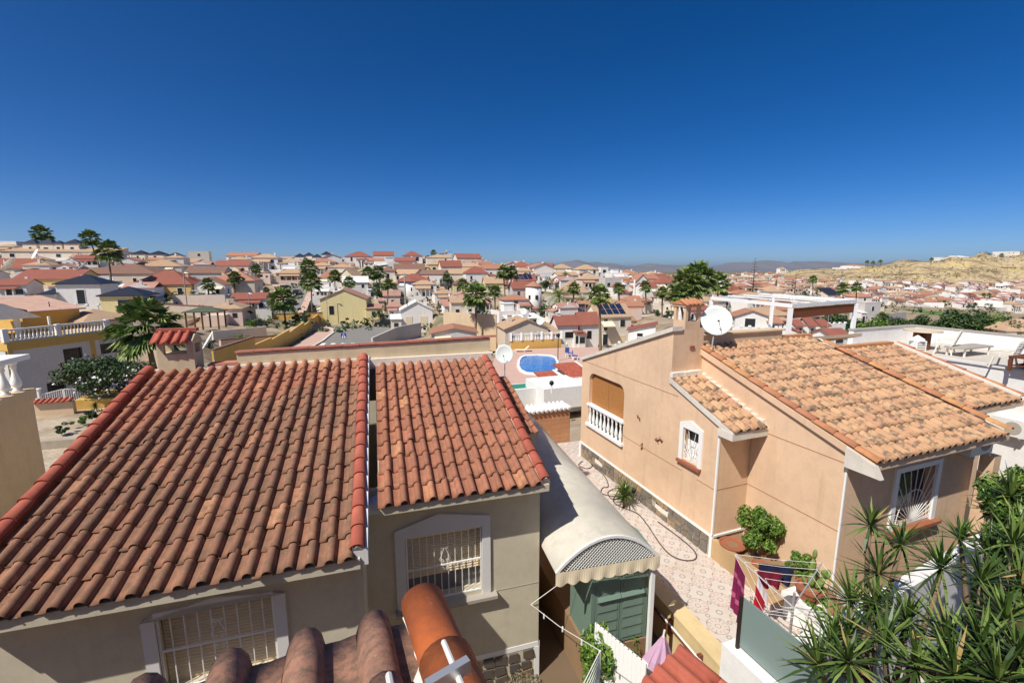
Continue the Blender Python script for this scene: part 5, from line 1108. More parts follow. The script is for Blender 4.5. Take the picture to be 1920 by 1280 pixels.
    if 'a' in opts:                                    # arched porch in front
        pw = w * .55; ph = h * .72; px = _rh.choice((-.2, .2)) * w; m = MB(); n = 3; aw = pw / n
        for i in range(n):
            xa, xb = px - pw / 2 + i * aw, px - pw / 2 + (i + 1) * aw; rr = aw * .36; cxx = (xa + xb) / 2; zs = ph - rr - .25
            pts = [(xa, ph), (xa, 0), (cxx - rr, 0)] + [(cxx - rr * math.cos(math.pi * j / 8), zs + rr * math.sin(math.pi * j / 8)) for j in range(9)] + [(cxx + rr, 0), (xb, 0), (xb, ph)]
            for j in range(3, len(pts) - 5): pass
            left = [(xa, 0), (cxx - rr, 0), (cxx - rr, zs), (xa, zs)]; right = [(cxx + rr, 0), (xb, 0), (xb, zs), (cxx + rr, zs)]
            m.prism(left, 'y', -1.6, -1.4); m.prism(right, 'y', -1.6, -1.4)
            arc_ = [(cxx - rr * math.cos(math.pi * j / 8), zs + rr * math.sin(math.pi * j / 8)) for j in range(9)]
            for j in range(8): m.prism([arc_[j], arc_[j + 1], (arc_[j + 1][0], ph), (arc_[j][0], ph)], 'y', -1.6, -1.4)
            m.prism([(xa, zs), (cxx - rr, zs), (cxx - rr, ph), (xa, ph)], 'y', -1.6, -1.4); m.prism([(cxx + rr, zs), (xb, zs), (xb, ph), (cxx + rr, ph)], 'y', -1.6, -1.4)
        m.build('arcade', WC[wc], H); MB().prism([(-1.8, ph), (-1.8, ph + .1), (0, ph + .55), (0, ph + .42)], 'x', px - pw / 2 - .15, px + pw / 2 + .15).build('porch_roof', RC[rc], H); MB().box(px - pw * .3, px + pw * .3, -.08, -.055, .1, ph * .8).build('door', M_DARK, H)
    if 't' in opts:                                    # turret with small slate cap on the roof
        q = w * .16; cx = _rh.uniform(-.2, .2) * w; z = h + rh * .3; m = MB(); m.box(cx - q, cx + q, d * .4, d * .4 + 2 * q, z - .6, z + 1.9); tr_ = m.build('turret', WC[wc], H); m = MB(); rm = MB(); roof_mesh(rm, 'pyr', 2 * q, 2 * q, z + 1.9, .9, .3); rm.v = [(v[0] + cx, v[1] + d * .4, v[2]) for v in rm.v]; rm.build('turret_roof', RC['K'], tr_); MB().box(cx - .3, cx + .3, d * .4 - .05, d * .4 - .002, z + .4, z + 1.4).build('window', M_GLASS, tr_)
    if 'b' in opts:                                    # balcony with white railing
        m = MB(); bw_ = w * .6; m.box(-bw_ / 2, bw_ / 2, -1.2, -.003, h * .48, h * .53); bc = m.build('balcony', WC['w'], H); m = MB()
        for i in range(15): x = -bw_ / 2 + bw_ * i / 14; m.box(x - .035, x + .035, -1.2, -1.13, h * .53 + .001, h * .53 + .75)
        m.build('railing_posts', M_WHITE, bc)['kind'] = 'stuff'; MB().box(-bw_ / 2, bw_ / 2, -1.22, -1.1, h * .53 + .751, h * .53 + .85).build('handrail', M_WHITE, bc)
    if 's' in opts:                                    # solar panels
        m = MB(); sl_ = math.atan2(rh, d / 2 + oh)
        for i in range(4):
            for j in range(2):
                y = .3 + j * (d * .22); xx = -w * .38 + i * w * .19; zz = h + (y + oh) * math.tan(sl_) + .08; mm = MB(); mm.add([(xx, y, zz), (xx + w * .17, y, zz), (xx + w * .17, y + d * .2, zz + d * .2 * math.tan(sl_)), (xx, y + d * .2, zz + d * .2 * math.tan(sl_))], [(0, 1, 2, 3)]); mm.build('solar_panel', M_SOLAR, rf)
    return H, w, d, h
M_SOLAR = plain('solar_glass', rgb(36, 48, 74), .15, .1, 3, spec=.7)
V = villa
# ---- left skyline and slope
V((20, 205, 462, 472, 506), 150, 12, 'shed', 'T', 'c', 5, 'long cream apartment block with tan roof on the left skyline', 'b', .3)
for i, (a, b, yr) in enumerate(((44, 72, 448), (76, 103, 447), (101, 120, 451), (121, 152, 448))):
    V((a, b, yr, 457, 478), 153 + i * .7, 12, 'pyr', 'K', 'c', 1, ['leftmost', 'second', 'third', 'rightmost'][i] + ' slate capped turret on the cream block at upper left', '', 1.0, 'slate turrets of the cream block', 'roof_turret')
V((-20, 34, 451, 455, 482), 165, 8, 'flat', 'K', 'w', 2, 'white pavilion with flat dark roof at the far left skyline')
V((-30, 62, 484, 503, 528), 118, 15, 'gab', 'R', 'c', 2, 'dark red roofed house under two satellite dishes at the left edge', 'c')
V((30, 150, 505, 523, 556), 96, 15, 'gab', 'R', 'o', 3, 'ochre house with red roof and two chimneys, upper left', 'c')
V((130, 300, 494, 513, 545), 112, 14, 'hip', 'B', 'b', 2, 'wide house with dark brown hipped roof behind the bent palm')
V((108, 198, 514, 531, 582), 62, 16, 'pyr', 'K', 'w', 1, 'white house with slate blue pyramid roof on the left', '', .9)
V((187, 277, 537, 553, 592), 56, 16, 'pyr', 'K', 'y', 1, 'yellow house with slate pyramid roof behind the near palm', '', .9)
V((243, 365, 507, 533, 562), 95, 14, 'hip', 'R', 'o', 3, 'ochre villa with red hipped roof and an arched porch', 'ca')
V((245, 362, 484, 492, 508), 186, 10, 'shed', 'T', 'c', 5, 'cream terrace row with tan roof below three slate turrets', '', .35)
for i, (a, b, yr) in enumerate(((247, 274, 469), (277, 308, 470), (312, 339, 473))):
    V((a, b, yr, yr + 7, 490), 188, 10, 'pyr', 'K', 'c', 1, ['left', 'middle', 'right'][i] + ' one of three slate capped turrets above the tan row', '', 1.0, 'three slate turrets', 'roof_turret')
V((250, 345, 487, 499, 520), 150, 20, 'hip', 'T', 'g', 2, 'grey house with hipped tan roof below the three turrets')
V((354, 395, 473, 473, 496), 205, 25, 'flat', 'W', 'c', 1, 'plain cream box building on the skyline right of three turrets')
V((362, 428, 519, 534, 560), 98, 18, 'gabf', 'O', 'w', 2, 'small white gabled house with orange roof left of the lamp post')
V((392, 485, 508, 526, 562), 108, 16, 'hip', 'O', 'b', 2, 'beige house with low orange roof left of the uphill road', 'c')
V((345, 425, 500, 512, 535), 140, 16, 'gab', 'B', 'g', 2, 'grey house with brown roof mid left of the uphill road', 'c')
V((424, 484, 473, 480, 506), 212, 12, 'gab', 'O', 'w', 4, 'white balconied building with orange roof left on the skyline', 'b')
V((400, 470, 488, 498, 518), 175, 14, 'gab', 'R', 'c', 3, 'cream house with red roof below the balconied building')
# ---- centre left skyline
V((474, 546, 494, 501, 525), 222, 10, 'shed', 'T', 'w', 4, 'white terrace house with tan roof and porch above the uphill road', 'b', .4)
for i, (a, b, yr, Y) in enumerate(((484, 506, 484, 224), (508, 531, 484, 224), (552, 571, 475, 236), (570, 587, 473, 240), (585, 603, 476, 236), (602, 621, 471, 238))):
    V((a, b, yr, yr + 6, yr + 18), Y, 10, 'pyr', 'K', 'w', 1, ['first', 'second', 'third', 'fourth', 'fifth', 'sixth'][i] + ' slate capped white turret from the left on the central skyline', '', 1.0, 'white slate turrets', 'roof_turret')
V((512, 548, 481, 485, 505), 242, 10, 'shed', 'T', 'c', 2, 'cream house with thin tan roof on the skyline above the road')
V((550, 622, 482, 487, 512), 237, 8, 'shed', 'T', 'c', 4, 'cream row below the four clustered slate turrets', '', .4)
V((612, 655, 480, 484, 505), 242, 8, 'flat', 'W', 'g', 2, 'grey flat roofed house left of the big red roofed villa')
V((644, 702, 471, 481, 502), 222, 14, 'hip', 'R', 'w', 2, 'white villa with red hip roof and dark verandah on the skyline', 'a')
V((698, 742, 471, 479, 504), 227, 14, 'gab', 'R', 'w', 2, 'second white villa with red roof and arches on the skyline', 'a')
V((752, 797, 471, 480, 503), 227, 16, 'hip', 'R', 'w', 2, 'third white villa with red roof and arched windows on the skyline', 'a')
V((796, 852, 477, 483, 503), 222, 14, 'hip', 'T', 'c', 2, 'cream villa with tan roof beside a round palm on the skyline')
V((851, 910, 475, 484, 506), 217, 18, 'gab', 'R', 'p', 2, 'pinkish two storey villa at the right end of the skyline villas', 'c')
V((612, 668, 495, 501, 518), 175, 12, 'hip', 'T', 'c', 2, 'low cream house with tan roof below the red roofed villa', 'c')
V((596, 642, 506, 520, 546), 150, 15, 'hip', 'O', 'w', 1, 'white cottage with orange roof right of the road palms')
V((630, 672, 504, 518, 548), 146, -20, 'gabf', 'T', 'b', 1, 'brown gabled house with tan roof left of the dark trees')
V((640, 697, 518, 529, 562), 128, 18, 'shed', 'W', 'w', 2, 'house with pale bluish white roof above the yellow house')
V((596, 696, 541, 560, 602), 100, 12, 'gabf', 'P', 'y', 2, 'yellow gabled house with black fence panels beside the road', 'r')
V((712, 745, 500, 508, 528), 160, 14, 'hip', 'B', 'c', 1, 'small cream house with brown roof behind the twin dark palms')
# ---- centre
V((735, 802, 494, 505, 522), 180, 14, 'gab', 'B', 'c', 2, 'cream house with brown ridge roof above the round tower villa', 'c')
V((730, 785, 505, 514, 530), 160, -15, 'gab', 'T', 'p', 2, 'pinkish house with tan roof just behind the round tower villa')
V((800, 846, 488, 496, 512), 195, 12, 'hip', 'T', 'y', 2, 'pale yellow house with tan roof below the skyline palm')
V((822, 872, 488, 500, 520), 180, 18, 'gab', 'R', 'c', 2, 'cream house with dark red roof right of the white dome canopy', 'c')
V((838, 908, 504, 513, 530), 162, 14, 'gab', 'T', 'c', 3, 'wide cream house with tan roof left of the paired palms')
V((868, 922, 499, 512, 530), 158, 16, 'hip', 'R', 'w', 2, 'white round fronted house with red roof above the pale palm')
V((905, 960, 494, 504, 524), 170, 14, 'hip', 'O', 'w', 2, 'white house with orange roof left of the paired palms', 'c')
V((742, 814, 513, 525, 562), 138, 14, 'hip', 'R', 'g', 2, 'grey villa with round white tower and red roof in the centre', 'c')
V((798, 822, 525, 533, 556), 136, 14, 'hip', 'R', 'c', 0, 'arched corner pavilion with red roof on the round tower villa', 'a')
V((782, 836, 506, 514, 540), 150, -10, 'gab', 'B', 'g', 2, 'grey house behind the arched corner pavilion')
V((846, 888, 522, 532, 556), 138, 14, 'hip', 'B', 'y', 2, 'pale yellow house with brown roof and twin windows left of pale palm')
V((905, 952, 519, 531, 548), 142, 14, 'gab', 'T', 'y', 2, 'pale yellow house with tan roof behind the paired palms')
V((716, 755, 545, 554, 578), 116, 14, 'shed', 'P', 'p', 1, 'small pink house with pink roof right of the dark trees')
V((724, 760, 564, 574, 600), 104, 18, 'hip', 'P', 'w', 1, 'white cottage with pink roof behind the black car', 'a')
V((745, 820, 563, 580, 624), 88, 14, 'gabf', 'W', 'w', 2, 'white gabled house with white roof right of the utility pole', 'c')
V((840, 900, 556, 566, 606), 86, 14, 'gab', 'T', 'b', 2, 'beige house with pergola terrace left of the tall palm trunk', 'c')
V((938, 1000, 552, 561, 602), 102, 14, 'hip', 'O', 'w', 1, 'white house with blue arched porch behind the paired palm trunks', 'a')
V((955, 1004, 528, 540, 592), 110, 14, 'gab', 'R', 'g', 2, 'grey house with dark red roof joined to a round white tower')
V((956, 1012, 514, 526, 545), 125, 14, 'gab', 'R', 'c', 2, 'house with red roof and solar sheet right of the paired palms', 's')
V((960, 1003, 490, 500, 520), 190, 14, 'hip', 'R', 'w', 2, 'white house with red roof at the right end of the hill crest')
V((1008, 1038, 493, 501, 518), 198, -12, 'gab', 'R', 'w', 1, 'white gabled house with a small round window near the crest')
V((1000, 1052, 508, 513, 530), 168, 14, 'flat', 'T', 'w', 2, 'white flat roofed house above the date palm')
V((1036, 1078, 495, 503, 526), 182, 14, 'hip', 'T', 'c', 2, 'cream house with tan roof right of the round window gable')
V((1040, 1090, 510, 516, 536), 150, 14, 'gab', 'T', 'w', 2, 'white house with grey windows behind the dark round tree')
V((1080, 1128, 496, 505, 530), 176, 14, 'hip', 'T', 'c', 2, 'tall cream villa with tan roof on the right crest', 'b')
V((1124, 1142, 503, 503, 528), 178, 14, 'flat', 'W', 'w', 1, 'narrow white box house right of the tall cream villa')
V((1046, 1112, 526, 548, 582), 112, 14, 'hip', 'T', 'c', 1, 'cream arcaded villa with layered tan roofs behind the date palms', 'a')
V((1085, 1135, 513, 523, 545), 138, 14, 'hip', 'T', 'p', 1, 'round pink fronted villa with tan roof above the arcade', 'a')
V((1130, 1168, 519, 523, 545), 132, 14, 'flat', 'W', 'g', 2, 'grey flat roofed modern house right of the round pink villa')
V((1135, 1186, 530, 549, 580), 130, 14, 'hip', 'R', 'p', 2, 'pinkish house with bright red roofs right of the tall palm', 'c')
V((1158, 1206, 507, 515, 536), 190, 14, 'hip', 'O', 'p', 2, 'pale house with orange roof near two dark cypress like trees')
V((1186, 1220, 514, 528, 556), 150, 14, 'gabf', 'O', 'w', 1, 'white gabled house with orange roof right of the white column')
V((1198, 1238, 530, 538, 566), 140, 16, 'gab', 'R', 'w', 2, 'white house with red roof left of the large fan palm cluster', 'c')
V((1228, 1268, 518, 530, 560), 150, 12, 'hip', 'R', 'c', 1, 'cream house with broad red roof against the fan palm cluster')
# ---- nearer centre
V((934, 1042, 596, 614, 652), 62, 14, 'gabf', 'T', 'b', 3, 'beige bungalow with tan roof and two dishes behind the pool', 'c')
V((1036, 1092, 590, 608, 650), 66, 14, 'gab', 'R', 'w', 1, 'white semi detached house with red roof left of its twin', 'c')
V((1078, 1130, 584, 607, 650), 67, 14, 'gab', 'R', 'w', 1, 'white twin house with red roof right behind the tall palm trunk')
V((1106, 1196, 569, 592, 650), 76, 16, 'gab', 'T', 'c', 2, 'cream house with solar panels on its roof', 's')
V((1168, 1236, 604, 618, 650), 58, -18, 'shedl', 'R', 'w', 1, 'low white house with red roof left of the peach gable', '')
V((800, 905, 612, 622, 668), 60, 10, 'gabf', 'O', 'g', 2, 'grey walled house with orange ridge just beyond the parapet coping', '')
V((762, 802, 640, 648, 672), 54, 12, 'shed', 'O', 'g', 0, 'small shed with orange roof beyond the parapet', '')
# ---- right of the fan palms
V((1360, 1392, 531, 545, 562), 150, 14, 'hip', 'R', 'c', 1, 'cream house with red roof right of the fan palm cluster')
V((1386, 1418, 546, 551, 562), 140, 14, 'hip', 'T', 'c', 0, 'tan roofed cottage below the Norfolk pine'.replace('Norfolk pine', 'tiered pine'))
V((1370, 1445, 580, 592, 620), 62, -14, 'gabf', 'O', 'w', 1, 'white house with orange roof seen under the pergola left end')
V((1440, 1505, 568, 580, 606), 90, 14, 'hip', 'O', 'p', 1, 'house with orange hipped roof seen through the pergola')
V((1488, 1552, 580, 592, 612), 80, 14, 'gab', 'T', 'p', 2, 'tan roofed house under the brown slat curtain')
for i, (a, b) in enumerate(((1484, 1510), (1508, 1533), (1531, 1558))):
    V((a, b, 598 - (3 if i == 1 else 0), 610, 640), 62 + i * .4, 14, 'gab', 'R', 'w', 1, ['left', 'middle', 'right'][i] + ' one of three joined red roofed dormers below the pergola', '', .9, 'three red dormers')
V((1540, 1600, 616, 626, 650), 52, 14, 'gab', 'R', 'w', 1, 'low white house with red roof at the pergola right post')
V((1612, 1652, 562, 568, 612), 125, 10, 'flat', 'W', 'g', 1, 'grey white house with square tower left of the golf green')
V((1600, 1640, 548, 556, 580), 170, 12, 'hip', 'O', 'w', 1, 'white house with orange roof above the grey white tower house')
V((1545, 1580, 540, 552, 572), 170, 12, 'shed', 'K', 'p', 1, 'pinkish house with dark roof right of the dark round tree')
V((1470, 1520, 520, 524, 534), 430, 10, 'gab', 'O', 'c', 2, 'distant cream house at the foot of the yellow bank')
V((1582, 1622, 499, 502, 509), 640, 6, 'flat', 'W', 'w', 4, 'long low white building on the far hilltop')
V((1592, 1624, 495, 498, 505), 650, 6, 'hip', 'O', 'w', 2, 'white house with orange roof on the far hilltop')
V((1760, 1778, 483, 483, 490), 628, 6, 'flat', 'W', 'w', 1, 'small white cube house on the yellow hill crest')
V((1796, 1822, 479, 482, 487), 624, 6, 'shed', 'W', 'w', 1, 'white wedge shaped house on the yellow hill crest')
V((1884, 1914, 472, 472, 482), 620, 6, 'flat', 'W', 'w', 3, 'large white modern house at the right end of the hill crest')
V((1880, 1990, 600, 620, 648), 85, -10, 'hip', 'T', 'p', 1, 'house with flat tan roof behind the right terrace parapet')
# ---- yellow house with balustrade at left
Yf = Frame(-75, aty(12, 640, 27.5)); YH = thing('balustraded_villa', 'ochre and white villa with a long white balustrade terrace on the left', 'house', Yf.w(0, 0, -9.0), Yf.rz); anch(Yf.w(3, 0, -9.0))
def yz(x, y): return Yf.onv(x, y, 0)
zr0 = yz(100, 632)[1]; uE = yz(203, 616)[0]; dyy = 9.0; hT = zr0
m = MB(dyy); wa, wb_ = yz(121, 676), yz(153, 650); wc_, wd = yz(190, 664), yz(218, 641); wa2 = yz(90, 736); wb2 = yz(122, 712)
m.wall_v(0, .0, uE + .9, -9.5, hT - .55, [(wa[0], wb_[0], wa[1], wb_[1]), (wc_[0], wd[0], wc_[1], wd[1]), (wa2[0], wb2[0], -8.2, wb2[1])], .2); m.box(-.02, uE + .92, .25, 6, -9.5, hT - .56); m.build('wall', stucco('shaded_white_wall', rgb(226, 222, 214), .2), YH)
m = MB(dyy); m.box(-.05, uE + .95, -.06, 6.05, hT - .55, hT); m.box(yz(170, 650)[0], yz(178, 650)[0], -.05, .0, -9.5, hT - .551); m.box(-.04, .2, -.05, 0, -9.5, hT - .551); m.build('ochre_band', M_OCHRE, YH)
for a, b in (((wa[0], wb_[0]), (wa[1], wb_[1])), ((wc_[0], wd[0]), (wc_[1], wd[1])), ((wa2[0], wb2[0]), (-8.2, wb2[1]))):
    m = MB(dyy); m.box(a[0], a[1], .17, .19, b[0], b[1]); wn = m.build('window', M_GLASS, YH); m = MB(dyy)
    for k in range(10): x = a[0] + (a[1] - a[0]) * (k + .5) / 10; m.bar((x, -.02, b[0]), (x, -.02, b[1]), .02)
    m.build('window_grille', M_BLACK, wn)
bmm = baluster_mesh(.6, M_WHITE, 8, 1.1); rail = MB(dyy); rail.box(0, uE, .0, .18, hT + .701, hT + .80); RL = rail.build('balustrade', M_WHITE, YH); MB(dyy).box(0, uE, -.0, .18, hT + .001, hT + .1).build('base_rail', M_WHITE, RL)
nb = 27
for i in range(nb):
    o = link('baluster', bmm, None, RL); o.location = (uE * (i + .8) / (nb + .5), .09, hT + .1 + dyy)
for u in (0.0, uE * .48, uE): MB(dyy).box(u - .13, u + .13, -.04, .22, hT + .002, hT + .84).build('pier', M_WHITE, RL)
MB(dyy).box(-.1, .1, .23, 5.5, hT + .701, hT + .8).build('side_rail', M_WHITE, RL)
for i in range(14): o = link('baluster', bmm, None, RL); o.location = (0, .5 + i * .36, hT + .1 + dyy)
# upper storey behind the balustrade
q0 = Yf.onv(42, 600, 4.5); q1 = Yf.onv(150, 590, 4.5); zt_ = Yf.onv(90, 581, 4.5)[1]
m = MB(dyy); m.box(q0[0], q1[0], 4.5, 9.0, hT, zt_); m.build('upper_wall', M_OCHRE, YH)
m = MB(dyy); m.prism([(4.2, zt_ + .001), (9.2, zt_ + .9), (9.2, zt_ + .8), (4.2, zt_ - .1)], 'x', q0[0] - .2, q1[0] + .3); m.build('upper_roof', RC['G'], YH)
m = MB(dyy); pa_ = Yf.onv(0, 592, 2.2); m.prism([(pa_[0] - 1.5, zt_ - .25), (Yf.onv(78, 590, 2.2)[0], zt_ - .3), (pa_[0] + .3, zt_ + .75), (pa_[0] - 1.5, zt_ + 1.2)], 'y', 2.2, 4.2); m.build('canopy_roof', M_STUC_W, YH)
for x in (28, 92): u = Yf.onv(x, 600, 2.4)[0]; MB(dyy).box(u - .06, u + .06, 2.35, 2.47, hT, zt_ - .3).build('canopy_post', M_WHITE, YH)
m = MB(dyy); q2, q3 = Yf.onv(118, 590, 5.2), Yf.onv(215, 590, 5.2); rm = MB(dyy); m.box(q2[0] + .6, q3[0], 3.2, 6.5, hT - .5, hT + .5); m.build('side_wing', WC['p'], YH); roof_mesh(rm, 'hip', q3[0] - q2[0], 3.6, 0, .8, .2); rm.v = [(v[0] + (q2[0] + q3[0]) / 2, v[1] + 3.0, v[2] + hT + .55) for v in rm.v]; rm.build('side_roof', RC['T'], YH)
# gazebo with striped slate roof at left edge
gz = aty(-12, 640, 29); gzb = thing('slate_gazebo', 'corner gazebo with glossy slate roof at the left edge', 'gazebo', (gz.x, gz.y, zr0), Yf.rz); rm = MB(); roof_mesh(rm, 'pyr', 3.0, 3.0, 1.75, .8, .3); rm.build('roof', RC['K'], gzb)
for x in (-1.4, 1.4):
    for y in (.1, 2.9): MB().box(x - .1, x + .1, y - .1, y + .1, 0, 1.62).build('post', M_WHITE, gzb)
# ================================================================== vegetation of the town
def fan_crown(seed, n=44):
    m = MB(); rn = random.Random(seed)
    for i in range(n):
        az = i * 2.39996 + rn.uniform(-.2, .2); f = (i + .5) / n; el = 1.45 - 2.2 * f + rn.uniform(-.15, .15)
        d = Vector((math.cos(az) * math.cos(el), math.sin(az) * math.cos(el), math.sin(el))); side = Vector((-math.sin(az), math.cos(az), 0)); up = side.cross(d) * -1
        pl_ = rn.uniform(.28, .55); b = d * pl_ - Vector((0, 0, .1 * f)); m.add([side * .012, -side * .012, b - side * .01, b + side * .01], [(0, 1, 2, 3)])
        nl = 14; L = rn.uniform(.42, .58)
        for k in range(nl):
            a = (k / (nl - 1) - .5) * 2.5; dd = (d * math.cos(a) + side * math.sin(a)).normalized(); l_ = L * (1 - .25 * abs(a) / 1.25); tip = b + dd * l_ - Vector((0, 0, l_ * (.25 + .3 * rn.random()))); mid = b + dd * l_ * .55 - Vector((0, 0, l_ * .06)); sd = (side * math.cos(a) - d * math.sin(a)) * .055
            m.add([b, mid - sd, tip, mid + sd], [(0, 1, 2), (0, 2, 3)])
    me = m.mesh('fan_crown'); me.materials.append(M_PALM); return me
def date_crown(seed, n=46):
    m = MB(); rn = random.Random(seed)
    for i in range(n):
        az = i * 2.39996; f = (i + .5) / n; el = 1.4 - 1.7 * f + rn.uniform(-.1, .1); side = Vector((-math.sin(az), math.cos(az), 0)); h = Vector((math.cos(az), math.sin(az), 0)); p = Vector((0, 0, 0)); L = rn.uniform(.85, 1.05); S = 9
        for k in range(S):
            e = el - 1.5 * (k / S) ** 1.3; q = p + (h * math.cos(e) + Vector((0, 0, math.sin(e)))) * (L / S); 
            for s in (-1, 1):
                for j in (.25, .75):
                    c = p.lerp(q, j); ll = .2 * math.sin(math.pi * min(.98, (k + j + .6) / (S + .8))); tip = c + side * s * ll * .75 + (q - p) * 1.4 - Vector((0, 0, ll * .25)); w2_ = (q - p) * .16; m.add([c - w2_, c + w2_, tip], [(0, 1, 2)])
            p = q
    me = m.mesh('date_crown'); me.materials.append(M_PALM); return me
FC = [fan_crown(s) for s in (1, 2, 3)]; DC = [date_crown(s) for s in (5, 6)]
def palm(x, yc, xb, yb, Y, rpx, label, kind='fan', lean=None):
    top = aty(x, yc, Y); bot = aty(xb, yb, Y); r = rpx * Y / 851 * 1.22; anch(bot) if yb < 690 and Y > 40 else None
    t = thing('fan_palm' if kind == 'fan' else 'date_palm', label, 'palm', bot, 0, 'palms of the town'); h = top - bot
    me = random.choice(FC if kind == 'fan' else DC); c = link('crown', me, None, t); c.location = h; c.scale = (r, r, r); c.rotation_euler = (0, 0, random.uniform(0, 6))
    tw = max(.14, .2 if kind == 'fan' else .3); m = MB(); pts = [Vector((0, 0, -1.5)), Vector((0, 0, 0)), h * .35 + Vector((-.03 * h.x, 0, 0)), h * .7, h]; m.tube(pts, [tw * 1.25, tw * 1.15, tw * .85, tw * .8, tw * 1.05], 8); m.build('trunk', M_BARK, t, True)
    return t
palm(77, 437, 78, 475, 175, 17, 'palm on the far left skyline above the slate turrets')
palm(168, 446, 186, 500, 120, 17, 'leaning palm on the left skyline')
palm(203, 470, 211, 552, 92, 22, 'taller foreground palm right of the leaning skyline palm')
palm(272, 612, 290, 700, 31, 62, 'big bushy fan palm behind the tiled chimney')
palm(530, 560, 537, 617, 84, 26, 'palm inside the ochre garden wall beside the road')
palm(579, 500, 580, 560, 160, 17, 'upper of two stacked palms at the uphill road')
palm(583, 527, 586, 600, 118, 20, 'lower bushy palm of the two stacked ones at the uphill road')
palm(628, 517, 628, 548, 140, 13, 'small bushy palm by the orange roofed cottage')
palm(690, 512, 692, 565, 140, 14, 'left of the twin dark palms in the centre')
palm(710, 510, 712, 565, 142, 14, 'right of the twin dark palms in the centre')
palm(813, 473, 813, 484, 235, 6, 'tiny round palm on the skyline between two villas')
palm(893, 553, 891, 668, 66, 27, 'pale green palm with a tall trunk above the parapet')
palm(944, 510, 949, 592, 112, 15, 'left of the paired tall palms in the centre right')
palm(958, 510, 960, 592, 114, 14, 'right of the paired tall palms in the centre right')
palm(1124, 552, 1126, 660, 62, 22, 'tall thin palm in front of the cream solar house')
palm(1048, 558, 1050, 592, 98, 27, 'date palm with arching fronds behind the twin white houses', 'date')
palm(1092, 565, 1094, 590, 104, 16, 'smaller date palm left of the tall thin palm', 'date')
palm(1060, 515, 1060, 535, 150, 9, 'small date palm among the crest villas', 'date')
palm(1288, 530, 1292, 610, 64, 33, 'large fan palm at the left of the big cluster')
palm(1308, 520, 1310, 610, 66, 34, 'tallest fan palm in the middle of the big cluster')
palm(1272, 548, 1284, 610, 62, 22, 'low leaning fan palm at the left edge of the big cluster')
palm(1346, 530, 1346, 600, 90, 24, 'fan palm behind at the right of the big cluster')
palm(1524, 523, 1524, 560, 190, 8, 'slim palm against the yellow bank')
palm(1580, 540, 1581, 565, 160, 12, 'low fan palm left of the tall dark one by the white tower house')
palm(1606, 538, 1605, 572, 150, 11, 'tall dark palm by the white tower house')
palm(1654, 595, 1655, 618, 105, 12, 'small palm below the grey white tower house')
for i, (x, y, Y) in enumerate(((1626, 491, 640), (1637, 492, 645), (1651, 490, 640), (1747, 486, 630), (1854, 478, 622), (1878, 478, 622), (1811, 556, 330), (1818, 553, 330), (1845, 552, 330), (1855, 552, 330))):
    palm(x, y, x, y + 9, Y, 3.6, ('slim palm number %s from the left on the far hilltop' % ['one', 'two', 'three', 'four', 'five', 'six'][i]) if i < 6 else ('slim palm %s from the left among the valley houses' % ['first', 'second', 'third', 'fourth'][i - 6]))
for i, (x, y, yb, Y, r) in enumerate(((310, 522, 578, 104, 13), (390, 532, 592, 94, 13), (440, 520, 578, 108, 13), (480, 503, 552, 150, 10), (655, 528, 575, 124, 12), (728, 532, 585, 112, 12), (838, 520, 560, 140, 10), (868, 532, 582, 122, 12), (928, 545, 602, 98, 13), (986, 520, 562, 138, 10), (1076, 540, 600, 94, 13), (1160, 540, 592, 108, 12), (1210, 536, 588, 110, 12), (1242, 548, 602, 92, 13))):
    palm(x, y, x + random.uniform(-3, 3), yb, Y, r, 'slender town palm, %s of fourteen from the left edge' % ['first', 'second', 'third', 'fourth', 'fifth', 'sixth', 'seventh', 'eighth', 'ninth', 'tenth', 'eleventh', 'twelfth', 'thirteenth', 'last'][i])
# tiered pines
def pine(x, yt, yb, Y, wpx, label):
    b = aty(x, yb, Y); k = Y / 851; h = (yb - yt) * k; t = thing('tiered_pine', label, 'tree', b); anch(b); MB().tube([(0, 0, -1), (0, 0, h)], [.22, .03], 6).build('trunk', M_BARK, t); m = MB(); rn = random.Random(x)
    for j in range(13):
        z = h * (.15 + .83 * j / 12); r = wpx * k * .5 * (1 - j / 13.5) ** .8
        for i in range(7):
            a = 2 * math.pi * i / 7 + j * .5; d = Vector((math.cos(a), math.sin(a), .12)); s = Vector((-d.y, d.x, 0))
            for q in range(10): c = Vector((0, 0, z)) + d * r * (q + 1) / 10; l = r * .16; m.add([c - s * l * .5, c + s * l * .5, c + d * l * 1.4 + Vector((0, 0, .05))], [(0, 1, 2)]); m.add([c + Vector((0, 0, l * .35)), c - s * l * .3, c + s * l * .3 - Vector((0, 0, l * .2))], [(0, 1, 2)])
    m.build('crown', M_LEAF_D, t)
pine(1410, 484, 560, 130, 30, 'tall tiered pine standing above the pergola'); pine(1488, 512, 566, 150, 24, 'shorter tiered pine right of the tall one')
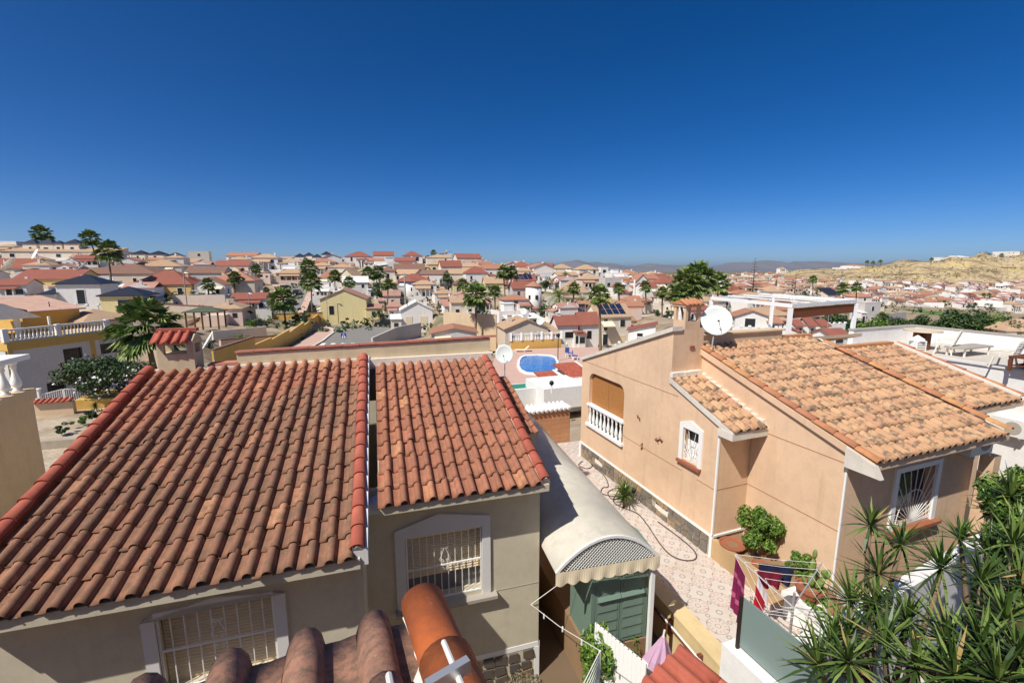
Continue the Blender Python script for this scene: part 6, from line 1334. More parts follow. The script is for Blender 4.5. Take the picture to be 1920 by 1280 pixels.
# round trees and bushes in town
def bush(x, yt, yb, Y, wpx, label, mat=None, n=None, clump=12, group='bushes and trees of the town'):
    b = aty(x, yb, Y); k = Y / 851; h = (yb - yt) * k; w = wpx * k / 2; s = thing('bush', label, 'bush', b, 0, group); anch(b); m = MB(); leaf_cloud(m, n or int(min(2600, 500 + 300 * w)), (0, 0, h * .5), (w, min(w, 3.5), h * .52), max(.18, w * .13), int(x * 7 + yt), .5, clump, 1.8); m.build('foliage', mat or M_LEAF_D, s); MB().tube([(0, 0, -.8), (.05, 0, h * .6)], [.12, .05], 5).build('trunk', M_BARK, s); return s
for a in ((716, 520, 558, 125, 50, 'large dark tree behind the yellow house'), (745, 528, 562, 122, 26, 'dark tree left of the round tower villa'), (690, 552, 578, 118, 26, 'dark shrub right of the yellow house roof'), (712, 580, 598, 100, 22, 'green bush behind the black car'), (822, 515, 552, 130, 24, 'dark tree right of the arched corner pavilion'), (824, 566, 588, 92, 16, 'bright bush right of the white gabled house'), (1022, 515, 545, 135, 34, 'dark round tree above the date palm'), (1016, 572, 594, 98, 26, 'olive green bush left of the date palm trunk'), (985, 575, 590, 100, 14, 'small bush below the round white tower'), (1168, 513, 527, 175, 7, 'left of two dark small trees on the right crest'), (1176, 514, 527, 175, 7, 'right of two dark small trees on the right crest'), (1258, 578, 596, 84, 30, 'dark clipped hedge bush left of the fan palm trunks'), (1232, 580, 592, 86, 18, 'bright hedge left of the dark clipped hedge'), (418, 580, 600, 82, 50, 'dark rounded bush by the green gazebo'), (372, 545, 562, 92, 36, 'dark hedge below the ochre villa'), (340, 555, 566, 90, 30, 'low hedge left of the lamp post'), (440, 548, 562, 96, 40, 'dark shrubs below the beige orange roofed house'), (478, 588, 612, 78, 26, 'dark bush at the corner of the ochre garden wall'), (553, 592, 606, 84, 18, 'green shrub right of the garden palm'), (575, 585, 597, 90, 18, 'low dark hedge at the end of the ochre wall'), (500, 600, 612, 80, 14, 'small green shrub left of the garden palm'), (495, 535, 552, 140, 22, 'dark shrubs left of the uphill road'), (1512, 540, 560, 150, 16, 'dark tree left of the slim palm at the yellow bank'), (1532, 535, 562, 148, 18, 'dark round tree right of the slim palm'), (1452, 520, 552, 170, 8, 'narrow dark cypress right of the tall pine'), (1470, 545, 560, 165, 20, 'low bush between the two pines'), (1772, 560, 575, 300, 12, 'dark round tree before the long white valley wall'), (1820, 564, 582, 290, 18, 'broad dark tree among the valley houses'), (1852, 568, 582, 285, 16, 'broad dark tree left of the red valley roofs'), (1360, 548, 600, 92, 30, 'dark foliage at the foot of the rear fan palm')): bush(*a)
o_ = ['first', 'second', 'third', 'fourth', 'fifth', 'sixth', 'seventh', 'eighth', 'ninth', 'tenth', 'eleventh', 'twelfth', 'thirteenth']
for i, (x, yt, yb, Y, wp) in enumerate(((1562, 588, 640, 92, 50), (1600, 600, 645, 96, 50), (1630, 604, 648, 94, 44), (1668, 598, 645, 100, 48), (1702, 600, 646, 98, 44), (1735, 592, 648, 96, 46), (1765, 596, 650, 94, 46), (1795, 586, 652, 92, 60), (1830, 590, 652, 92, 56), (1862, 596, 652, 92, 50), (1890, 606, 655, 88, 40))):
    bush(x, yt - 10, yb, Y, wp * 1.5, o_[i] + ' dark bush from the left in the thicket beyond the terrace', M_LEAF if i in (2, 9) else M_LEAF_D, 3000, 26, 'thicket beyond the terrace')
# ================================================================== build the terrain now that all bases are known
A = np.array(ANCH); th = np.arctan2(A[:, 0], A[:, 1]); ld = np.log(np.hypot(A[:, 0], A[:, 1])); zA = A[:, 2]
def TZ(x, y):
    x = np.atleast_1d(np.asarray(x, float)); y = np.atleast_1d(np.asarray(y, float)); t = np.arctan2(x, y); l = np.log(np.maximum(np.hypot(x, y), 1)); out = np.zeros_like(x)
    for i in range(0, len(x), 4000):
        d2 = ((t[i:i + 4000, None] - th[None]) * 3.0) ** 2 + ((l[i:i + 4000, None] - ld[None]) * 1.3) ** 2 + 1e-5; w_ = d2 ** -1.9; out[i:i + 4000] = (w_ * zA[None]).sum(1) / w_.sum(1)
    return out
nth, nr = 300, 150; ths = np.linspace(R(-100), R(100), nth); rs = np.exp(np.linspace(math.log(7), math.log(1900), nr))
X = (rs[:, None] * np.sin(ths)[None]).ravel(); Yv = (rs[:, None] * np.cos(ths)[None]).ravel(); Zv = TZ(X, Yv) - .12
# the yellow hill is furrowed
hill = (X > 300) & (Yv > 380) & (Yv < 700); fur = np.sin(X * .09 + np.sin(Yv * .05) * 2) * 1.2 + np.sin(X * .23 + Yv * .17) * .7 + np.sin(Yv * .31) * .6; Zv = Zv + np.where(hill, fur, 0)
t = NT('terrain_earth'); v = t.pos(); n1 = t.noise(.02, 6, v, .6); n2 = t.noise(.25, 5, v, .6); n3 = t.noise(.06, 6, v, .7)
sx = t.n('ShaderNodeSeparateXYZ'); t.l(v, sx.inputs[0]); onhill = t.math('MULTIPLY', t.math('GREATER_THAN', t.math('ADD', sx.outputs[1], t.math('MULTIPLY', n3, 60)), 445), t.math('GREATER_THAN', sx.outputs[0], 250))
hcol = t.ramp(n2, [(.3, rgb(140, 120, 94)), (.5, rgb(190, 170, 130)), (.7, rgb(210, 192, 154))]); hcol = t.mix(t.ramp(n3, [(.48, (0, 0, 0)), (.58, (.8,) * 3)]), hcol, rgb(122, 102, 82)); hcol = t.mix(t.ramp(n1, [(.5, (0, 0, 0)), (.62, (.6,) * 3)]), hcol, rgb(212, 188, 128))
tcol = t.ramp(n2, [(.3, rgb(128, 112, 92)), (.5, rgb(168, 150, 126)), (.7, rgb(188, 172, 150))]); tcol = t.mix(t.ramp(n3, [(.5, (0, 0, 0)), (.58, (.7,) * 3)]), tcol, rgb(104, 102, 72))
t.col(t.mix(onhill, tcol, hcol)); t.bump(n2, .6, .5); M_EARTH = t.fin(.95, 0, .1)
me = bpy.data.meshes.new('terrain'); me.from_pydata(list(zip(X.tolist(), Yv.tolist(), Zv.tolist())), [], [(j * nth + i, (j + 1) * nth + i, (j + 1) * nth + i + 1, j * nth + i + 1)[::-1] for j in range(nr - 1) for i in range(nth - 1)]); structure(link('terrain', me, M_EARTH, None, True))
def tz(x, y): return float(TZ([x], [y])[0])
# far plain to the horizon, and ground behind the camera
t = NT('plain_earth'); v = t.pos(); n1 = t.noise(.002, 8, v, .7); t.col(t.ramp(n1, [(.35, rgb(78, 88, 60)), (.5, rgb(120, 112, 80)), (.65, rgb(168, 150, 112))])); M_PLAIN = t.fin(1, 0, .05)
m = MB(); m.quad((-70000, -3000, -49), (70000, -3000, -49), (70000, 90000, -49), (-70000, 90000, -49)); structure(m.build('plain', M_PLAIN))
MB().box(-40, 40, -60, 3, -9.2, -8.6).build('ground', M_YARD); structure(COL.objects[-1])
def ridge(name, Y, x0, x1, zfun, depth, seed):
    rn = random.Random(seed); n = 150; rows = 7; vs = []; ph = [rn.uniform(0, 6) for _ in range(8)]
    for j in range(rows):
        f = j / (rows - 1)
        for i in range(n):
            x = x0 + (x1 - x0) * i / (n - 1); u = x / Y; hh = zfun(u); hh *= 1 + .16 * math.sin(u * 31 + ph[0]) + .1 * math.sin(u * 67 + ph[1]) + .06 * math.sin(u * 141 + ph[2]); s = math.sin(f * math.pi / 2) if f < 1 else 1; bump_ = .12 * math.sin(u * 90 + f * 5 + ph[3]) * (1 - f) * f * 4
            vs.append((x, Y + depth * f, -49 + hh * (s + bump_)))
    m = MB(); m.add(vs, [(j * n + i, j * n + i + 1, (j + 1) * n + i + 1, (j + 1) * n + i) for j in range(rows - 1) for i in range(n - 1)]); o = m.build(name, plain('mountain_rock', rgb(118, 116, 118), .95, .3, .001), None, True); structure(o)
def hpx(px): return px
ridge('mountains', 9000, -3000, 8500, lambda u: 9000 / 851 * max(2.0, 15 * math.exp(-((u - .12) / .12) ** 2) + 9 * math.exp(-((u - .36) / .12) ** 2) + 6 + 2 * math.sin(u * 9)), 1800, 3)
ridge('mountains', 11500, -3000, 17000, lambda u: 11500 / 851 * max(3.0, 7 + 13 * math.exp(-((u - .7) / .18) ** 2) + 14 * math.exp(-((u - 1.15) / .25) ** 2)), 2500, 4)
# ================================================================== roads
M_ROAD = plain('worn_asphalt', rgb(138, 134, 126), .9, .16, .6, bump=.3); M_PAV = plain('pink_pavement', rgb(206, 172, 154), .9, .15, 1.0); M_KERB = plain('pale_kerb', rgb(214, 206, 192), .9, .1); M_LINE = plain('road_paint', rgb(234, 232, 226), .8, .08)
def strip(name, fn, rows, mat, lift, nx=8):
    m = MB(); vs = []
    for y, xa, xb in rows:
        for i in range(nx + 1): p = fn(xa + (xb - xa) * i / nx, y); vs.append((p.x, p.y, p.z + lift))
    m.add(vs, [(j * (nx + 1) + i, j * (nx + 1) + i + 1, (j + 1) * (nx + 1) + i + 1, (j + 1) * (nx + 1) + i) for j in range(len(rows) - 1) for i in range(nx)]); return m.build(name, mat)
structure(strip('road', road_pt, [(690, 500, 720), (672, 540, 715), (660, 556, 712), (650, 572, 712), (640, 590, 715), (630, 605, 722), (622, 612, 740), (614, 604, 800), (606, 590, 830), (602, 585, 840), (598, 585, 845)], M_ROAD, 0))
structure(strip('pavement', road_pt, [(690, 440, 520), (672, 508, 556), (660, 530, 572), (650, 548, 588), (640, 565, 606), (630, 582, 618), (622, 598, 626), (616, 606, 624), (612, 606, 612)], M_PAV, .14))
structure(strip('kerb', road_pt, [(672, 552, 557), (660, 568, 573), (650, 584, 589), (640, 602, 607), (630, 614, 619), (624, 622, 627), (618, 621, 627), (614, 610, 616)], M_KERB, .15))
structure(strip('pavement', road_pt, [(606, 722, 725), (604, 604, 724), (600, 600, 724), (597, 600, 724)], M_PAV, .14))
for i in range(5):
    structure(strip('crosswalk_stripe', road_pt, [(668 - i * 0, 566 + i * 24, 576 + i * 24), (652, 592 + i * 20, 601 + i * 20), (643, 604 + i * 18, 612 + i * 18)], M_LINE, .006, 2))
structure(strip('uphill_road', up_pt, [(604, 488, 552), (592, 500, 556), (580, 512, 562), (568, 525, 568), (556, 538, 573), (548, 545, 577), (540, 540, 585), (534, 535, 595)], M_ROAD, 0))
structure(strip('pavement', up_pt, [(604, 552, 570), (592, 556, 572), (580, 562, 576), (568, 568, 580), (556, 573, 585), (548, 577, 588)], M_PAV, .14))
structure(strip('pavement', up_pt, [(556, 505, 538), (548, 512, 545), (540, 515, 540), (534, 510, 535)], M_PAV, .14))
# ochre garden wall beside the road, stepped
ow = thing('ochre_garden_wall', 'stepped ochre garden wall along the pavement by the crosswalk', 'wall', road_pt(555, 643)); b0 = ow.location
segs = [((478, 676), 656), ((512, 662), 645), ((545, 645), 622), ((572, 628), 611), ((603, 608), 598)]
for i in range(4):
    (xa, ya), _ = segs[i]; (xb, yb_), _ = segs[i + 1]; p, q = road_pt(xa, ya), road_pt(xb, yb_); zt = aty(xa, segs[i + 1][1] - 1 + 4, p.y).z; n = Vector((-(q - p).y, (q - p).x, 0)).normalized() * .25; m = MB(); top = max(p.z, q.z) + 1.75
    B = [p - b0, q - b0, q + n - b0, p + n - b0]; m.add([(v.x, v.y, -1.5 + (v.z)) for v in B] + [(v.x, v.y, top - b0.z) for v in B], [(3, 2, 1, 0), (4, 5, 6, 7), (0, 1, 5, 4), (1, 2, 6, 5), (2, 3, 7, 6), (3, 0, 4, 7)]); m.build('wall_panel', M_OCHRE, ow)
def fence_wall(name, label, pts, h, mat, cat='wall', cap=None, th=.25):
    P = [Vector(p) for p in pts]; o = thing(name, label, cat, P[0]); b0 = P[0]
    for p, q in zip(P[:-1], P[1:]):
        n = Vector((-(q - p).y, (q - p).x, 0)).normalized() * th; B = [p - b0, q - b0, q + n - b0, p + n - b0]; m = MB(); m.add([(v.x, v.y, v.z - 1.5) for v in B] + [(v.x, v.y, v.z + h) for v in B], [(3, 2, 1, 0), (4, 5, 6, 7), (0, 1, 5, 4), (1, 2, 6, 5), (2, 3, 7, 6), (3, 0, 4, 7)]); m.build('wall_panel', mat, o)
        if cap: c = n.normalized() * .06; B = [p - c - b0, q - c - b0, q + n + c - b0, p + n + c - b0]; m = MB(); m.add([(v.x, v.y, v.z + h + .002) for v in B] + [(v.x, v.y, v.z + h + .16) for v in B], [(3, 2, 1, 0), (4, 5, 6, 7), (0, 1, 5, 4), (1, 2, 6, 5), (2, 3, 7, 6), (3, 0, 4, 7)]); m.build('coping', cap, o)
    return o
def gp(x, y, Y): q = aty(x, y, Y); return q
fence_wall('garden_wall', 'long tan garden wall with brown coping behind the garden palm', [gp(470, 608, 92), gp(606, 603, 97)], 1.9, M_OCHRE, cap=RC['B'])
fence_wall('garden_wall', 'grey beige wall right of the crosswalk road', [gp(700, 655, 60), gp(745, 632, 70), gp(790, 622, 76)], 1.6, WC['g'])
fence_wall('garden_wall', 'tall beige wall behind the pale palm trunk', [gp(832, 632, 70), gp(930, 640, 66)], 4.0, M_STUC_B)
fence_wall('garden_wall', 'wall with brown tile coping left of the ochre garden', [gp(300, 585, 80), gp(400, 590, 82), gp(480, 590, 86)], 1.4, WC['b'], cap=RC['B'])
fence_wall('garden_wall', 'ochre wall with tile coping just beyond the chimney', [gp(405, 690, 40), gp(480, 660, 48)], 1.6, M_OCHRE, cap=RC['B'])
fence_wall('garden_wall', 'low cream terrace wall inside the ochre garden', [gp(400, 632, 58), gp(500, 622, 66)], .8, WC['c'])
fence_wall('garden_wall', 'second low tan terrace wall nearer in the ochre garden', [gp(415, 650, 50), gp(520, 640, 59)], .7, WC['b'], cap=RC['B'])
fence_wall('garden_wall', 'long white wall at the valley houses', [gp(1722, 574, 300), gp(1770, 575, 295)], 2.6, WC['w'])
fence_wall('garden_wall', 'white wall right of the palms in the valley', [gp(1825, 570, 300), gp(1880, 572, 290)], 2.6, WC['w'])
fence_wall('garden_wall', 'white slatted boundary fence left of the golf green', [gp(1655, 606, 118), gp(1698, 600, 128)], 2.4, WC['g'], 'fence')
fence_wall('garden_wall', 'white wall and gate house left of the tall lamp post', [gp(395, 580, 88), gp(440, 580, 90)], 2.2, WC['w'])
# poles and lamps
def pole(x, yt, yb, Y, r, label, arm=None, mat=None):
    b = aty(x, yb, Y); h = (yb - yt) * Y / 851; t = thing('lamp_post' if arm else 'utility_pole', label, 'pole', b, 0); MB().tube([(0, 0, -1), (0, 0, h)], [r, r * .7], 7).build('post', mat or M_CONC, t)
    if arm: MB().tube([(0, 0, h), (arm * .4, 0, h + .1), (arm, 0, h + .05)], .05, 5).build('arm', M_ALU, t); MB().box(arm - .1, arm + .3, -.1, .1, h, h + .1).build('lamp', M_WHITE, t)
    else: MB().box(-.8, .8, -.06, .06, h - .6, h - .5).build('crossarm', M_BLACK, t) if mat is M_BLACK else None
pole(762, 512, 612, 98, .22, 'pale concrete utility pole by the white gabled house'); pole(765, 555, 614, 88, .1, 'black wooden pole in front of the white gabled house', None, M_BLACK)
pole(1188, 524, 575, 120, .35, 'thick white column pole right of the tall thin palm', None, M_WHITE); pole(352, 512, 585, 84, .12, 'grey lamp post in front of the ochre arched villa', .7); pole(615, 545, 602, 98, .07, 'thin lamp post before the yellow house', .5); pole(1097, 552, 590, 90, .06, 'thin lamp post left of the tall thin palm', -.8); pole(470, 550, 605, 85, .07, 'thin lamp post left of the garden palm', .5)
pole(905, 485, 515, 190, .12, 'thin pole beside the pinkish skyline villa'); pole(97, 565, 600, 34, .04, 'thin dark aerial mast on the balustraded villa terrace', None, M_BLACK)
# signs
sg = road_pt(647, 668); s_ = thing('crosswalk_sign', 'square blue and white pedestrian crossing sign beyond the parapet', 'sign', sg); hz = (668 - 624) * sg.y / 851; MB().tube([(0, 0, 0), (0, 0, hz)], .04, 6).build('post', M_ALU, s_); MB().box(-.32, .32, -.07, -.05, hz - .55, hz + .09).build('plate', plain('sign_blue', rgb(50, 76, 150), .5, .05), s_)
m = MB(); m.add([(-.25, -.075, hz - .48), (.25, -.075, hz - .48), (0, -.075, hz + .03)], [(0, 1, 2)]); m.build('white_triangle', M_WHITE, s_)
m = MB(); c = Vector((0, -.08, hz - .25)); m.lathe([(.028, -.028), (.028, .028)], (0, -.08, hz - .1), 8); m.bar((0, -.082, hz - .14), (0, -.082, hz - .3), .05); m.bar((0, -.082, hz - .3), (-.07, -.082, hz - .45), .03); m.bar((0, -.082, hz - .3), (.07, -.082, hz - .45), .03); m.bar((0, -.082, hz - .17), (.08, -.082, hz - .27), .025); m.bar((0, -.082, hz - .17), (-.08, -.082, hz - .27), .025); m.build('walking_figure', M_BLACK, s_)
sg = road_pt(742, 612); s_ = thing('no_entry_sign', 'small red road sign by the white cottage', 'sign', sg); MB().tube([(0, 0, 0), (0, 0, 1.9)], .04, 6).build('post', M_ALU, s_); N = 18; MB().prism([(.36 * math.cos(2 * math.pi * i / N), 1.6 + .36 * math.sin(2 * math.pi * i / N)) for i in range(N)], 'y', -.07, -.05).build('plate', plain('sign_red', rgb(180, 40, 44), .5, .05), s_); MB().box(-.25, .25, -.08, -.071, 1.54, 1.66).build('bar', M_WHITE, s_)
# cars
def car(label, p, rz, body, dark=False):
    c = thing('parked_car', label, 'car', p, rz, 'cars on the streets'); L = 2.1
    m = MB(); prof = [(-L, .35), (-L, .8), (-L + .15, .95), (-1.15, 1.02), (-.65, 1.5), (.9, 1.55), (1.55, 1.1), (L - .05, .98), (L, .6), (L, .35)]; m.prism(prof, 'y', -.86, .86); m.build('body', body, c)
    m = MB(); m.prism([(-1.08, 1.04), (-.62, 1.46), (.86, 1.5), (1.42, 1.1)], 'y', -.875, .875); m.build('window', M_GLASS, c); MB().add([(-1.2, -.7, 1.05), (-1.2, .7, 1.05), (-.68, .65, 1.5), (-.68, -.65, 1.5)], [(0, 1, 2, 3)]).build('windscreen', M_GLASS, c)
    for x in (-1.3, 1.3):
        for s in (-1, 1):
            N = 12; w_ = MB().prism([(x + .33 * math.cos(2 * math.pi * i / N), .33 + .33 * math.sin(2 * math.pi * i / N)) for i in range(N)], 'y', s * .68, s * .9).build('wheel', M_BLACK, c); MB().prism([(x + .2 * math.cos(2 * math.pi * i / N), .33 + .2 * math.sin(2 * math.pi * i / N)) for i in range(N)], 'y', s * .9, s * .91).build('rim', M_ALU, w_)
    for s in (-1, 1): MB().box(-L - .01, -L + .08, s * .75 - .15, s * .75 + .15, .68, .82).build('headlight', M_WHITE, c)
M_CARB = plain('black_car_paint', rgb(40, 42, 46), .25, .08, spec=.5); M_CARG = plain('dark_green_car_paint', rgb(52, 62, 60), .25, .08, spec=.5)
car('black estate car at the bend beside the yellow house', road_pt(722, 612), R(6), M_CARB); car('dark car lowest on the uphill road', up_pt(547, 571), R(-78), M_CARG); car('black car in the middle of the uphill road', up_pt(558, 552), R(-82), M_CARB); car('dark car highest on the uphill road', up_pt(533, 543), R(-20), M_CARB)
# black fence panels before the yellow house
for i in range(3):
    a = [(604, 620), (626, 658), (660, 690)][i]; p = road_pt(a[0], 597); q = road_pt(a[1], 598.5); o = thing('black_fence', ['short black fence left', 'wide black slatted fence middle', 'wide black slatted fence right'][i] + ' before the yellow house', 'fence', p); n = 3 if i == 0 else 5
    for k in range(n):
        s0, s1 = p.lerp(q, k / n) - p, p.lerp(q, (k + .93) / n) - p; m = MB(); m.add([(s0.x, s0.y, .5), (s1.x, s1.y, .5), (s1.x, s1.y, 1.75), (s0.x, s0.y, 1.75), (s0.x, s0.y + .06, .5), (s1.x, s1.y + .06, .5), (s1.x, s1.y + .06, 1.75), (s0.x, s0.y + .06, 1.75)], [(0, 1, 2, 3), (7, 6, 5, 4), (3, 2, 6, 7), (1, 0, 4, 5), (0, 3, 7, 4), (2, 1, 5, 6)]); m.build('panel', M_BLACK, o)
    m = MB(); m.add([(0, -.02, -.6), ((q - p).x, (q - p).y - .02, -.6), ((q - p).x, (q - p).y - .02, .5), (0, -.02, .5)], [(0, 1, 2, 3)]); m.build('base', M_OCHRE, o)
# round towers
for (x, ye, yb, Y, wpx, lab, rc) in ((770, 527, 562, 134, 42, 'round white stair tower of the central red roofed villa', None), (1000, 536, 590, 106, 30, 'round white tower with paired windows left of the date palm', 'O')):
    b = aty(x, yb, Y); k = Y / 851; r = wpx * k / 2; h = (yb - ye) * k; o = thing('round_tower', lab, 'tower', b); MB().lathe([(r, -2), (r, h)], n=20).build('wall', WC['w'], o, True); MB().lathe([(r * 1.15, h + .01), (.05, h + 1.2)], n=20).build('roof', RC[rc or 'R'], o)
    for a in (-.5, .35):
        for z in ((h * .55, h * .12) if rc else (h * .5,)): MB().box(r * math.sin(a) - .35, r * math.sin(a) + .35, -r * math.cos(a) - .06, -r * math.cos(a) + .1, z, z + 1.0).build('window', M_GLASS, o)
# garden gazebo with green roof at left centre
b = aty(380, 612, 66); g_ = thing('green_gazebo', 'timber gazebo with green roof in the garden left of the road', 'gazebo', b, R(14)); rm = MB(); roof_mesh(rm, 'hip', 4.6, 3.0, 2.2, .55, .2); rm.build('roof', plain('green_felt', rgb(84, 96, 78), .9, .1), g_); anch(b)
for x in (-2.1, 0, 2.1):
    for y in (.1, 2.9): MB().box(x - .09, x + .09, y - .09, y + .09, -.5, 2.1).build('post', M_WOOD, g_)
# ================================================================== pool and its white annex
zp = -9.4; corners = [atz(925, 700, zp), atz(950, 655, zp), atz(1100, 655, zp), atz(1110, 720, zp), atz(960, 730, zp)]
m = MB(); dk = [atz(905, 735, zp), atz(930, 664, zp), atz(958, 655, zp), atz(1120, 650, zp), atz(1150, 735, zp)]; m.prism([(p.x, p.y) for p in dk], 'z', zp - 1.5, zp); structure(m.build('pool_deck', M_PAV))
PC = [(975, 677), (979, 671), (987, 668), (1010, 667), (1030, 668), (1039, 671), (1043, 678), (1043, 690), (1040, 696), (1030, 699), (1008, 700.5), (988, 699), (978, 694), (974, 687)]
pc = [atz(x, y, zp) for x, y in PC]; cen = sum(pc, Vector()) / len(pc); po = thing('swimming_pool', 'blue rounded swimming pool with white rim on a pink deck', 'pool', (cen.x, cen.y, zp)); n = len(pc); inn = [p - cen for p in pc]; outr = [v * 1.13 for v in inn]
m = MB(); m.add([(v.x, v.y, .0) for v in outr] + [(v.x, v.y, .10) for v in outr] + [(v.x, v.y, .10) for v in inn] + [(v.x, v.y, .02) for v in inn], [f for i in range(n) for f in ((i, (i + 1) % n, n + (i + 1) % n, n + i)[::-1], (n + i, n + (i + 1) % n, 2 * n + (i + 1) % n, 2 * n + i)[::-1], (2 * n + i, 2 * n + (i + 1) % n, 3 * n + (i + 1) % n, 3 * n + i)[::-1])]); m.build('rim', M_WHITE, po)
t = NT('pool_water'); v = t.pos(); t.col(t.mix(t.noise(.8, 3, v), rgb(30, 112, 190), rgb(52, 140, 210))); t.bump(t.noise(2.2, 4, v), .6, .08); M_WATER = t.fin(.08, 0, .5); m = MB(); m.add([(v.x, v.y, .03) for v in inn], [tuple(range(n))[::-1]]); m.v = m.v; o = m.build('water', M_WATER, po)
bw_ = [atz(958, 655, zp), atz(1052, 650, zp)]; fence_wall('pool_wall', 'low ochre wall behind the pool deck', bw_, 1.0, M_OCHRE)
p, q = bw_; o = thing('pool_balustrade', 'white balustrade on the ochre wall behind the pool', 'balustrade', p + Vector((0, .05, 1.0))); d = q - p; bmm2 = baluster_mesh(.7, M_WHITE, 6, 1.2); nb = 30
for i in range(nb): b = link('baluster', bmm2, None, o); b.location = d * ((i + .5) / nb)
MB().bar((0, 0, .76), d + Vector((0, 0, .76)), .14, .1).build('handrail', M_WHITE, o)
for i in range(6): c = d * (i / 5); MB().box(c.x - .13, c.x + .13, c.y - .13, c.y + .13, 0, .95).build('pier', M_WHITE, o)
b = atz(975, 655.5, zp); o = thing('pool_lounger', 'pale lounger at the back corner of the pool deck', 'lounger', (b.x, b.y - 1.2, zp)); MB().prism([(-.6, .25), (.5, .25), (1.0, .7), (1.05, .65), (.55, .18), (-.6, .18)], 'y', -.35, .35).build('bed', M_VAL, o); MB().box(-.5, -.42, -.3, .3, 0, .18).box(.42, .5, -.3, .3, 0, .18).build('legs', M_WHITE, o)
for i, (x, y) in enumerate(((1066, 668), (1078, 674))):
    b = atz(x, y, zp); c = thing('blue_garden_chair', ['left', 'right'][i] + ' blue garden chair on the pool deck by the annex', 'chair', b, R(30 + 60 * i), 'blue garden chairs'); M_BL = plain('blue_plastic', rgb(90, 112, 176), .5, .08); MB().box(-.27, .27, -.27, .27, .4, .45).build('seat', M_BL, c); MB().box(-.27, .27, .24, .3, .45, .95).build('backrest', M_BL, c)
    for sx in (-.22, .22):
        for sy in (-.22, .22): MB().box(sx - .03, sx + .03, sy - .03, sy + .03, 0, .4).build('leg', M_WHITE, c)
b = atz(1046, 676, zp); o = thing('pool_lamp', 'slim black lamp post at the pool edge', 'lamp', b); MB().tube([(0, 0, 0), (0, 0, 2.4)], .045, 6).build('post', M_BLACK, o); MB().lathe([(.05, 2.4), (.16, 2.55), (.16, 2.75), (.03, 2.9)], n=8).build('lantern', M_BLACK, o)
# white annex with two red roof strips, green pool cover
Y0 = 30.0; b = aty(1040, 742, Y0); Xf = Frame(-20, b); WA = thing('white_annex', 'white annex with two stepped red roof strips left of the peach gable', 'house', Xf.w(0, 0, -9.4), Xf.rz); zb_ = 9.4
za = Xf.onv(1060, 700, 0)[1]; u0, u1 = Xf.onv(1020, 740, 0)[0], Xf.onv(1110, 740, 0)[0]
m = MB(zb_); m.box(u0, u1 + 2, 0, 3.4, -9.6, Xf.onv(1040, 728, 0)[1]); m.build('wall', M_STUC_W, WA)
for k, (ua, ub, zz, va) in enumerate(((Xf.onv(1053, 735, .3)[0], Xf.onv(1086, 735, .3)[0], Xf.onv(1070, 736, .3)[1] + .1, .3), (Xf.onv(1090, 720, 1.2)[0], Xf.onv(1130, 720, 1.2)[0], Xf.onv(1095, 716, 1.2)[1], 1.2))):
    m = MB(zb_); m.box(ua - .15, ub + .2, va, va + 4.6, za - 1.8, zz - .1); m.prism([(va, zz - .3), (va, zz - .1), (va + 4.6, zz + .55), (va + 4.6, zz - .3)], 'x', ub + .02, ub + .22); m.build('wall', M_STUC_W, WA); rf = MB(zb_); rf.prism([(va - .2, zz - .12), (va + 4.6, zz + .5), (va + 4.6, zz + .38), (va - .2, zz - .24)], 'x', ua - .2, ub); ro = rf.build('roof', RC['R'], WA); T = Tiles(); T.field(tile_mesh('roof_tile', .2, .4, M_CAP_L, .02, .06), ua - .2, va - .2, zz - .12 + zb_, int((ub - ua + .2) / .2), 10, .2, .46, math.atan2(.62, 4.8)); T.finish(ro, WA.matrix_basis, 80)
b = atz(993, 728, -8.9); o = thing('covered_pool', 'small rectangular pool with a green cover before the white annex', 'pool', b, R(18)); MB().box(-1.9, 1.4, -.9, 1.2, -.5, .12).build('rim', M_WHITE, o); MB().box(-1.7, 1.2, -.7, 1.0, .121, .14).build('cover', plain('green_cover', rgb(64, 140, 116), .6, .08), o)
fence_wall('white_wall', 'rough white wall in front of the green covered pool', [atz(965, 745, -8.9), atz(1092, 733, -8.9)], .55, M_STUC_W)
# wall lamp on the annex
b = aty(1034, 737, 28.5); o = thing('globe_lamp', 'black globe lamp on a white post before the annex', 'lamp', b); MB().tube([(0, 0, 0), (0, 0, .55)], .05, 6).build('post', M_WHITE, o); MB().lathe([(.02, .5), (.13, .6), (.16, .7), (.1, .82), (.02, .86)], n=10).build('globe', M_BLACK, o, True)
# dishes in the town
for (x, y, Y, rp, nrm, lab) in ((20, 493, 100, 11, (-.7, -.3, .8), 'large dish on the far left red roof'), (14, 502, 98, 10, (-.6, -.2, .9), 'dish lying low at the left edge below another'), (68, 477, 118, 10, (-.5, -.8, .5), 'white dish on the left skyline block'), (156, 499, 108, 10, (-.6, -.5, .7), 'tilted dish left of the leaning palm trunk'), (982, 584, 60, 6, (-.2, -1, .3), 'small dish at the ridge of the beige bungalow'), (1013, 602, 59, 7, (-.2, -1, .3), 'right hand dish on the beige bungalow'), (14, 535, 90, 5, (-.7, -.5, .5), 'small tan dish on the ochre house gable')):
    q = aty(x, y, Y); dish('town_dish', lab, q, rp * Y / 851, nrm, 'dishes of the town', q + Vector((0, .3, -1.4)))
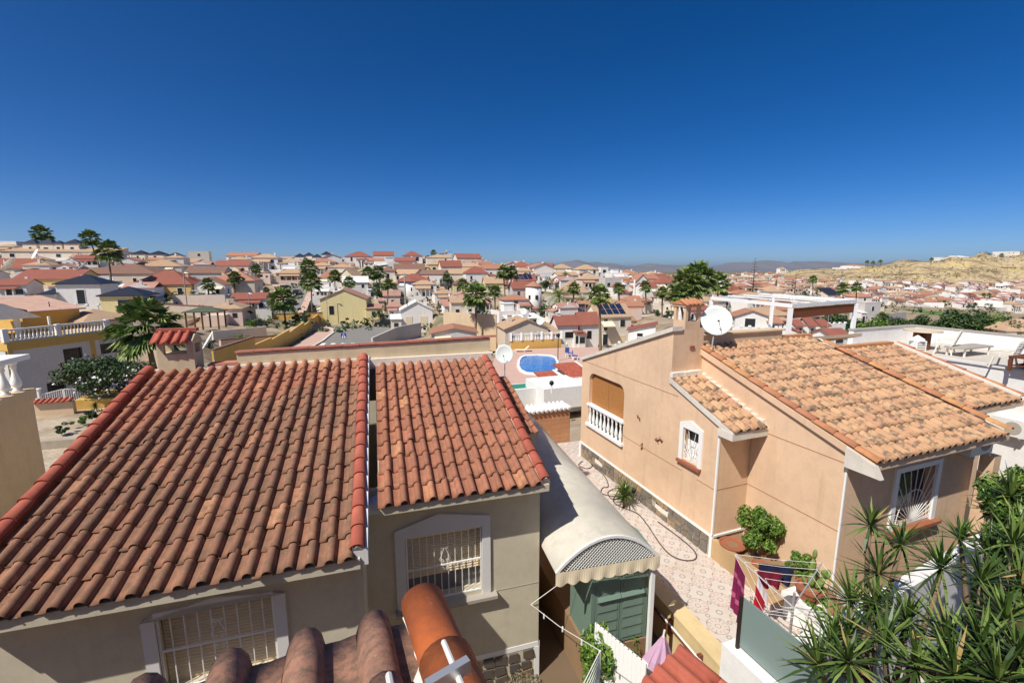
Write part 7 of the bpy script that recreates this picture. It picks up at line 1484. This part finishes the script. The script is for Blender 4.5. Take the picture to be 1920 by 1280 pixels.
# ================================================================== valley houses, far town
fm = []
for k, (rc, wc, w_, d_, h_) in enumerate((('R', 'w', 8, 7, 3.2), ('O', 'c', 10, 7, 3.0), ('P', 'w', 7.5, 7, 4.4), ('T', 'p', 10, 7, 3.2), ('O', 'w', 8, 8, 3.4), ('T', 'w', 9, 7, 5.2), ('B', 'c', 8, 6, 3.0), ('W', 'w', 8, 7, 3.4))):
    r2 = random.Random(40 + k); W_, R_, G_ = MB(), MB(), MB()
    W_.box(-w_ / 2, w_ / 2, 0, d_, -3, h_)
    if rc == 'W': W_.box(-w_ / 2, w_ / 2, 0, .2, h_, h_ + .7); W_.box(-w_ / 2, -w_ / 2 + .2, .2, d_, h_, h_ + .7); W_.box(w_ / 2 - .2, w_ / 2, .2, d_, h_, h_ + .7); W_.box(-1.4, 1.4, d_ - 3, d_ - .3, h_, h_ + 2.2); R_.box(-1.6, 1.6, d_ - 3.2, d_ - .1, h_ + 2.2, h_ + 2.35)
    else: roof_mesh(R_, ('gab', 'hip', 'gabf', 'hip', 'gab', 'hip', 'shed')[k], w_, d_, h_, 1.5, .3)
    if k in (0, 2, 4): W_.add([(s_ * w_ / 2, y_, z_) for s_ in (1,) for y_, z_ in ((0, h_), (d_, h_), (d_ / 2, h_ + 1.3))], [(0, 1, 2)]); W_.add([(-w_ / 2, y_, z_) for y_, z_ in ((0, h_), (d_, h_), (d_ / 2, h_ + 1.3))], [(2, 1, 0)]); W_.add([(-w_ / 2, 0, h_), (w_ / 2, 0, h_), (0, 0, h_ + 1.3)], [(0, 1, 2)]) if k == 2 else None
    sg = 1 if k % 2 else -1; xa, xb = sorted((sg * (w_ / 2 - .2), sg * (w_ / 2 + 3))); hw_ = h_ * .62; W_.box(xa, xb, -.8, d_ * .6, -3, hw_)
    if k % 3 == 0: W_.box(xa, xb, -.8, -.6, hw_, hw_ + .7)
    else: R_.prism([(-1.1, hw_), (-1.1, hw_ + .1), (d_ * .6, hw_ + .9), (d_ * .6, hw_ + .7)], 'x', xa - .2, xb + .2)
    for i in range(4):                                 # porch posts and roof
        x = -sg * w_ * .05 - w_ * .3 + i * w_ * .18; W_.box(x - .12, x + .12, -2.0, -1.76, -3, h_ * .68)
    R_.prism([(-2.2, h_ * .68), (-2.2, h_ * .68 + .12), (-.02, h_ * .9), (-.02, h_ * .9 - .12)], 'x', -sg * w_ * .05 - w_ * .34, -sg * w_ * .05 + w_ * .3)
    W_.box(-w_ * .7, w_ * .7, -4.2, -4.0, -3, .8); W_.box(w_ * .28, w_ * .28 + .6, d_ * .5, d_ * .5 + .6, h_, h_ + 2.0)
    for i in range(3):
        if r2.random() < .8: x = -w_ / 2 + w_ * (i + .5) / 3 + r2.uniform(-.4, .4); ww = r2.choice((.4, .55, .7)); G_.box(x - ww, x + ww, -.06, -.01, r2.choice((.2, .9)), 2.1)
        if h_ > 4: G_.box(x - .5, x + .5, -.06, -.01, 3.3, 4.4)
    G_.box((xa + xb) / 2 - .5, (xa + xb) / 2 + .5, -.86, -.81, .7, hw_ * .8); G_.box(sg * w_ / 2 - .03, sg * w_ / 2 + .06, d_ * .7, d_ * .7 + 1, 1, 2.1)
    m = MB(); m.add(W_.v, W_.f); nw = len(m.f); m.add(R_.v, R_.f); nr_ = len(m.f); m.add(G_.v, G_.f)
    me = m.mesh('far_house'); me.materials.append(WC[wc]); me.materials.append(RC[rc]); me.materials.append(M_GLASS)
    for i, p in enumerate(me.polygons): p.material_index = 0 if i < nw else 1 if i < nr_ else 2
    fm.append(me)
rn = random.Random(17)
def far_house(x, y, label, group):
    o = bpy.data.objects.new('far_house', rn.choice(fm)); COL.objects.link(o); o.location = (x, y, tz(x, y) + .1); o.rotation_euler = (0, 0, R(rn.choice((8, 14, 20, -70)))); s = rn.uniform(.8, 1.15); o.scale = (s, s, s); tag(o, label, 'house', group)
def sprinkle(n, hx, hy, label, group, gap):
    c = 0; tr_ = 0
    while c < n and tr_ < n * 30:
        tr_ += 1; px = rn.uniform(*hx); Y = math.exp(rn.uniform(math.log(hy[0]), math.log(hy[1]))); X_ = (px - 960) / 851 * Y
        if any(abs(X_ - a) < gap and abs(Y - b) < gap * .8 for a, b in placed): continue
        placed.append((X_, Y)); far_house(X_, Y, label, group); c += 1
sprinkle(110, (1610, 1990), (300, 420), 'small pale house with reddish roof in the valley below the yellow hill', 'valley houses below the hill', 12.5)
sprinkle(40, (1400, 1620), (230, 470), 'small distant house between the tiered pines and the yellow bank', 'distant houses by the pines', 14)
sprinkle(60, (1180, 1480), (420, 1000), 'tiny distant house on the plain right of the hill town', 'distant houses on the plain', 18)
sprinkle(26, (1180, 1330), (160, 330), 'distant red roofed house left of the fan palm cluster', 'distant houses left of the fan palms', 15)
sprinkle(34, (420, 1180), (175, 240), 'hillside house half hidden among the crest villas', 'half hidden hillside houses', 11)
def sprinkle2(n, hx, hy, label, group, gap, sc):
    c = tr_ = 0
    while c < n and tr_ < n * 60:
        tr_ += 1; px = rn.uniform(*hx); Y = math.exp(rn.uniform(math.log(hy[0]), math.log(hy[1]))); X_ = (px - 960) / 851 * Y
        if any(abs(X_ - a) < gap and abs(Y + 2 - b) < gap for a, b in placed): continue
        if 470 < px < 760 and Y < 112 or 470 < px < 600 and Y < 165 or 880 < px < 1100 and Y < 66: continue
        placed.append((X_, Y)); far_house(X_, Y, label, group); COL.objects[-1].scale = [k * sc for k in COL.objects[-1].scale]; c += 1
sprinkle2(60, (-60, 480), (78, 190), 'hillside house filling a gap on the left slope', 'left slope houses', 9.5, .72)
sprinkle2(110, (560, 1190), (80, 200), 'hillside house filling a gap in the town centre', 'town centre houses', 8.5, .7)
sprinkle2(16, (1190, 1480), (70, 160), 'low house in the hollow behind the peach roof', 'hollow houses', 9, .7)
for i in range(70):                                     # pale garden walls between the plots
    px = rn.uniform(100, 1180); Y = rn.uniform(78, 190)
    if 470 < px < 760 and Y < 165 or 880 < px < 1100 and Y < 66: continue
    X_ = (px - 960) / 851 * Y; a = R(rn.choice((14, 14, -76))); L_ = rn.uniform(4, 9); q = (X_ + L_ * math.cos(a), Y + L_ * math.sin(a)); z = min(tz(X_, Y), tz(*q)); m = MB(); m.box(0, L_, 0, .25, -1, 1.6 + abs(tz(X_, Y) - tz(*q))); o = m.build('plot_wall', WC[rn.choice('wwcgpo')], None, loc=(X_, Y, z), rz=a); tag(o, 'pale garden wall between plots on the hillside', 'wall', 'plot walls on the hillside')
def ordn(k): return '%d%s' % (k, 'th' if 10 <= k % 100 <= 20 else {1: 'st', 2: 'nd', 3: 'rd'}.get(k % 10, 'th'))
KIND = ['white house, red gabled roof', 'cream house, orange hipped roof', 'tall white house, pink gable', 'pinkish house, tan hipped roof', 'white house, orange gabled roof', 'two storey white house, tan roof', 'cream house, sloping brown roof', 'white house, flat roof']
WH = {'valley houses below the hill': 'in the valley', 'distant houses by the pines': 'by the pines', 'distant houses on the plain': 'on the far plain', 'distant houses left of the fan palms': 'left of the fan palms', 'half hidden hillside houses': 'near the crest', 'left slope houses': 'on the left slope', 'town centre houses': 'in the town centre', 'hollow houses': 'behind the peach roof'}
grp = {}
for o in COL.objects:
    if o.name.startswith('far_house') and o.get('group'): grp.setdefault((o['group'], fm.index(o.data)), []).append(o)
    elif o.name.startswith('plot_wall'): grp.setdefault(('plot', o.data.materials[0].name), []).append(o)
for (g_, k), L_ in grp.items():
    L_.sort(key=lambda o: o.location.x / o.location.y)
    for i, o in enumerate(L_):
        if g_ == 'plot': o['label'] = k.replace('far_', '').replace('_wall', '').replace('_stucco', '').replace('_', ' ') + ' garden wall, ' + ordn(i + 1) + ' of its colour from left'
        else: o['label'] = KIND[k] + ', ' + ordn(i + 1) + ' from left ' + WH[g_]
# garden planting inside the ochre wall
for i, (x, y, Y) in enumerate(((440, 660, 50), (470, 648, 54), (500, 640, 60), (520, 628, 66), (560, 618, 74), (455, 630, 60), (430, 640, 54), (485, 625, 68), (410, 655, 47), (425, 622, 62), (540, 605, 84), (465, 612, 72), (395, 640, 52), (515, 650, 56))):
    q = aty(x, y, Y); q.z = tz(q.x, q.y); s_ = thing('garden_shrub', ordn(i + 1) + ' listed low shrub'.replace(' listed', '') + ' among the planting inside the ochre garden wall', 'shrub', q, 0, 'planting inside the ochre wall'); m = MB(); k_ = .7 + .16 * (i * 7 % 6); leaf_cloud(m, 620, (0, 0, .6 * k_), (1.1 * k_, k_, .75 * k_), .2, 300 + i, .5, 9, 1.8); m.build('foliage', M_LEAF if i % 2 else M_LEAF_D, s_); MB().tube([(0, 0, -.3), (0, 0, .5)], .04, 5).build('stem', M_BARK, s_)
# scrub on the hill and tree belts on the plain
def scatter(name, label, cat, pts, size, mat, per, seed):
    m = MB(); r_ = random.Random(seed)
    for (x, y, z, s) in pts: leaf_cloud(m, per, (x, y, z + s * .4), (s, s, s * .75), s * size, r_.randint(0, 10 ** 6), .5, 0, 1.4)
    o = m.build(name, mat); tag(o, label, cat, None, 'stuff'); return o
pts = []; r_ = random.Random(5)
for i in range(2400):
    Y = r_.uniform(425, 660); px = r_.uniform(1560, 2050); X_ = (px - 960) / 851 * Y; pts.append((X_, Y))
zz = TZ([p[0] for p in pts], [p[1] for p in pts]); scatter('hill_scrub', 'low dark scrub scattered over the yellow hill', 'scrub', [(p[0], p[1], z, r_.uniform(.4, 1.8)) for p, z in zip(pts, zz)], .7, leaf_mat('dry_scrub', rgb(84, 80, 54), rgb(112, 104, 72), rgb(140, 126, 90)), 8, 6)
pts = []
for i in range(420):
    Y = r_.uniform(150, 420); px = r_.uniform(1180, 2000); pts.append(((px - 960) / 851 * Y, Y))
for i in range(420):
    Y = math.exp(r_.uniform(math.log(420), math.log(1500))); px = r_.uniform(1150, 1640); pts.append(((px - 960) / 851 * Y, Y))
for i in range(700):
    Y = r_.uniform(80, 240); px = r_.uniform(200, 1180); pts.append(((px - 960) / 851 * Y, Y))
zz = TZ([p[0] for p in pts], [p[1] for p in pts]); scatter('garden_greenery', 'small garden trees and bushes scattered between the distant houses', 'greenery', [(p[0], p[1], z, r_.uniform(.8, 2.0)) for p, z in zip(pts, zz)], .6, M_LEAF_D, 16, 7)
# golf green
q = [gp(1695, 577, 1), gp(1770, 582, 1)]; m = MB(); vs = []; nx, ny = 10, 6
for j in range(ny + 1):
    for i in range(nx + 1): Y = 190 + 70 * j / ny; px = 1690 + 115 * i / nx; x = (px - 960) / 851 * Y; vs.append((x, Y, tz(x, Y) + .25))
m.add(vs, [(j * (nx + 1) + i, j * (nx + 1) + i + 1, (j + 1) * (nx + 1) + i + 1, (j + 1) * (nx + 1) + i) for j in range(ny) for i in range(nx)]); structure(m.build('golf_green', plain('mown_grass', rgb(92, 122, 52), .95, .15, .1)))
# ================================================================== haze
m = MB(); m.box(-69000, 69000, -2900, 60000, -50.5, 300)
hz = m.build('haze', None); hz['kind'] = 'stuff'; hm = bpy.data.materials.new('haze_air'); hm.use_nodes = True; hm.node_tree.nodes.clear(); ho = hm.node_tree.nodes.new('ShaderNodeOutputMaterial'); hv = hm.node_tree.nodes.new('ShaderNodeVolumePrincipled'); hv.inputs['Color'].default_value = (.7, .86, 1.0, 1); hv.inputs['Density'].default_value = 2.4e-5; hv.inputs['Anisotropy'].default_value = .3
hm.node_tree.links.new(hv.outputs[0], ho.inputs['Volume']); hz.data.materials.append(hm)
